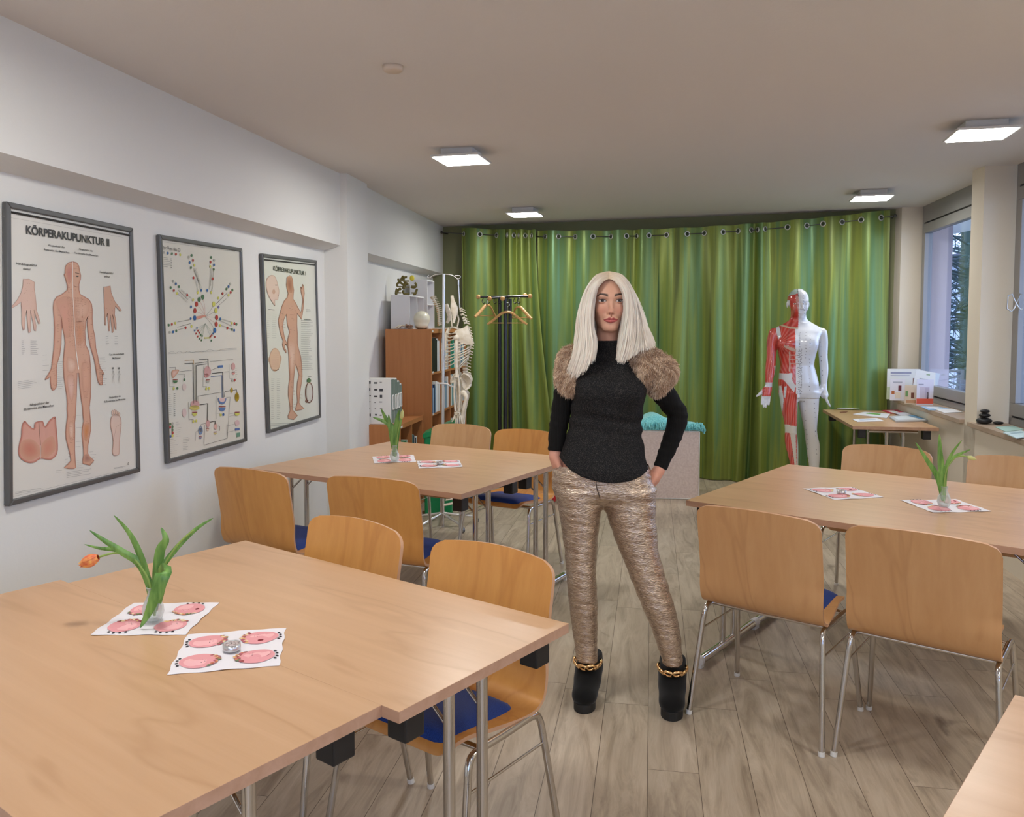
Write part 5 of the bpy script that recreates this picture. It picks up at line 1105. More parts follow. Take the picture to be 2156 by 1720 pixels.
for k in range(300):
    side_ = rr.random() < .35
    if side_: x = .29+rr.uniform(0, .012); y = -.2+rr.random()*.3; d = (rr.uniform(.01, .03), rr.uniform(-.01, .01), -rr.uniform(.02, .06)); z0 = .03
    else: x = -.29+.6*rr.random(); y = -.19; d = (rr.uniform(-.02, .02), -rr.uniform(.03, .045), -rr.uniform(.02, .05)); z0 = rr.uniform(.045, .075)
    fr.tube([(x, y, z0), (x+d[0]*.6, y+d[1]*.7, z0+d[2]*.2), (x+d[0], y+d[1]-.0, z0+d[2])], [.005, .0045, .003], 5)
fo = fr.build('fringe', M_turq, bl); fo['kind'] = 'stuff'
q = atz(1166, 1063, 0); r = thing('plastic_bag', 'crumpled bright red bag on the floor just left of the woman', 'bag', (q[0]-.02, q[1]+.12, 0))
f = Field(np.arange(-.14, .14, .008), np.arange(-.14, .14, .008), np.arange(-.01, .22, .008)); f.ell((0, 0, .085), (.085, .09, .085), 0); f.ell((.02, 0, .15), (.05, .05, .04), .03)
X, Y, Z = np.meshgrid(*f.ax, indexing='ij'); f.D += (.008*np.sin(X*70+Z*50)*np.sin(Y*60+Z*40)).astype('f'); f.D = np.maximum(f.D, (.003-Z).astype('f')); f.mesh('bag_body', mat('red_plastic', srgb(200, 30, 44), .4), None, r, 0)
MB().tube(catmull([(.0, 0, .17), (-.02, 0, .20), (.02, 0, .215), (.05, 0, .195), (.04, 0, .165)], 5), .006, 8).build('bag_handle', mat('red_plastic_handle', srgb(190, 26, 40), .4), r)
# ------------------------------------------------------------------ leaflets on table and sills
def pm(c, r=.4): return bmat(c)
def leaf(pts, z, th, c, label, name='leaflet', group=None, marks=()):
    P = [atz(x, y, z)[:2] for x, y in pts]; cen = sum(P)/4
    o = thing(name, label, 'leaflet', (cen[0], cen[1], z), 0, group)
    L_ = [tuple(p-cen) for p in P]; MB().prism(L_, 0.0005, th).build('paper', bmat(c), o)
    for (u0, v0, u1, v1, mc) in marks:
        Bl = lambda u, v: tuple((1-u)*(1-v)*np.array(L_[0])+u*(1-v)*np.array(L_[1])+u*v*np.array(L_[2])+(1-u)*v*np.array(L_[3]))
        MB().prism([Bl(u0, v0), Bl(u1, v0), Bl(u1, v1), Bl(u0, v1)], th, th+.0006).build('printed_patch', bmat(mc), o)
    return o
WH = (232, 232, 236)
leaf([(1757, 860), (1775, 850.5), (1815, 856.5), (1811, 862)], .741, .004, WH, 'white leaflet at the back left of the leaflet table', marks=[(.1, .1, .6, .3, (200, 190, 150))])
leaf([(1824, 851), (1884, 854.5), (1877, 858.5), (1821, 856.5)], .741, .006, (176, 166, 190), 'lilac-grey stack of leaflets at the back of the leaflet table', marks=[(.1, .2, .5, .7, (150, 110, 120))])
leaf([(1768, 867.5), (1786, 865.5), (1782, 868.5), (1770, 869.5)], .741, .002, (136, 88, 70), 'tiny brown card alone on the left of the leaflet table')
leaf([(1796, 873), (1821, 868.3), (1874, 872.5), (1867, 881)], .741, .006, WH, 'white brochure with a green square on the leaflet table', marks=[(.45, .25, .8, .7, (110, 170, 80))])
leaf([(1794, 883), (1846, 880.5), (1862, 887), (1805, 888.5)], .741, .003, WH, 'white leaflet at the front edge of the leaflet table', marks=[(.2, .3, .8, .6, (190, 198, 214))])
leaf([(1857, 865), (1911, 863), (1920, 867.5), (1876, 871)], .741, .006, (196, 50, 80), 'red and white leaflet in the middle of the leaflet table', marks=[(.1, .2, .4, .9, WH), (.6, .3, .8, .7, (140, 30, 50))])
leaf([(1872, 879.5), (1922, 874.5), (1977, 886.5), (1886, 889)], .741, .012, (186, 190, 194), 'thick grey-blue magazine at the front right of the leaflet table', 'magazine', marks=[(.1, .15, .6, .8, (214, 222, 230)), (.65, .15, .95, .85, (90, 140, 180))])
leaf([(1880, 869), (1925, 868), (1950, 875), (1900, 876)], .7495, .003, (206, 210, 226), 'pale bluish leaflet lying across others beside the grey-blue magazine')
leaf([(1878, 853.5), (1890, 850.5), (1893, 858), (1881, 861)], .741, .01, (96, 62, 50), 'dark brown booklet at the foot of the windowsill on the leaflet table')
leaf([(1938, 856), (1978, 857), (2003, 862), (1955, 864)], SILL+.001, .003, (150, 190, 226), 'blue and white leaflet lying on the sill of the far window', marks=[(.2, .2, .8, .6, WH)])
leaf([(1966, 861), (2006, 862), (2027, 868), (1988, 870)], SILL+.001, .004, WH, 'white leaflet lying at the near end of the far windowsill')
leaf([(2096, 900), (2132, 897), (2156, 905), (2118, 910)], SILL+.001, .004, (170, 206, 200), 'pale teal leaflet on the near windowsill beside the black stones')
leaf([(2112, 912), (2150, 908), (2185, 918), (2140, 924)], SILL+.005, .006, (196, 220, 224), 'pale teal leaflets cut off by the right edge of the photo', marks=[(.2, .2, .8, .4, (150, 180, 190))])
def card(x0, x1, yt, yb, Y, c, label, tilt=0, marks=(), yaw=-.12):
    a = aty(x0, yb, Y); b = aty(x1, yb, Y); t = aty(x0, yt, Y); w = b[0]-a[0]; h = t[2]-a[2]; cx = (a[0]+b[0])/2
    o = thing('standing_card', label, 'card', (cx, Y, SILL+.001), yaw); o.rotation_euler.y = tilt
    MB().box((0, 0, h/2), (w, .003, h)).build('card', bmat(c), o)
    for (u0, v0, u1, v1, mc) in marks: MB().box(((u0+u1-1)*w/2, -.0022, (1-(v0+v1)/2)*h), ((u1-u0)*w, .0012, (v1-v0)*h)).build('printed_patch', bmat(mc), o)
    return o
card(1868, 1937, 776, 840, 7.50, (226, 226, 220), 'large pale board standing at the far end of the windowsill', marks=[(.1, .1, .7, .16, (150, 150, 170)), (.1, .2, .65, .23, (180, 180, 190)), (.0, .6, .2, 1, (196, 206, 170)), (.75, .3, 1, .6, (140, 110, 100)), (.2, .8, .5, .95, (150, 190, 180))])
card(1874, 1904, 798, 843, 7.38, (230, 226, 232), 'small white card with a bottle picture before the large board', marks=[(.2, .12, .8, .17, (170, 170, 180)), (.55, .3, .75, .55, (110, 50, 60)), (.1, .55, .3, .7, (190, 110, 60)), (.35, .6, .7, .9, (236, 220, 200))])
card(1916, 1964, 779, 845, 7.20, (234, 234, 230), 'white sheet leaning crookedly against the window', .18, marks=[(.45, .08, .6, .12, (160, 180, 140)), (.2, .25, .7, .28, (180, 184, 190))])
card(1905, 1930, 811, 850, 7.06, (222, 202, 176), 'small beige card with a bottle picture on the sill', marks=[(.5, .4, .75, .7, (120, 70, 50)), (.05, .3, .25, .6, (110, 150, 90)), (.1, .8, .9, .95, (200, 150, 110))])
card(1930, 1963.5, 799, 853, 6.93, (224, 222, 236), 'white card with an orange foot and two figures, nearest on the sill', marks=[(0, .74, 1, .94, (220, 96, 76)), (.2, .28, .5, .72, (206, 196, 210)), (.5, .3, .75, .72, (190, 180, 200)), (.6, .5, .7, .75, (60, 60, 60)), (.1, .17, .4, .2, (150, 150, 170))])
M_stone = mat('black_pebble', (.012, .012, .014, 1), .45)
sx, sy = 3.215, 5.60; zc = SILL
for (rr_, hh, dx, lab) in ((.052, .022, 0, 'lowest and largest black stone of the little stack on the sill'), (.038, .015, .003, 'middle black stone of the little stack on the sill'), (.032, .013, .004, 'top black stone of the little stack on the sill')):
    zc += hh; o = MB().ball((0, 0, 0), (rr_, rr_*.85, hh)).build('pebble', M_stone, None, loc=(sx+dx, sy, zc)); tag(o, lab, 'stone', 'black stones on the near windowsill'); zc += hh
o = MB().ball((0, 0, 0), (.036, .03, .010)).build('pebble', M_stone, None, loc=(sx+.085, sy-.02, SILL+.01)); tag(o, 'single flat black stone lying right of the stone stack', 'stone', 'black stones on the near windowsill')
WYY = 5.42
def H3(px, py): return aty(px, py, WYY)
r = thing('wire_holder', 'hexagonal white wire holder hooked on the near window frame', 'wire holder', tuple(H3(2135, 637)))
o = MB().tube([H3(2122, 623), H3(2120, 650), H3(2129, 656), H3(2135, 650), H3(2148, 618), H3(2151, 620)], .004, 8).build('wire', M_steel, r); inw(o)
inw(MB().tube([H3(2122, 623), H3(2131, 619), H3(2136, 632), H3(2143, 645), H3(2150, 653), H3(2152, 650)], .004, 8).build('wire', M_steel, r))
# ------------------------------------------------------------------ outside the window: bare branches, mesh fence, pale house
M_bark = mat('bluish_bark', srgb(70, 84, 84), .9); M_needle = mat('dull_foliage', srgb(70, 96, 96), .9)
def tree(x, y, seed, label, n=120):
    rng = random.Random(seed); r = thing('bare_tree', label, 'tree', (x, y, -.3), group='bare trees outside the windows')
    MB().tube([(0, 0, 0), (.05, 0, 1.5), (-.03, .05, 4.5)], [.10, .08, .03], 10).build('trunk', M_bark, r); m = MB()
    for k in range(n):
        z = rng.uniform(.3, 4.2); a = rng.uniform(0, 6.28); L_ = rng.uniform(.5, 1.5); p0 = Vector((0, 0, z)); d = Vector((math.cos(a), math.sin(a), rng.uniform(-.3, .5))); p1 = p0+d*L_*.5; p2 = p0+d*L_+Vector((0, 0, rng.uniform(-.2, .2)))
        m.tube([p0, p1, p2], [.018, .011, .004], 5, cap=False)
        for q in range(5):
            s_ = p0.lerp(p2, rng.uniform(.3, 1)); e = s_+Vector((rng.uniform(-1, 1), rng.uniform(-1, 1), rng.uniform(-.6, .8)))*.35; m.tube([s_, e], [.007, .002], 4, cap=False)
    b = m.build('branches', M_bark, r); b['kind'] = 'stuff'; f_ = MB()
    for k in range(500):
        c = Vector((rng.gauss(0, .6), rng.gauss(0, .6), rng.uniform(.2, 4.3))); d = Vector((rng.gauss(0, 1), rng.gauss(0, 1), rng.gauss(0, .5))).normalized()*.16; s_ = d.orthogonal().normalized()*.012; f_.add([c-s_, c+d, c+s_], [(0, 1, 2)])
    b = f_.build('twigs', M_needle, r); b['kind'] = 'stuff'
tree(5.6, 10.2, 1, 'bluish bare tree close outside the far window'); tree(7.4, 13.6, 2, 'bare tree further off outside the far window'); tree(6.6, 10.4, 3, 'bare tree outside, beside the near window')
fr_ = thing('mesh_fence', 'wire mesh fence outside beyond the far window', 'fence', (7.6, 14.5, -.3)); m = MB()
for k in range(34): m.tube([(0, -3.2+k*.18, 0), (0, -3.2+k*.18, 2.4)], .006, 4, cap=False)
for k in range(14): m.tube([(0, -3.2, k*.18), (0, 2.8, k*.18)], .006, 4, cap=False)
o = m.build('mesh', M_frame, fr_); o['kind'] = 'stuff'
r = thing('house', 'pale house wall far outside the window behind the trees', 'building', (15.5, 24, -.3)); MB().box((0, 0, 1.8), (5, 8, 3.6)).build('wall', mat('house_render', srgb(210, 214, 224), .9), r); MB().prism([(-2.8, -4.2), (2.8, -4.2), (2.8, 4.2), (-2.8, 4.2)], 3.6, 3.9).build('roof', mat('slate', (.1, .1, .12, 1), .8), r)
MB().box((12, 8, -.4), (15, 40, .2)).build('ground_outside', mat('outside_ground', srgb(120, 124, 118), .9), kind='structure')
# ------------------------------------------------------------------ wall charts
PL0, PL1 = (lx(1), 1.), (lx(9), 9.)
wn = np.array([PL1[1]-PL0[1], -(PL1[0]-PL0[0])]); wn /= np.linalg.norm(wn); WN = np.array([wn[0], wn[1], 0]); WE = np.array([-wn[1], wn[0], 0])
def onw(px, py, off=0.0):           # meets the wall, moved off along its normal
    p_, q_ = (PL0[0]+wn[0]*off, PL0[1]+wn[1]*off), (PL1[0]+wn[0]*off, PL1[1]+wn[1]*off); return atplane(px, py, p_, q_)
M_cframe = mat('grey_plastic_frame', srgb(96, 96, 95), .35, .3); M_back = mat('chart_backing', srgb(60, 60, 60), .6)
M_print = attr_mat('chart_print', .3, spec=.45, Coat_Weight=.5, Coat_Roughness=.06)
def pb():
    m = M_print; n = noisy(m, (7, 7, 3), None, None, 2, 1.0, bump=.25, dist=.012); return n
pb()
def fcol(*c): return tuple(srgb(*c))
class Print:
    """flat artwork; every layer lies a hair in front of the one below"""
    OFF = .016
    def __init__(s, org, sc): s.m = MB(); s.l = 0; s.o = org; s.s = sc
    def P(s, x, y, l=None):
        px, py = s.o[0]+x/s.s, s.o[1]+y/s.s; return onw(px, py, s.OFF+(s.l if l is None else l)*.00035)
    def poly(s, pts, c, smooth=0, lay=1):
        s.l = lay
        if smooth: pts = [tuple(q) for q in catmull(pts, smooth, True)]
        W = [s.P(*p) for p in pts]; loc = [Vector((float((w-W[0])@WE), float(w[2]-W[0][2]), 0)) for w in W]
        tri = tessellate_polygon([loc]); fs = []
        for t in tri:
            a, b, c_ = [loc[i] for i in t]; ar = (b.x-a.x)*(c_.y-a.y)-(b.y-a.y)*(c_.x-a.x)
            fs.append(tuple(t) if ar > 0 else tuple(t[::-1]))
        s.m.add([tuple(w) for w in W], fs, 0, False, None, c); return s
    def ell(s, x, y, rx, ry, c, lay=3, n=14): return s.poly([(x+rx*math.cos(2*math.pi*k/n), y+ry*math.sin(2*math.pi*k/n)) for k in range(n)], c, 0, lay)
    def line(s, pts, w, c, lay=2):
        for (a, b) in zip(pts[:-1], pts[1:]):
            d = (b[0]-a[0], b[1]-a[1]); L = math.hypot(*d) or 1; n = (-d[1]/L*w/2, d[0]/L*w/2); s.poly([(a[0]+n[0], a[1]+n[1]), (b[0]+n[0], b[1]+n[1]), (b[0]-n[0], b[1]-n[1]), (a[0]-n[0], a[1]-n[1])], c, 0, lay)
        return s
    def text(s, txt, x0, y0, x1, h, c, lay=4, bold=0.0, serif=False):
        """baseline from (x0,y0) to column x1, h = cap height in crop pixels"""
        s.l = lay; A = s.P(x0, y0); B = s.P(x1, y0); T_ = s.P(x0, y0-h); W = float((B-A)@WE); hh = float(T_[2]-A[2])
        cu = bpy.data.curves.new('t', 'FONT'); cu.body = txt; cu.offset = bold; ob = bpy.data.objects.new('t', cu); COL.objects.link(ob); me = ob.to_mesh()
        vs = np.array([v.co[:] for v in me.vertices]); fs = [tuple(p.vertices) for p in me.polygons]; ob.to_mesh_clear(); bpy.data.objects.remove(ob); bpy.data.curves.remove(cu)
        if len(vs) == 0: return s
        mx = vs[:, 0].max(); mn = vs[:, 0].min(); V = [tuple(A+WE*((v[0]-mn)/(mx-mn)*W)+np.array([0, 0, v[1]/.7*hh])) for v in vs]; s.m.add(V, fs, 0, False, None, c); return s
def chart(name_label, outer, fw_px, prints, paper, top_gap=False):
    """outer: four photo corners (tl, tr, br, bl)"""
    cen = sum(onw(*p) for p in outer)/4; r = thing('framed_chart', name_label, 'wall chart', tuple(cen), 0, 'framed acupuncture wall charts')
    O_ = [onw(*p) for p in outer]
    def inset(Q, d):
        u = [float((q-Q[0])@WE) for q in Q]; z = [q[2] for q in Q]; sg = ((1, -1), (-1, -1), (-1, 1), (1, 1)); return [Q[i]+WE*sg[i][0]*d+np.array([0, 0, sg[i][1]*d]) for i in range(4)]
    I_ = inset(O_, .021)
    for i in range(4):
        j = (i+1) % 4; f = MB(); q = [O_[i], O_[j], I_[j], I_[i]]; f.add([tuple(p+WN*.002) for p in q]+[tuple(p+WN*.024) for p in q], [(0, 1, 2, 3), (7, 6, 5, 4), (0, 4, 5, 1), (1, 5, 6, 2), (2, 6, 7, 3), (3, 7, 4, 0)]); inw(f.build('frame_bar', M_cframe, r, bevel=.004))
    b = MB(); b.add([tuple(p+WN*.002) for p in inset(O_, .01)]+[tuple(p+WN*.010) for p in inset(O_, .01)], [(0, 1, 2, 3), (7, 6, 5, 4), (0, 4, 5, 1), (1, 5, 6, 2), (2, 6, 7, 3), (3, 7, 4, 0)]); inw(b.build('backing', M_back, r))
    Q = inset(O_, .019); G = [[(Q[0]*(1-u)+Q[1]*u)*(1-v)+(Q[3]*(1-u)+Q[2]*u)*v+WN*.0145 for u in np.linspace(0, 1, 8)] for v in np.linspace(0, 1, 8)]
    sh = MB(); sh.sheet(G, 0, col=fcol(*paper)); inw(sh.build('paper_sheet', M_print, r, colors=True))
    for nm, p in prints: inw(p.m.build(nm, M_print, r, colors=True))
    if top_gap:
        t = MB(); a, c_ = inset(O_, .022)[:2]; t.tube([a+WN*.018+np.array([0, 0, -.012]), c_+WN*.018+np.array([0, 0, -.012])], .004, 8); inw(t.build('hanging_strip', M_black, r))
    return r
INK = fcol(52, 50, 50); GR = fcol(120, 118, 114); SK = fcol(206, 158, 134); SK2 = fcol(222, 180, 158); SKD = fcol(176, 112, 88); SKL = fcol(230, 198, 178); LN = fcol(150, 104, 88); PAPER = (206, 202, 190)
def AB(p, b=False):   # two crops of the first chart share one pixel frame
    return p
def shrink(pts, d):
    P = np.array(pts); n = len(P); out = []
    ar = sum(P[i][0]*P[(i+1) % n][1]-P[(i+1) % n][0]*P[i][1] for i in range(n)); sg = 1 if ar > 0 else -1
    for i in range(n):
        t = P[(i+1) % n]-P[i-1]; L = np.linalg.norm(t) or 1; out.append((P[i][0]-sg*t[1]/L*d, P[i][1]+sg*t[0]/L*d))
    return out
cA, cB = (5.375, 0, 420), (5.06, 0, 740)
def to_px(c, pts): return [(c[1]+x/c[0], c[2]+y/c[0]) for x, y in pts]
fig = to_px(cA, [(825, 700), (775, 712), (742, 750), (733, 800), (735, 830), (722, 850), (738, 890), (748, 930), (762, 975), (762, 1020), (700, 1070), (640, 1100), (608, 1150), (600, 1220), (610, 1350), (615, 1450), (612, 1560), (607, 1690)])
fig += to_px(cB, [(560, 60), (552, 130), (545, 180), (520, 230), (480, 290), (485, 305), (515, 290), (535, 268), (535, 330), (545, 390), (560, 415), (580, 412), (600, 390), (612, 330), (610, 240), (605, 180), (615, 120), (640, 40)])
fig += to_px(cA, [(695, 1640), (699, 1480), (693, 1300), (690, 1245), (694, 1350), (707, 1450), (725, 1540), (735, 1620)])
fig += to_px(cB, [(682, 0), (672, 100), (675, 200), (680, 280), (695, 380), (710, 480), (715, 560), (712, 620), (718, 690), (705, 780), (698, 860), (702, 930), (725, 1020), (745, 1100), (755, 1160), (720, 1200), (680, 1238), (720, 1248), (790, 1250), (812, 1235), (805, 1160), (800, 1050), (800, 950), (802, 850), (800, 760), (808, 680), (812, 600), (818, 480), (822, 350), (826, 230), (838, 230), (845, 330), (855, 430), (865, 520), (878, 600), (882, 680), (890, 740), (875, 810), (870, 880), (878, 950), (885, 1020), (890, 1100), (880, 1150), (882, 1195), (960, 1215), (1005, 1160), (960, 1120), (938, 1085), (940, 1000), (955, 920), (970, 830), (968, 750), (962, 680), (955, 600), (968, 480), (970, 380), (972, 250), (968, 150), (958, 50), (950, 0)])
fig += to_px(cA, [(972, 1640), (968, 1560), (965, 1480), (975, 1400), (990, 1325), (985, 1420), (1000, 1560), (1020, 1660)])
fig += to_px(cB, [(1000, 80), (1015, 150), (1025, 230), (1040, 310), (1055, 345), (1078, 362), (1095, 350), (1098, 290), (1092, 240), (1115, 250), (1100, 215), (1070, 170), (1055, 110), (1045, 50)])
fig += to_px(cA, [(1088, 1680), (1080, 1560), (1060, 1470), (1048, 1350), (1050, 1250), (1040, 1180), (1010, 1130), (960, 1100), (910, 1070), (898, 1020), (898, 960), (915, 900), (918, 860), (905, 800), (895, 750), (870, 712)])
rr = random.Random(12)
p1 = Print((0, 0), 1)
BODYFIG = True
cAx = lambda x, y: (x/5.375, 420+y/5.375); cBx = lambda x, y: (x/5.06, 740+y/5.06)
def soft(pr, pts, c, ce, lay, sm=4):
    q = [tuple(v) for v in catmull(pts, sm, True)]; cx = sum(v[0] for v in q)/len(q); cy = sum(v[1] for v in q)/len(q); pr.l = lay
    C0 = pr.P(cx, cy); mid = [pr.P(cx+(v[0]-cx)*.5, cy+(v[1]-cy)*.5) for v in q]; out = [pr.P(*v) for v in q]; n = len(q); cm = tuple(.65*a+.35*b for a, b in zip(c, ce)); b0 = len(pr.m.v)
    wind = (lambda f: f) if float(np.dot(np.cross(out[1]-C0, out[2]-C0), WN)) > 0 or float(np.dot(np.cross(out[0]-C0, out[n//3]-C0), WN)) > 0 else (lambda f: f[::-1])
    pr.m.add([tuple(C0)], [], col=c); pr.m.add([tuple(v) for v in mid], [], col=cm); pr.m.add([tuple(v) for v in out], [], col=ce)
    for i in range(n):
        j = (i+1) % n
        for f in ((0, 1+i, 1+j), (1+i, 1+n+i, 1+n+j, 1+j)): pr.m.f.append(tuple(b0+k for k in wind(f))); pr.m.mi.append(0); pr.m.sm.append(True)
def blob(pr, cf, pts, c, lay, sm=4, ce=None): soft(pr, [cf(*q) for q in pts], c, ce or SK, lay, sm)
def shaded(pr, pts, d, c_out, c_in, lay=1):
    pts = [tuple(v) for v in pts]; inn = shrink(pts, d); pr.poly(pts, c_in, 0, lay); pr.l = lay+1; n = len(pts); b0 = len(pr.m.v)
    pr.m.add([tuple(pr.P(*v)) for v in pts], [], col=c_out); pr.m.add([tuple(pr.P(*v)) for v in inn], [], col=c_in)
    ar = sum(pts[i][0]*pts[(i+1) % n][1]-pts[(i+1) % n][0]*pts[i][1] for i in range(n))
    for i in range(n):
        j = (i+1) % n; f = (i, n+i, n+j, j) if ar > 0 else (i, j, n+j, n+i); pr.m.f.append(tuple(b0+k for k in f)); pr.m.mi.append(0); pr.m.sm.append(True)
shaded(p1, fig, 2.6, fcol(164, 98, 78), fcol(214, 168, 144), 1)
blob(p1, cAx, [(780, 730), (820, 760), (815, 900), (780, 960), (750, 880), (745, 790)], fcol(196, 130, 120), 3); blob(p1, cAx, [(640, 1140), (800, 1110), (810, 1500), (740, 1560), (700, 1350), (660, 1250)], fcol(216, 160, 140), 3)
blob(p1, cAx, [(850, 1120), (1000, 1150), (1000, 1280), (930, 1380), (860, 1360)], SK2, 3); blob(p1, cAx, [(860, 1400), (950, 1400), (950, 1600), (870, 1640)], fcol(210, 150, 118), 3)
blob(p1, cBx, [(720, 60), (800, 90), (812, 180), (770, 232), (715, 200)], SKL, 3); blob(p1, cBx, [(715, 260), (790, 260), (790, 440), (760, 540), (725, 420)], fcol(228, 190, 176), 3); blob(p1, cBx, [(880, 120), (950, 140), (950, 400), (900, 500), (870, 300)], fcol(218, 168, 144), 3)
blob(p1, cBx, [(735, 760), (785, 760), (780, 940), (740, 920)], SKL, 3); blob(p1, cBx, [(895, 780), (950, 760), (950, 860), (920, 960), (890, 900)], fcol(206, 136, 84), 3); blob(p1, cBx, [(893, 1110), (935, 1090), (980, 1160), (900, 1185)], fcol(166, 118, 106), 3)
p1.line([cAx(822, 702), cAx(826, 1100), cAx(845, 1500), cAx(862, 1720)], 1.0, fcol(240, 236, 228), 5); p1.line([cBx(812, 0), cBx(838, 190)], 1.6, fcol(240, 236, 228), 5)
for k in range(34):      # meridian point ticks
    y = 1110+k*17; x = 826+(y-1100)*.055
    for dx in (-68, -42, -20, 24, 48, 90): p1.line([cAx(x+dx+rr.uniform(-6, 6), y+rr.uniform(-4, 4)), cAx(x+dx+rr.uniform(8, 20), y+rr.uniform(-4, 4))], .35, LN, 4)
for k in range(80):
    a = rr.choice([(640, 660, 1200, 1690), (1010, 1035, 1250, 1690), (760, 880, 730, 1060), (640, 1010, 1130, 1220)]); x = rr.uniform(a[0], a[1]); y = rr.uniform(a[2], a[3]); p1.line([cAx(x, y), cAx(x+rr.uniform(10, 26), y+rr.uniform(-3, 5))], .32, LN, 4)
for k in range(110):
    a = rr.choice([(720, 800, 20, 640), (880, 960, 20, 640), (720, 790, 660, 1150), (885, 950, 660, 1150), (545, 600, 80, 400), (1030, 1080, 100, 340)]); x = rr.uniform(a[0], a[1]); y = rr.uniform(a[2], a[3]); p1.line([cBx(x, y), cBx(x+rr.uniform(8, 24), y+rr.uniform(-4, 4))], .32, LN, 4)
for x0, y0, w, n, st in ((455, 40, 60, 5, 55), (612, 110, 60, 14, 22), (1060, 70, 60, 14, 22), (812, 680, 60, 2, 130), (805, 960, 60, 2, 55), (690, 1150, 50, 3, 30), (950, 1070, 70, 5, 30), (600, 1270, 60, 2, 16), (820, 1160, 50, 5, 20)):
    for k in range(n): p1.line([cBx(x0, y0+k*st), cBx(x0+w*rr.uniform(.6, 1.3), y0+k*st-4)], .35, GR, 2)
# eye, brow, nipple on the front half
p1.line([cAx(850, 828), cAx(895, 838)], .9, INK, 5); p1.ell(*cAx(876, 868), 3.0, 1.2, INK, 5); p1.line([cAx(845, 985), cAx(880, 990)], .6, LN, 5); p1.ell(*cAx(930, 1330), 1.4, 1.8, SKD, 5)
hand1 = [(262, 900), (330, 897), (392, 935), (390, 1000), (402, 1080), (412, 1180), (415, 1250), (440, 1330), (460, 1400), (440, 1412), (410, 1340), (388, 1255), (392, 1340), (412, 1430), (408, 1490), (385, 1480), (372, 1390), (345, 1255), (348, 1370), (348, 1500), (325, 1515), (312, 1420), (300, 1255), (285, 1340), (280, 1470), (262, 1482), (248, 1420), (245, 1280), (238, 1160), (190, 1200), (130, 1232), (108, 1222), (150, 1190), (200, 1130), (240, 1050), (258, 980)]
hand2 = [(1175, 990), (1250, 975), (1262, 1060), (1300, 1150), (1345, 1210), (1378, 1255), (1360, 1265), (1320, 1225), (1305, 1205), (1300, 1300), (1318, 1400), (1318, 1475), (1302, 1470), (1290, 1380), (1275, 1300), (1285, 1400), (1285, 1500), (1270, 1510), (1258, 1400), (1248, 1300), (1240, 1400), (1242, 1490), (1230, 1492), (1222, 1400), (1215, 1290), (1200, 1350), (1198, 1425), (1186, 1420), (1185, 1290), (1178, 1150)]
for h_, c1, c2 in ((hand1, fcol(176, 130, 112), fcol(218, 184, 166)), (hand2, fcol(164, 112, 92), fcol(206, 164, 142))): shaded(p1, [cAx(*q) for q in h_], 1.3, c1, c2, 1)
for k in range(24): x, y = rr.choice([(rr.uniform(270, 400), rr.uniform(950, 1280)), (rr.uniform(1185, 1290), rr.uniform(1000, 1290))]); p1.line([cAx(x, y), cAx(x+8, y+3)], .4, LN, 4)
# lower-left detail kept as plain thigh shapes, lower-right sole
low_ = [(262, 738), (300, 775), (358, 822), (370, 760), (415, 742), (460, 745), (480, 800), (530, 730), (590, 692), (600, 780), (615, 950), (612, 1080), (560, 1145), (500, 1150), (432, 1142), (370, 1180), (300, 1185), (220, 1140), (195, 1070), (205, 980), (225, 900), (232, 800)]
shaded(p1, catmull([cBx(*q) for q in low_], 3, True), 4.5, fcol(176, 100, 84), fcol(214, 162, 146), 1); blob(p1, cBx, [(230, 960), (330, 930), (410, 1000), (420, 1110), (300, 1160), (215, 1080)], fcol(196, 122, 104), 3); blob(p1, cBx, [(450, 980), (560, 900), (590, 1040), (500, 1130), (445, 1110)], fcol(204, 138, 118), 3); p1.line([cBx(415, 760), cBx(430, 960), cBx(434, 1140)], .5, INK, 4); p1.line([cBx(432, 1000), cBx(434, 1140)], .9, PAPER and fcol(230, 216, 206), 5)
sole = [(1190, 690), (1175, 780), (1195, 880), (1205, 980), (1195, 1060), (1210, 1105), (1245, 1108), (1272, 1085), (1275, 980), (1285, 860), (1295, 760), (1280, 690), (1240, 680)]
shaded(p1, catmull([cBx(*q) for q in sole], 3, True), 2.2, fcol(180, 134, 116), fcol(220, 194, 180), 1)
for x, y, a, b in ((1200, 650, 11, 26), (1222, 645, 9, 28), (1240, 650, 8, 26), (1256, 660, 8, 24), (1272, 670, 9, 22)): p1.ell(*cBx(x, y), a/5.06, b/5.06, SKD, 1); p1.ell(*cBx(x, y), a/5.06*.8, b/5.06*.85, fcol(218, 190, 174), 2)
p1.line([cBx(1290, 770), cBx(1240, 800), cBx(1205, 960)], .35, LN, 4)
# little outline figures and text blocks
for x0 in (1205, 1268): p1.ell(*cBx(x0, 178), 1.6, 2.4, GR, 2); p1.line([cBx(x0, 195), cBx(x0, 260), cBx(x0-12, 340)], .4, GR, 2); p1.line([cBx(x0, 260), cBx(x0+12, 340)], .4, GR, 2); p1.line([cBx(x0-16, 250), cBx(x0, 205), cBx(x0+16, 250)], .4, GR, 2)
for x0, x1, y0, n, st, cf in ((245, 280, 1600, 8, 21, cAx), (345, 430, 1600, 8, 21, cAx), (1197, 1235, 1550, 6, 19, cAx), (1297, 1335, 1550, 6, 19, cAx), (190, 380, 325, 5, 19, cBx), (710, 960, 1290, 4, 18, cBx), (160, 420, 1500, 2, 14, cBx), (1215, 1340, 1240, 2, 8, cBx)):
    for k in range(n):
        sl = (.03 if cf is cAx else -.16); L_ = (x1-x0)*rr.uniform(.6, 1.1); p1.line([cf(x0, y0+k*st), cf(x0+L_, y0+k*st+sl*L_)], .45, GR, 2)
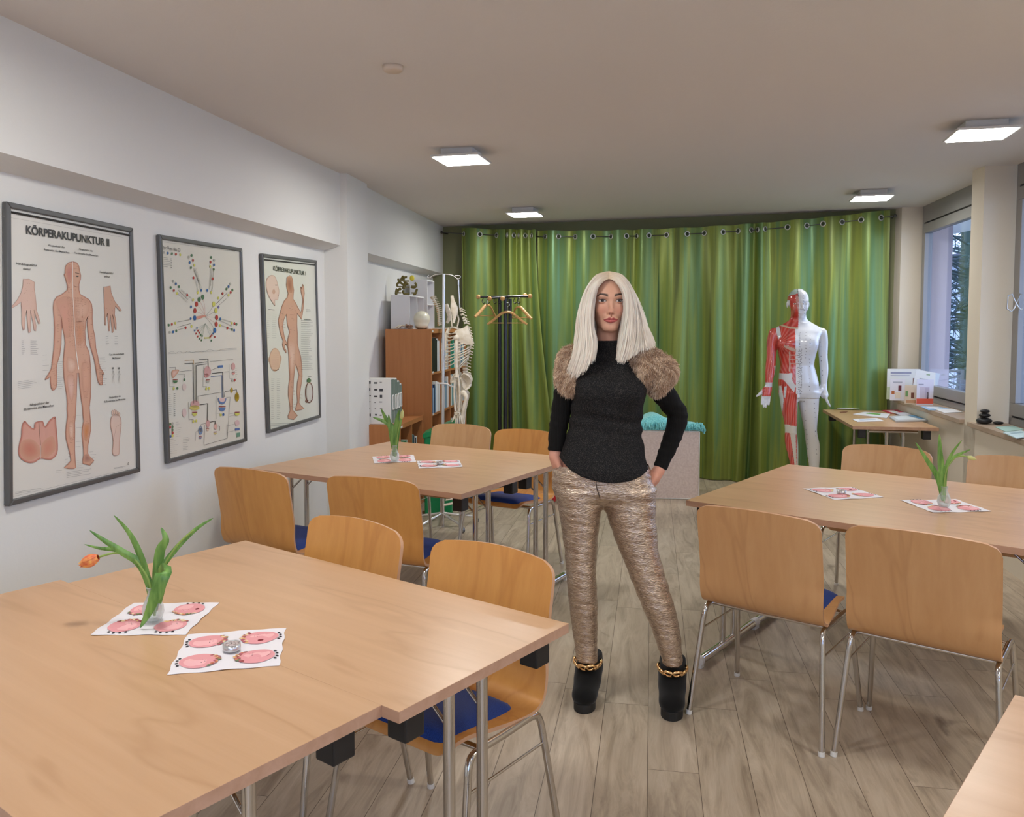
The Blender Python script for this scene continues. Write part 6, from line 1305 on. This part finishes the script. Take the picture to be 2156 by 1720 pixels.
for a, b in (((5, 185), (1390, 428)),): p1.line([cAx(*a), cAx(*b)], .3, GR, 1)
p1.line([cBx(120, 1550), cBx(1380, 1248)], .3, GR, 1); p1.line([cAx(20, 190), cBx(120, 1550)], .3, GR, 1)
p1.text('KÖRPERAKUPUNKTUR II', *cAx(298, 385), cAx(1235, 0)[0], 17.0, INK, 5, .03)
for t, a, x1, h in (('Akupunktur der', (545, 525), 735, 4.2), ('Rückseite des Menschen', (500, 575), 785, 4.2), ('Akupunktur der', (893, 570), 1055, 4.0), ('Vorderseite des Menschen', (842, 612), 1110, 4.0), ('Handakupunktur', (185, 735), 420, 5.2), ('dorsal', (262, 795), 342, 5.0), ('Handakupunktur', (1130, 830), 1285, 4.4), ('palmar', (1182, 878), 1245, 4.2)): p1.text(t, *cAx(*a), cAx(x1, 0)[0], h, INK, 4, .01)
for t, a, x1, h in (('Akupunktur der', (318, 580), 530, 5.2), ('Unterseite des Menschen', (258, 628), 578, 5.2), ('Akupunktur der', (1163, 500), 1290, 4), ('Fußunterseite des Menschen', (1115, 545), 1338, 4), ('Cun: die individuelle', (1163, 42), 1322, 4), ('Maßeinheit', (1200, 82), 1285, 4)): p1.text(t, *cBx(*a), cBx(x1, 0)[0], h, INK, 4, .01)
p1.line([cBx(1362, 1190), cBx(1372, 1180), cBx(1372, 1205), cBx(1360, 1205), cBx(1362, 1190)], .6, INK, 3)
chart('largest framed chart, one big standing figure with a hand on each side', [(2, 424), (270.5, 480), (286.5, 993), (7, 1066)], 5, [('print', p1)], (222, 219, 210), True)
# second chart: coloured dots and pipes
C_ = (6.615, 320, 480); D_ = (6.615, 320, 730); cf = lambda x, y: (320+x/6.615, 480+y/6.615); df = lambda x, y: (320+x/6.615, 730+y/6.615)
p2 = Print((0, 0), 1); kc = {'G': fcol(78, 116, 84), 'B': fcol(48, 98, 158), 'R': fcol(176, 52, 54), 'Y': fcol(206, 202, 100), 'P': fcol(120, 110, 170), 'W': fcol(176, 174, 164)}
big = [(660, 997, 'G'), (708, 962, 'G'), (622, 1060, 'R'), (600, 1152, 'R'), (597, 1252, 'B'), (862, 1060, 'Y'), (892, 1150, 'Y'), (902, 1247, 'R'), (897, 1340, 'R'), (877, 1425, 'B')]
sm_ = [(555, 382, 'G'), (573, 452, 'R'), (527, 482, 'B'), (592, 520, 'Y'), (545, 553, 'G'), (580, 693, 'R'), (640, 900, 'Y'), (688, 868, 'B'), (825, 410, 'G'), (818, 475, 'R'), (866, 515, 'B'), (815, 535, 'Y'), (862, 577, 'G'), (848, 708, 'R'), (770, 870, 'B'), (826, 900, 'Y'), (335, 777, 'B'), (263, 830, 'G'), (376, 818, 'G'), (307, 870, 'R'), (350, 910, 'Y'), (492, 933, 'R'), (575, 1000, 'Y'), (546, 1097, 'B'), (930, 1102, 'P'), (985, 912, 'R'), (925, 975, 'Y'), (1040, 848, 'G'), (1068, 817, 'B'), (1122, 865, 'G'), (1097, 898, 'R'), (1068, 935, 'Y'), (953, 1265, 'B'), (950, 1357, 'Y'), (1052, 1393, 'R'), (1115, 1412, 'G'), (1147, 1425, 'B'), (1115, 1325, 'Y'), (1150, 1330, 'R'), (1178, 1340, 'G'), (540, 1262, 'B'), (325, 1325, 'Y'), (280, 1340, 'R'), (235, 1352, 'G'), (553, 1370, 'Y'), (470, 1390, 'R'), (340, 1432, 'G'), (296, 1447, 'B'), (250, 1452, 'W'), (165, 342, 'W'), (222, 350, 'B'), (280, 356, 'G'), (336, 364, 'R'), (395, 374, 'Y'), (515, 405, 'W'), (868, 450, 'W'), (295, 740, 'W'), (1092, 780, 'W')]
arc = [(627, 1393, 'B'), (642, 1428, 'R'), (660, 1457, 'R'), (681, 1487, 'G'), (702, 1503, 'G'), (853, 1470, 'B'), (834, 1495, 'R'), (815, 1510, 'R'), (597, 1427, 'B'), (615, 1470, 'R'), (638, 1510, 'R'), (665, 1540, 'G'), (690, 1563, 'G'), (877, 1518, 'R'), (828, 1567, 'G')]
for x, y, k in big: p2.line([cf(*q) for q in catmull([(740, 1235), ((740+x)/2+12, (1235+y)/2), (x, y)], 5)], .45, fcol(206, 150, 140) if k in 'RG' else GR, 1); p2.ell(*cf(x, y), 3.1, 5.6, kc[k], 3)
for x, y, k in sm_: p2.ell(*cf(x, y), 1.9, 3.1, kc[k], 3, 10)
for x, y, k in arc: p2.ell(*cf(x, y), 1.4, 2.3, kc[k], 3, 10); p2.line([cf(745, 1330), cf(x, y)], .3, fcol(170, 180, 164), 1)
for k in range(5): p2.ell(*cf(735+k*18, 1530), 1.2, 1.8, kc['Y'], 2, 8)
blob(p2, cf, [(610, 1235), (735, 1215), (745, 1232), (625, 1275)], fcol(216, 140, 130), 2)
for (a, b, w) in (((580, 560), (660, 780), 12), ((600, 560), (680, 860), 14), ((600, 700), (640, 900), 10), ((820, 560), (795, 860), 12), ((855, 600), (830, 880), 10), ((360, 860), (500, 1000), 12), ((360, 910), (490, 1040), 12), ((400, 860), (540, 980), 10), ((890, 1060), (1050, 900), 12), ((930, 1080), (1030, 990), 8), ((350, 1310), (520, 1280), 10), ((350, 1385), (540, 1330), 10), ((360, 1420), (480, 1390), 6), ((920, 1280), (1110, 1370), 10), ((960, 1270), (1110, 1315), 8), ((940, 1350), (1100, 1410), 6)): p2.line([cf(*a), cf(*b)], .45, GR, 2); p2.line([cf(a[0]+w, a[1]-6), cf(b[0]+w, b[1]-6)], .3, GR, 2)
for k in range(22):
    t = k/21; p2.line([cf(585+t*70, 600+t*180), cf(597+t*70, 603+t*180)], .5, INK, 3); p2.line([cf(372+t*120, 868+t*120), cf(380+t*120, 880+t*120)], .5, GR, 3); p2.line([cf(832-t*20, 600+t*200), cf(842-t*20, 602+t*200)], .5, GR, 3)
p2.text('Der Fluss des Qi', *cf(142, 285), cf(395, 0)[0], 7.0, fcol(70, 66, 66), 4)
for k in range(6): p2.line([cf(160, 410+k*25), cf(160+(60, 70, 90, 95, 100, 60)[k], 418+k*25)], .5, GR, 2); p2.line([cf(262, 430+k*24), cf(280, 432+k*24)], .8, INK, 2)
p2.line([cf(150, 300), cf(380, 328)], .3, GR, 2); p2.line([cf(130, 190), cf(1160, 330)], .3, GR, 1)
p2.line([df(*q) for q in catmull([(225, 85), (290, 65), (330, 95), (380, 60), (440, 90), (500, 60), (560, 80), (640, 60), (720, 70), (800, 40), (900, 60), (1000, 30), (1180, 20)], 4)], .35, GR, 2); p2.line([df(225, 98), df(1180, 38)], .3, GR, 2)
K2 = fcol(66, 62, 62)
pipes = [([(455, 235), (575, 230), (582, 790)], 1.2, K2), ([(455, 192), (580, 186), (582, 240)], 1.0, fcol(200, 150, 90)), ([(600, 770), (600, 232), (770, 210)], .9, K2), ([(618, 770), (618, 258), (760, 238)], 1.1, K2), ([(655, 182), (782, 172), (785, 300)], 1.1, K2), ([(805, 208), (1130, 176)], .5, K2), ([(640, 770), (640, 688), (965, 632)], .6, K2), ([(665, 808), (778, 792), (772, 1030)], 1.3, K2), ([(380, 345), (560, 328)], .6, K2), ([(360, 382), (450, 380), (452, 430)], .6, K2), ([(240, 290), (328, 285), (328, 330)], .6, K2), ([(240, 320), (245, 555), (315, 552)], .5, GR), ([(720, 275), (712, 555), (765, 552)], .5, GR), ([(835, 372), (988, 355), (992, 720)], 1.4, K2), ([(820, 415), (975, 398), (978, 712)], 1.0, fcol(70, 100, 150)), ([(1010, 352), (1070, 345)], .5, K2), ([(1075, 240), (1080, 440), (1125, 440)], .4, GR), ([(1010, 700), (1015, 625), (1180, 598), (1185, 640)], .9, K2), ([(510, 770), (518, 1018), (580, 1012)], .6, K2), ([(805, 1050), (880, 1035), (882, 1080)], 1.3, K2), ([(915, 1105), (942, 1104), (942, 1170)], .8, K2), ([(680, 1110), (685, 1080), (750, 1065)], .6, K2), ([(895, 690), (895, 1010)], .4, GR), ([(1050, 1260), (1090, 700), (1035, 705)], .5, GR), ([(735, 1090), (725, 1370), (1050, 1275), (1045, 1080)], .6, K2), ([(605, 1310), (612, 1185), (650, 1165)], .5, GR), ([(905, 930), (970, 925)], .4, GR), ([(1080, 935), (1155, 920)], .5, GR), ([(1080, 968), (1150, 955)], .5, GR), ([(1050, 1100), (1145, 1080)], .5, GR), ([(1050, 1192), (1150, 1168)], .5, GR), ([(820, 330), (915, 290)], .5, K2)]
for pts, w, c in pipes: p2.line([df(*q) for q in pts], w, c, 3)
PK_ = fcol(206, 160, 156)
blob(p2, df, [(285, 330), (380, 325), (300, 435), (275, 400)], K2, 3); blob(p2, df, [(292, 338), (368, 332), (302, 422), (284, 396)], fcol(220, 186, 178), 4)
for x, y, rx, ry, c in ((775, 345, 48, 75, PK_), (760, 400, 30, 30, fcol(214, 150, 148)), (600, 800, 62, 55, PK_), (595, 850, 68, 36, fcol(206, 190, 110)), (780, 1070, 26, 55, PK_), (888, 1110, 22, 45, fcol(214, 170, 160)), (1132, 275, 28, 50, PK_), (678, 1165, 30, 58, fcol(108, 138, 174)), (678, 1150, 22, 36, fcol(206, 206, 210)), (1110, 605, 18, 36, fcol(180, 150, 50)), (1185, 700, 30, 62, fcol(180, 150, 50)), (1185, 700, 23, 52, fcol(220, 190, 60)), (1188, 1060, 32, 42, fcol(216, 186, 186)), (452, 560, 28, 48, fcol(216, 196, 190)), (452, 920, 30, 60, fcol(216, 190, 186))): p2.ell(*df(x, y), rx/6.615, ry/6.615, c, 3, 18)
for x, y, w, c in ((325, 480, 34, kc['G']), (778, 485, 26, kc['W']), (978, 855, 48, fcol(90, 120, 170)), (595, 935, 36, kc['Y']), (1135, 375, 22, fcol(214, 140, 130)), (1188, 935, 34, kc['Y']), (675, 1270, 20, fcol(110, 110, 150)), (778, 1160, 20, fcol(214, 180, 150)), (884, 1210, 20, fcol(206, 190, 120))):
    n = 10; p2.poly([df(x+w*math.cos(math.pi*k/n), y-10+w*1.1*math.sin(math.pi*k/n)) for k in range(n+1)], c, 0, 4); p2.line([df(x-w, y-22), df(x+w, y-24)], 1.7, fcol(150, 50, 50), 4)
n = 14; p2.poly([df(978+58*math.cos(math.pi*k/n), 715+88*math.sin(math.pi*k/n)) for k in range(n+1)], fcol(90, 120, 170), 0, 3); p2.poly([df(978+46*math.cos(math.pi*k/n), 712+62*math.sin(math.pi*k/n)) for k in range(n+1)], fcol(222, 190, 188), 0, 4)
for x, y, k in ((305, 582, 'Y'), (355, 578, 'G'), (758, 585, 'Y'), (797, 578, 'Y'), (960, 950, 'Y'), (996, 944, 'B'), (1125, 470, 'W'), (1153, 466, 'R'), (578, 1040, 'Y'), (618, 1032, 'Y'), (254, 1078, 'G'), (288, 1070, 'W'), (254, 1122, 'R'), (288, 1114, 'G'), (288, 1158, 'G'), (290, 1198, 'R'), (257, 1248, 'B'), (288, 1240, 'Y'), (452, 458, 'G')): p2.ell(*df(x, y), 2, 3.2, kc[k], 4, 10)
p2.poly([df(918, 262), df(990, 256), df(990, 288), df(920, 294)], fcol(80, 112, 170), 0, 3); p2.poly([df(1155, 1138), df(1222, 1130), df(1222, 1162), df(1158, 1170)], fcol(90, 112, 170), 0, 3); p2.poly([df(1178, 1200), df(1230, 1192), df(1230, 1250), df(1180, 1258)], fcol(110, 150, 130), 0, 3)
for x0, x1, y0, n, st in ((228, 275, 665, 11, 28), (330, 400, 1050, 8, 28), (240, 350, 1290, 8, 28), (430, 540, 1270, 4, 22), (430, 530, 1370, 4, 22), (1160, 1190, 300, 6, 30)):
    for k in range(n): L_ = (x1-x0)*rr.uniform(.5, 1.1); p2.line([df(x0, y0+k*st), df(x0+L_, y0+k*st-.1*L_)], .4, GR, 2)
for k in range(12): p2.line([df(302, 655+k*28), df(325, 653+k*28)], .8, INK, 2)
chart('framed chart with many coloured dots above and thin pipe diagrams below', [(327, 493.5), (502.5, 522.5), (513, 929), (345, 976)], 5, [('print', p2)], (220, 216, 204))
# third chart
p3 = Print((535, 520), 4.3)
f3 = [(320, 255), (300, 280), (290, 340), (300, 390), (308, 420), (300, 455), (270, 490), (250, 540), (235, 600), (218, 660), (225, 720), (240, 790), (262, 850), (255, 885), (265, 920), (290, 962), (292, 935), (275, 905), (288, 882), (300, 900), (300, 870), (285, 840), (272, 790), (262, 720), (268, 670), (290, 610), (300, 700), (320, 770), (305, 830), (303, 900), (312, 980), (315, 1080), (322, 1180), (310, 1260), (308, 1340), (322, 1430), (325, 1480), (305, 1530), (310, 1555), (360, 1565), (395, 1525), (365, 1490), (348, 1470), (350, 1380), (358, 1270), (360, 1200), (368, 1120), (378, 1060), (392, 1110), (405, 1160), (390, 1230), (385, 1310), (392, 1400), (372, 1470), (380, 1482), (430, 1475), (455, 1460), (425, 1435), (410, 1410), (415, 1330), (430, 1240), (438, 1170), (435, 1080), (425, 990), (405, 920), (395, 870), (395, 780), (390, 700), (392, 600), (430, 655), (440, 610), (450, 540), (452, 470), (458, 420), (452, 360), (440, 335), (430, 380), (420, 360), (425, 410), (432, 440), (440, 480), (432, 540), (425, 590), (395, 540), (375, 500), (355, 470), (358, 430), (362, 390), (355, 350), (352, 300), (340, 265)]
shaded(p3, f3, 9, fcol(160, 102, 80), fcol(210, 166, 140), 1); soft(p3, [(300, 270), (345, 290), (345, 410), (310, 400), (296, 340)], fcol(160, 100, 78), fcol(196, 146, 120), 3); soft(p3, [(315, 860), (370, 880), (365, 1080), (335, 1160), (322, 1000)], SKL, fcol(210, 166, 140), 3)
for k in range(70): a = rr.choice([(300, 380, 500, 830), (320, 360, 880, 1450), (240, 270, 600, 820), (395, 425, 1000, 1400)]); x = rr.uniform(a[0], a[1]); y = rr.uniform(a[2], a[3]); p3.line([(x, y), (x+rr.uniform(8, 20), y+rr.uniform(-2, 3))], 1.6, LN, 4)
hd_ = [(150, 255), (115, 290), (108, 350), (120, 410), (140, 460), (165, 500), (190, 535), (190, 480), (215, 480), (222, 445), (228, 400), (218, 350), (205, 300), (185, 262)]
shaded(p3, catmull(hd_, 3, True), 8, fcol(196, 160, 140), fcol(226, 200, 182), 1); p3.line([(190, 345), (212, 345)], 6, INK, 3); p3.ell(178, 405, 14, 22, fcol(204, 164, 140), 3); p3.line([(212, 430), (222, 440)], 4, fcol(160, 70, 70), 3)
p3.ell(190, 1020, 52, 106, fcol(202, 166, 138), 1, 20); p3.ell(190, 1020, 47, 100, fcol(222, 190, 160), 2, 20); p3.ell(140, 1020, 9, 26, fcol(214, 176, 146), 1); p3.ell(240, 1010, 9, 26, fcol(214, 176, 146), 1); p3.line([(172, 1112), (205, 1116), (222, 1105)], 7, fcol(110, 70, 56), 3)
for k in range(8): p3.line([(160, 960+k*18), (225, 962+k*18)], 1.4, fcol(196, 140, 130), 3)
rg_ = [(500+34*math.cos(a), 1318+92*math.sin(a)) for a in np.linspace(0, 2*math.pi, 29)]; p3.line(rg_, 8, fcol(120, 70, 60), 2); p3.ell(500, 1318, 27, 80, fcol(214, 208, 196), 3, 20); p3.poly([(478, 1205), (495, 1185), (515, 1200), (512, 1222), (482, 1224)], fcol(70, 110, 60), 3, 3); p3.line([(484, 1232), (515, 1232)], 6, fcol(220, 160, 90), 3); p3.line([(464, 1390), (478, 1408), (490, 1385)], 9, fcol(110, 50, 44), 3); p3.line([(515, 1395), (530, 1380)], 9, fcol(110, 50, 44), 3)
for x0, x1, y0, n, st in ((115, 140, 600, 14, 17), (160, 205, 600, 14, 17), (425, 535, 665, 27, 17), (470, 520, 565, 2, 14), (155, 185, 1195, 22, 17), (205, 240, 1195, 22, 17), (150, 480, 1600, 2, 16)):
    for k in range(n): L_ = (x1-x0)*rr.uniform(.6, 1); p3.line([(x0, y0+k*st), (x0+L_, y0+k*st-.02*L_)], 1.8, GR, 2)
p3.line([(130, 566), (185, 570)], 5, INK, 3); p3.line([(450, 655), (512, 658)], 4, INK, 3); p3.line([(485, 1168), (518, 1170)], 4, INK, 3)
p3.text('KÖRPERAKUPUNKTUR I', 175, 212, 467, 40, INK, 4, .015)
chart('narrow framed chart farthest along the wall, slim figure raising one hand', [(544.5, 533.5), (660.5, 548), (670, 879), (559.5, 912)], 5, [('print', p3)], (222, 222, 208), True)
# ------------------------------------------------------------------ napkins with pink pigs, tea lights, vases with tulips
M_nap = attr_mat('paper_napkin', .8)
NC = fcol(226, 222, 226); PIG = fcol(222, 152, 156); PIG2 = fcol(234, 176, 178); BLK = fcol(36, 30, 34)
def napkin(px4, label, rots=(0, 0, 0, 0), seed=0):
    P = [atz(x, y, .742)[:2] for x, y in px4]; cen = sum(P)/4; o = thing('paper_napkin', label, 'napkin', (cen[0], cen[1], .7405), 0, 'paper napkins with pink pig prints'); L_ = [p-cen for p in P]
    B = lambda u, v: (1-u)*(1-v)*L_[0]+u*(1-v)*L_[1]+u*v*L_[2]+(1-u)*v*L_[3]; rn = random.Random(seed); n = 24
    hz = lambda u, v: .0012+.0035*(abs(math.sin(u*3.14159*2+seed))**8*.6+abs(math.sin(v*6.28+1+seed))**8*.6)*min(1, 8*min(u, 1-u, v, 1-v))+.0008*math.sin(9*u+7*v+seed)
    G = []
    for i in range(n+1):
        row = []
        for j in range(n+1):
            u, v = i/n, j/n; w = .008*math.sin(20*v+seed); p = B(u+(w if i in (0, n) else 0), v+(.008*math.sin(17*u+seed) if j in (0, n) else 0)); row.append((p[0], p[1], hz(u, v)))
        G.append(row[::-1])
    MB().sheet(G[::-1], .0006, col=NC).build('paper', M_nap, o, colors=True)
    m = MB(); lay = [0]
    def pl(pts, c, z=0): 
        q = [B(*p) for p in pts]; cu = B(*(sum(p[0] for p in pts)/len(pts), sum(p[1] for p in pts)/len(pts))); cc = (sum(p[0] for p in pts)/len(pts), sum(p[1] for p in pts)/len(pts))
        vs = [(cu[0], cu[1], hz(*cc)+.0030+z)]+[(a[0], a[1], hz(*p)+.0016+z) for a, p in zip(q, pts)]; k = len(pts); m.add(vs, [(0, 1+(i+1) % k, 1+i) for i in range(k)], 0, False, None, c)
    for qi, (cu_, cv_) in enumerate(((.25, .25), (.75, .25), (.75, .75), (.25, .75))):
        a = rots[qi]; ca, sa = math.cos(a), math.sin(a); T_ = lambda x, y: (cu_+x*ca-y*sa, cv_+x*sa+y*ca)
        E = lambda x, y, rx, ry, c, z=0, n_=14, T_=T_: pl([T_(x+rx*math.cos(2*math.pi*k/n_), y+ry*math.sin(2*math.pi*k/n_)) for k in range(n_)], c, z)
        E(-.01, 0, .185, .165, PIG, 0, 22); E(-.02, .03, .13, .10, PIG2, .0003)
        for (x, y) in ((-.20, -.08), (-.215, -.025), (-.21, .04), (-.19, .095)): E(x, y, .016, .015, BLK, .0004, 8)
        E(.05, .02, .05, .05, PIG2, .0005); E(.05, .015, .008, .008, BLK, .0007, 6); E(.05, .045, .008, .008, BLK, .0007, 6); E(.02, .0, .007, .006, BLK, .0007, 6); E(.02, .065, .007, .006, BLK, .0007, 6)
        for k in range(16):
            t = k/15; x = .11+.06*math.sin(math.pi*t)+rn.uniform(-.015, .015); y = -.11+.24*t; E(x, y, rn.uniform(.014, .03), rn.uniform(.014, .028), rn.choice([fcol(150, 70, 70), fcol(196, 120, 90), fcol(214, 170, 110), fcol(110, 120, 80), fcol(170, 90, 100), fcol(226, 200, 160)]), .0006+.00002*k, 7)
        if qi == 1: E(-.02, -.085, .03, .022, fcol(120, 30, 40), .0009)
    m.build('pig_print', M_nap, o, colors=True); return o
napkin([(281.4, 1269), (460.5, 1268.5), (389, 1336), (189.7, 1336.4)], 'pig napkin under the tulip vase on the front left tables', (1.6, 1.6, 4.7, 4.7), 1)
napkin([(395, 1335.6), (601.6, 1321.4), (587.7, 1400.5), (351.8, 1420)], 'pig napkin carrying the tea light on the front left tables', (0, 3.14, 3.14, 0), 2)
napkin([(784, 961), (870.5, 957), (876, 972), (788, 975)], 'pig napkin under the vase on the middle tables', (1.6, 1.6, 4.7, 4.7), 3)
napkin([(878, 970), (966, 968), (974.4, 982.6), (882, 986)], 'pig napkin carrying the tea light on the middle tables', (0, 3.14, 3.14, 0), 4)
napkin([(1691, 1028), (1791.4, 1024.8), (1860.6, 1046.5), (1758, 1052)], 'pig napkin carrying the tea light on the right tables', (0, 3.14, 3.14, 0), 5)
napkin([(1894.7, 1052.4), (2013.4, 1051), (2087.6, 1076.3), (1964.5, 1078.8)], 'pig napkin under the vase on the right tables', (1.6, 1.6, 4.7, 4.7), 6)
M_tin = mat('aluminium_cup', (.6, .6, .6, 1), .3, .9); M_wax = mat('frosted_wax', srgb(196, 178, 176), .5); noisy(M_wax, (200, 200, 200), srgb(120, 96, 96), srgb(222, 210, 208), bump=.5, dist=.002)
def tealight(px, py, label):
    p = atz(px, py, .7450); r = thing('tea_light', label, 'tea light', (p[0], p[1], .7450), 0, 'silver tea lights on napkins')
    MB().lathe([(0, 0), (.0195, 0), (.0205, .002), (.0205, .0165), (.0195, .0165), (.0190, .014)], 28).build('cup', M_tin, r); MB().lathe([(.0188, .012), (.0186, .0145), (0, .015)], 28).build('wax', M_wax, r); MB().tube([(0, 0, .015), (.001, 0, .019)], .0008, 6).build('wick', M_black, r)
tealight(488, 1368, 'silver tea light on the napkin of the front left tables'); tealight(926.5, 977.5, 'silver tea light on the napkin of the middle tables'); tealight(1772, 1039, 'silver tea light on the napkin of the right tables')
def glass_mat():
    m = mat('clear_vase_glass', (.85, .88, .87, 1), .12, 0, .8); nt = m.node_tree; t = nd(m, 'ShaderNodeBsdfTransparent'); t.inputs[0].default_value = (.97, .99, .98, 1)
    lw = nd(m, 'ShaderNodeLayerWeight'); lw.inputs[0].default_value = .35; k = nd(m, 'ShaderNodeMath', operation='MULTIPLY_ADD'); k.inputs[1].default_value = .55; k.inputs[2].default_value = .10; lk(m, lw, 'Facing', k, 0)
    mx = nd(m, 'ShaderNodeMixShader'); lk(m, k, 0, mx, 0); nt.links.new(t.outputs[0], mx.inputs[1]); nt.links.new(bs(m).outputs[0], mx.inputs[2]); out = [n for n in nt.nodes if n.type == 'OUTPUT_MATERIAL'][0]; nt.links.new(mx.outputs[0], out.inputs['Surface']); return m
M_vg = glass_mat(); M_leaf = mat('tulip_leaf', srgb(96, 142, 62), .4, Subsurface_Weight=0); noisy(M_leaf, (60, 60, 12), srgb(70, 118, 44), srgb(128, 170, 84)); M_stem = mat('tulip_stem', srgb(140, 168, 84), .45)
def leafblade(path, w, tw=0.0, nfold=.25):
    P = [Vector(p) for p in catmull(path, 6)]; n = len(P); G = []; prev = None
    for i, p in enumerate(P):
        t = (P[min(i+1, n-1)]-P[max(0, i-1)]).normalized(); s = i/(n-1); side = t.cross(Vector((math.sin(tw*s), -math.cos(tw*s), 0.15))).normalized()
        if prev is not None and side.dot(prev) < 0: side = -side
        prev = side; nn = t.cross(side); ww = w*(math.sin(math.pi*min(1, .12+s*.88))**.7)*(1-.25*s); G.append([tuple(p+side*ww*k+nn*(abs(k)*ww*nfold)) for k in (-1, -.5, 0, .5, 1)])
    return MB().sheet(G, .0006)
def vase(px, py, Y, label, leaves, hh=.088, stems=(), bud=None, tulip=None):
    b = atz(px, py, .7455); r = thing('tulip_vase', label, 'vase', (b[0], b[1], .7455), 0, 'glass bud vases on the tables'); Y = b[1]
    def L(x, y, dy=0): v = aty(x, y, Y+dy); return (v[0]-b[0], v[1]-b[1], v[2]-.7455)
    pr = [(0, .001), (.018, .001), (.022, .006), (.027, .022), (.026, .038), (.019, .055), (.013, .068), (.012, .078), (.0155, hh)]; pi_ = [(r_-.0018, z+.001) for r_, z in pr[::-1] if r_ > .003]+[(0, .004)]
    pr2 = []
    MB().lathe(pr+pi_, 32).build('glass', M_vg, r)
    wt = MB().lathe([(0, .0045), (.0165, .005), (.0245, .022), (.0238, .036), (.019, .048), (0, .048)], 28); wt.build('water', M_vg, r)
    for pts, w, tw in leaves: leafblade([L(*p) for p in pts], w, tw).build('leaf', M_leaf, r)
    for pts in stems: MB().tube(catmull([L(*p) for p in pts], 6), .0028, 8).build('stem', M_stem, r)
    if tulip:
        c, d, sc = tulip; c = Vector(L(*c)); d = Vector(d).normalized(); q = d.to_track_quat('Z', 'Y').to_matrix().to_4x4()
        mt = mat('tulip_petal', srgb(226, 120, 50), .5); mp = coords(mt, (1, 1, 1)); g = nd(mt, 'ShaderNodeTexNoise', Scale=60, Detail=2); lk(mt, mp, 0, g, 'Vector'); rr_ = ramp(mt, [(.35, srgb(212, 100, 64)), (.52, srgb(232, 150, 84)), (.66, srgb(240, 200, 96))]); lk(mt, g, 'Fac', rr_, 'Fac'); lk(mt, rr_, 'Color', bs(mt), 'Base Color')
        for k in range(6):
            a0 = k*math.pi/3; G = []
            for i in range(10):
                s = i/9; z = s*.046*sc; rad = (.0125*math.sin(math.pi*min(.92, .12+s*.85))+.002)*sc*(1.0 if k % 2 else .9); wd = .75*math.sin(math.pi*(.15+.85*s))**.6+.05
                G.append([(rad*math.cos(a0+wd*j), rad*math.sin(a0+wd*j), z) for j in (-1, -.5, 0, .5, 1)])
            m = MB(); m.sheet(G, .0007, M=Matrix.Translation(c) @ q); m.build('petal', mt, r)
    if bud:
        c, d, sc = bud; c = Vector(L(*c)); d = Vector(d).normalized(); q = d.to_track_quat('Z', 'Y').to_matrix().to_4x4(); mb_ = mat('tulip_bud', srgb(198, 200, 130), .5)
        MB().lathe([(0, 0), (.006*sc, .003*sc), (.0085*sc, .014*sc), (.006*sc, .027*sc), (.001, .036*sc)], 14, M=Matrix.Translation(c) @ q).build('bud', mb_, r)
    return r
vase(323, 1306, 0, 'bud vase with one orange tulip on the front left tables', [
    ([(322, 1292), (316, 1240), (294, 1188), (257, 1162, -.01), (221, 1139, -.02), (188, 1116, -.03)], .0115, .3),
    ([(296, 1188), (270, 1168, .01), (240, 1157, .02), (209, 1154, .02), (177, 1146, .02)], .0065, .2),
    ([(322, 1290), (308, 1212), (290, 1159), (269, 1119, .01), (239, 1084, .02)], .0108, -.4),
    ([(326, 1285), (330, 1215), (337, 1160), (349, 1136), (339, 1110)], .014, .6),
    ([(327, 1285), (338, 1205), (367, 1159), (411, 1115), (450, 1090)], .0085, -.3),
    ([(330, 1270, -.01), (338, 1222, -.02), (346, 1202, -.035), (341, 1212, -.055), (328, 1250, -.06), (312, 1290, -.06), (295, 1322, -.05)], .0215, .2)],
    stems=[[(324, 1296), (316, 1232), (300, 1198), (277, 1172), (245, 1164), (210, 1172)], [(326, 1296), (338, 1210), (372, 1150), (408, 1116)]], tulip=((207, 1173), (-1, -.1, -.42), 1.12))
vase(831, 970, 0, 'bud vase with green tulip leaves on the middle tables', [
    ([(831, 960), (828, 905), (812, 889), (784, 878)], .016, .3), ([(830, 960), (826, 910), (814, 885), (802, 860)], .018, -.2), ([(832, 960), (834, 910), (836, 885), (841, 862)], .017, .5), ([(832, 958), (838, 905), (848, 872)], .014, -.3), ([(830, 955), (822, 905), (818, 872)], .014, .4)],
    stems=[[(832, 962), (838, 910), (845, 880)]], bud=((845, 882), (.15, 0, 1), 1.5))
vase(1987, 1067, 0, 'bud vase with green leaves and a pale bud on the right tables', [
    ([(1986, 1055), (1975, 1005), (1952, 968), (1927, 930)], .0135, .3), ([(1987, 1055), (1984, 1000), (1980, 960), (1978, 913)], .0155, -.3), ([(1989, 1050), (1992, 990), (2005, 955), (2026, 926)], .010, .4), ([(1992, 985), (2010, 962), (2044, 946)], .0085, .2)],
    stems=[[(1988, 1058), (1990, 1000), (2004, 970), (2022, 960), (2038, 962)]], bud=((2036, 962), (1, 0, -.25), 1.15))
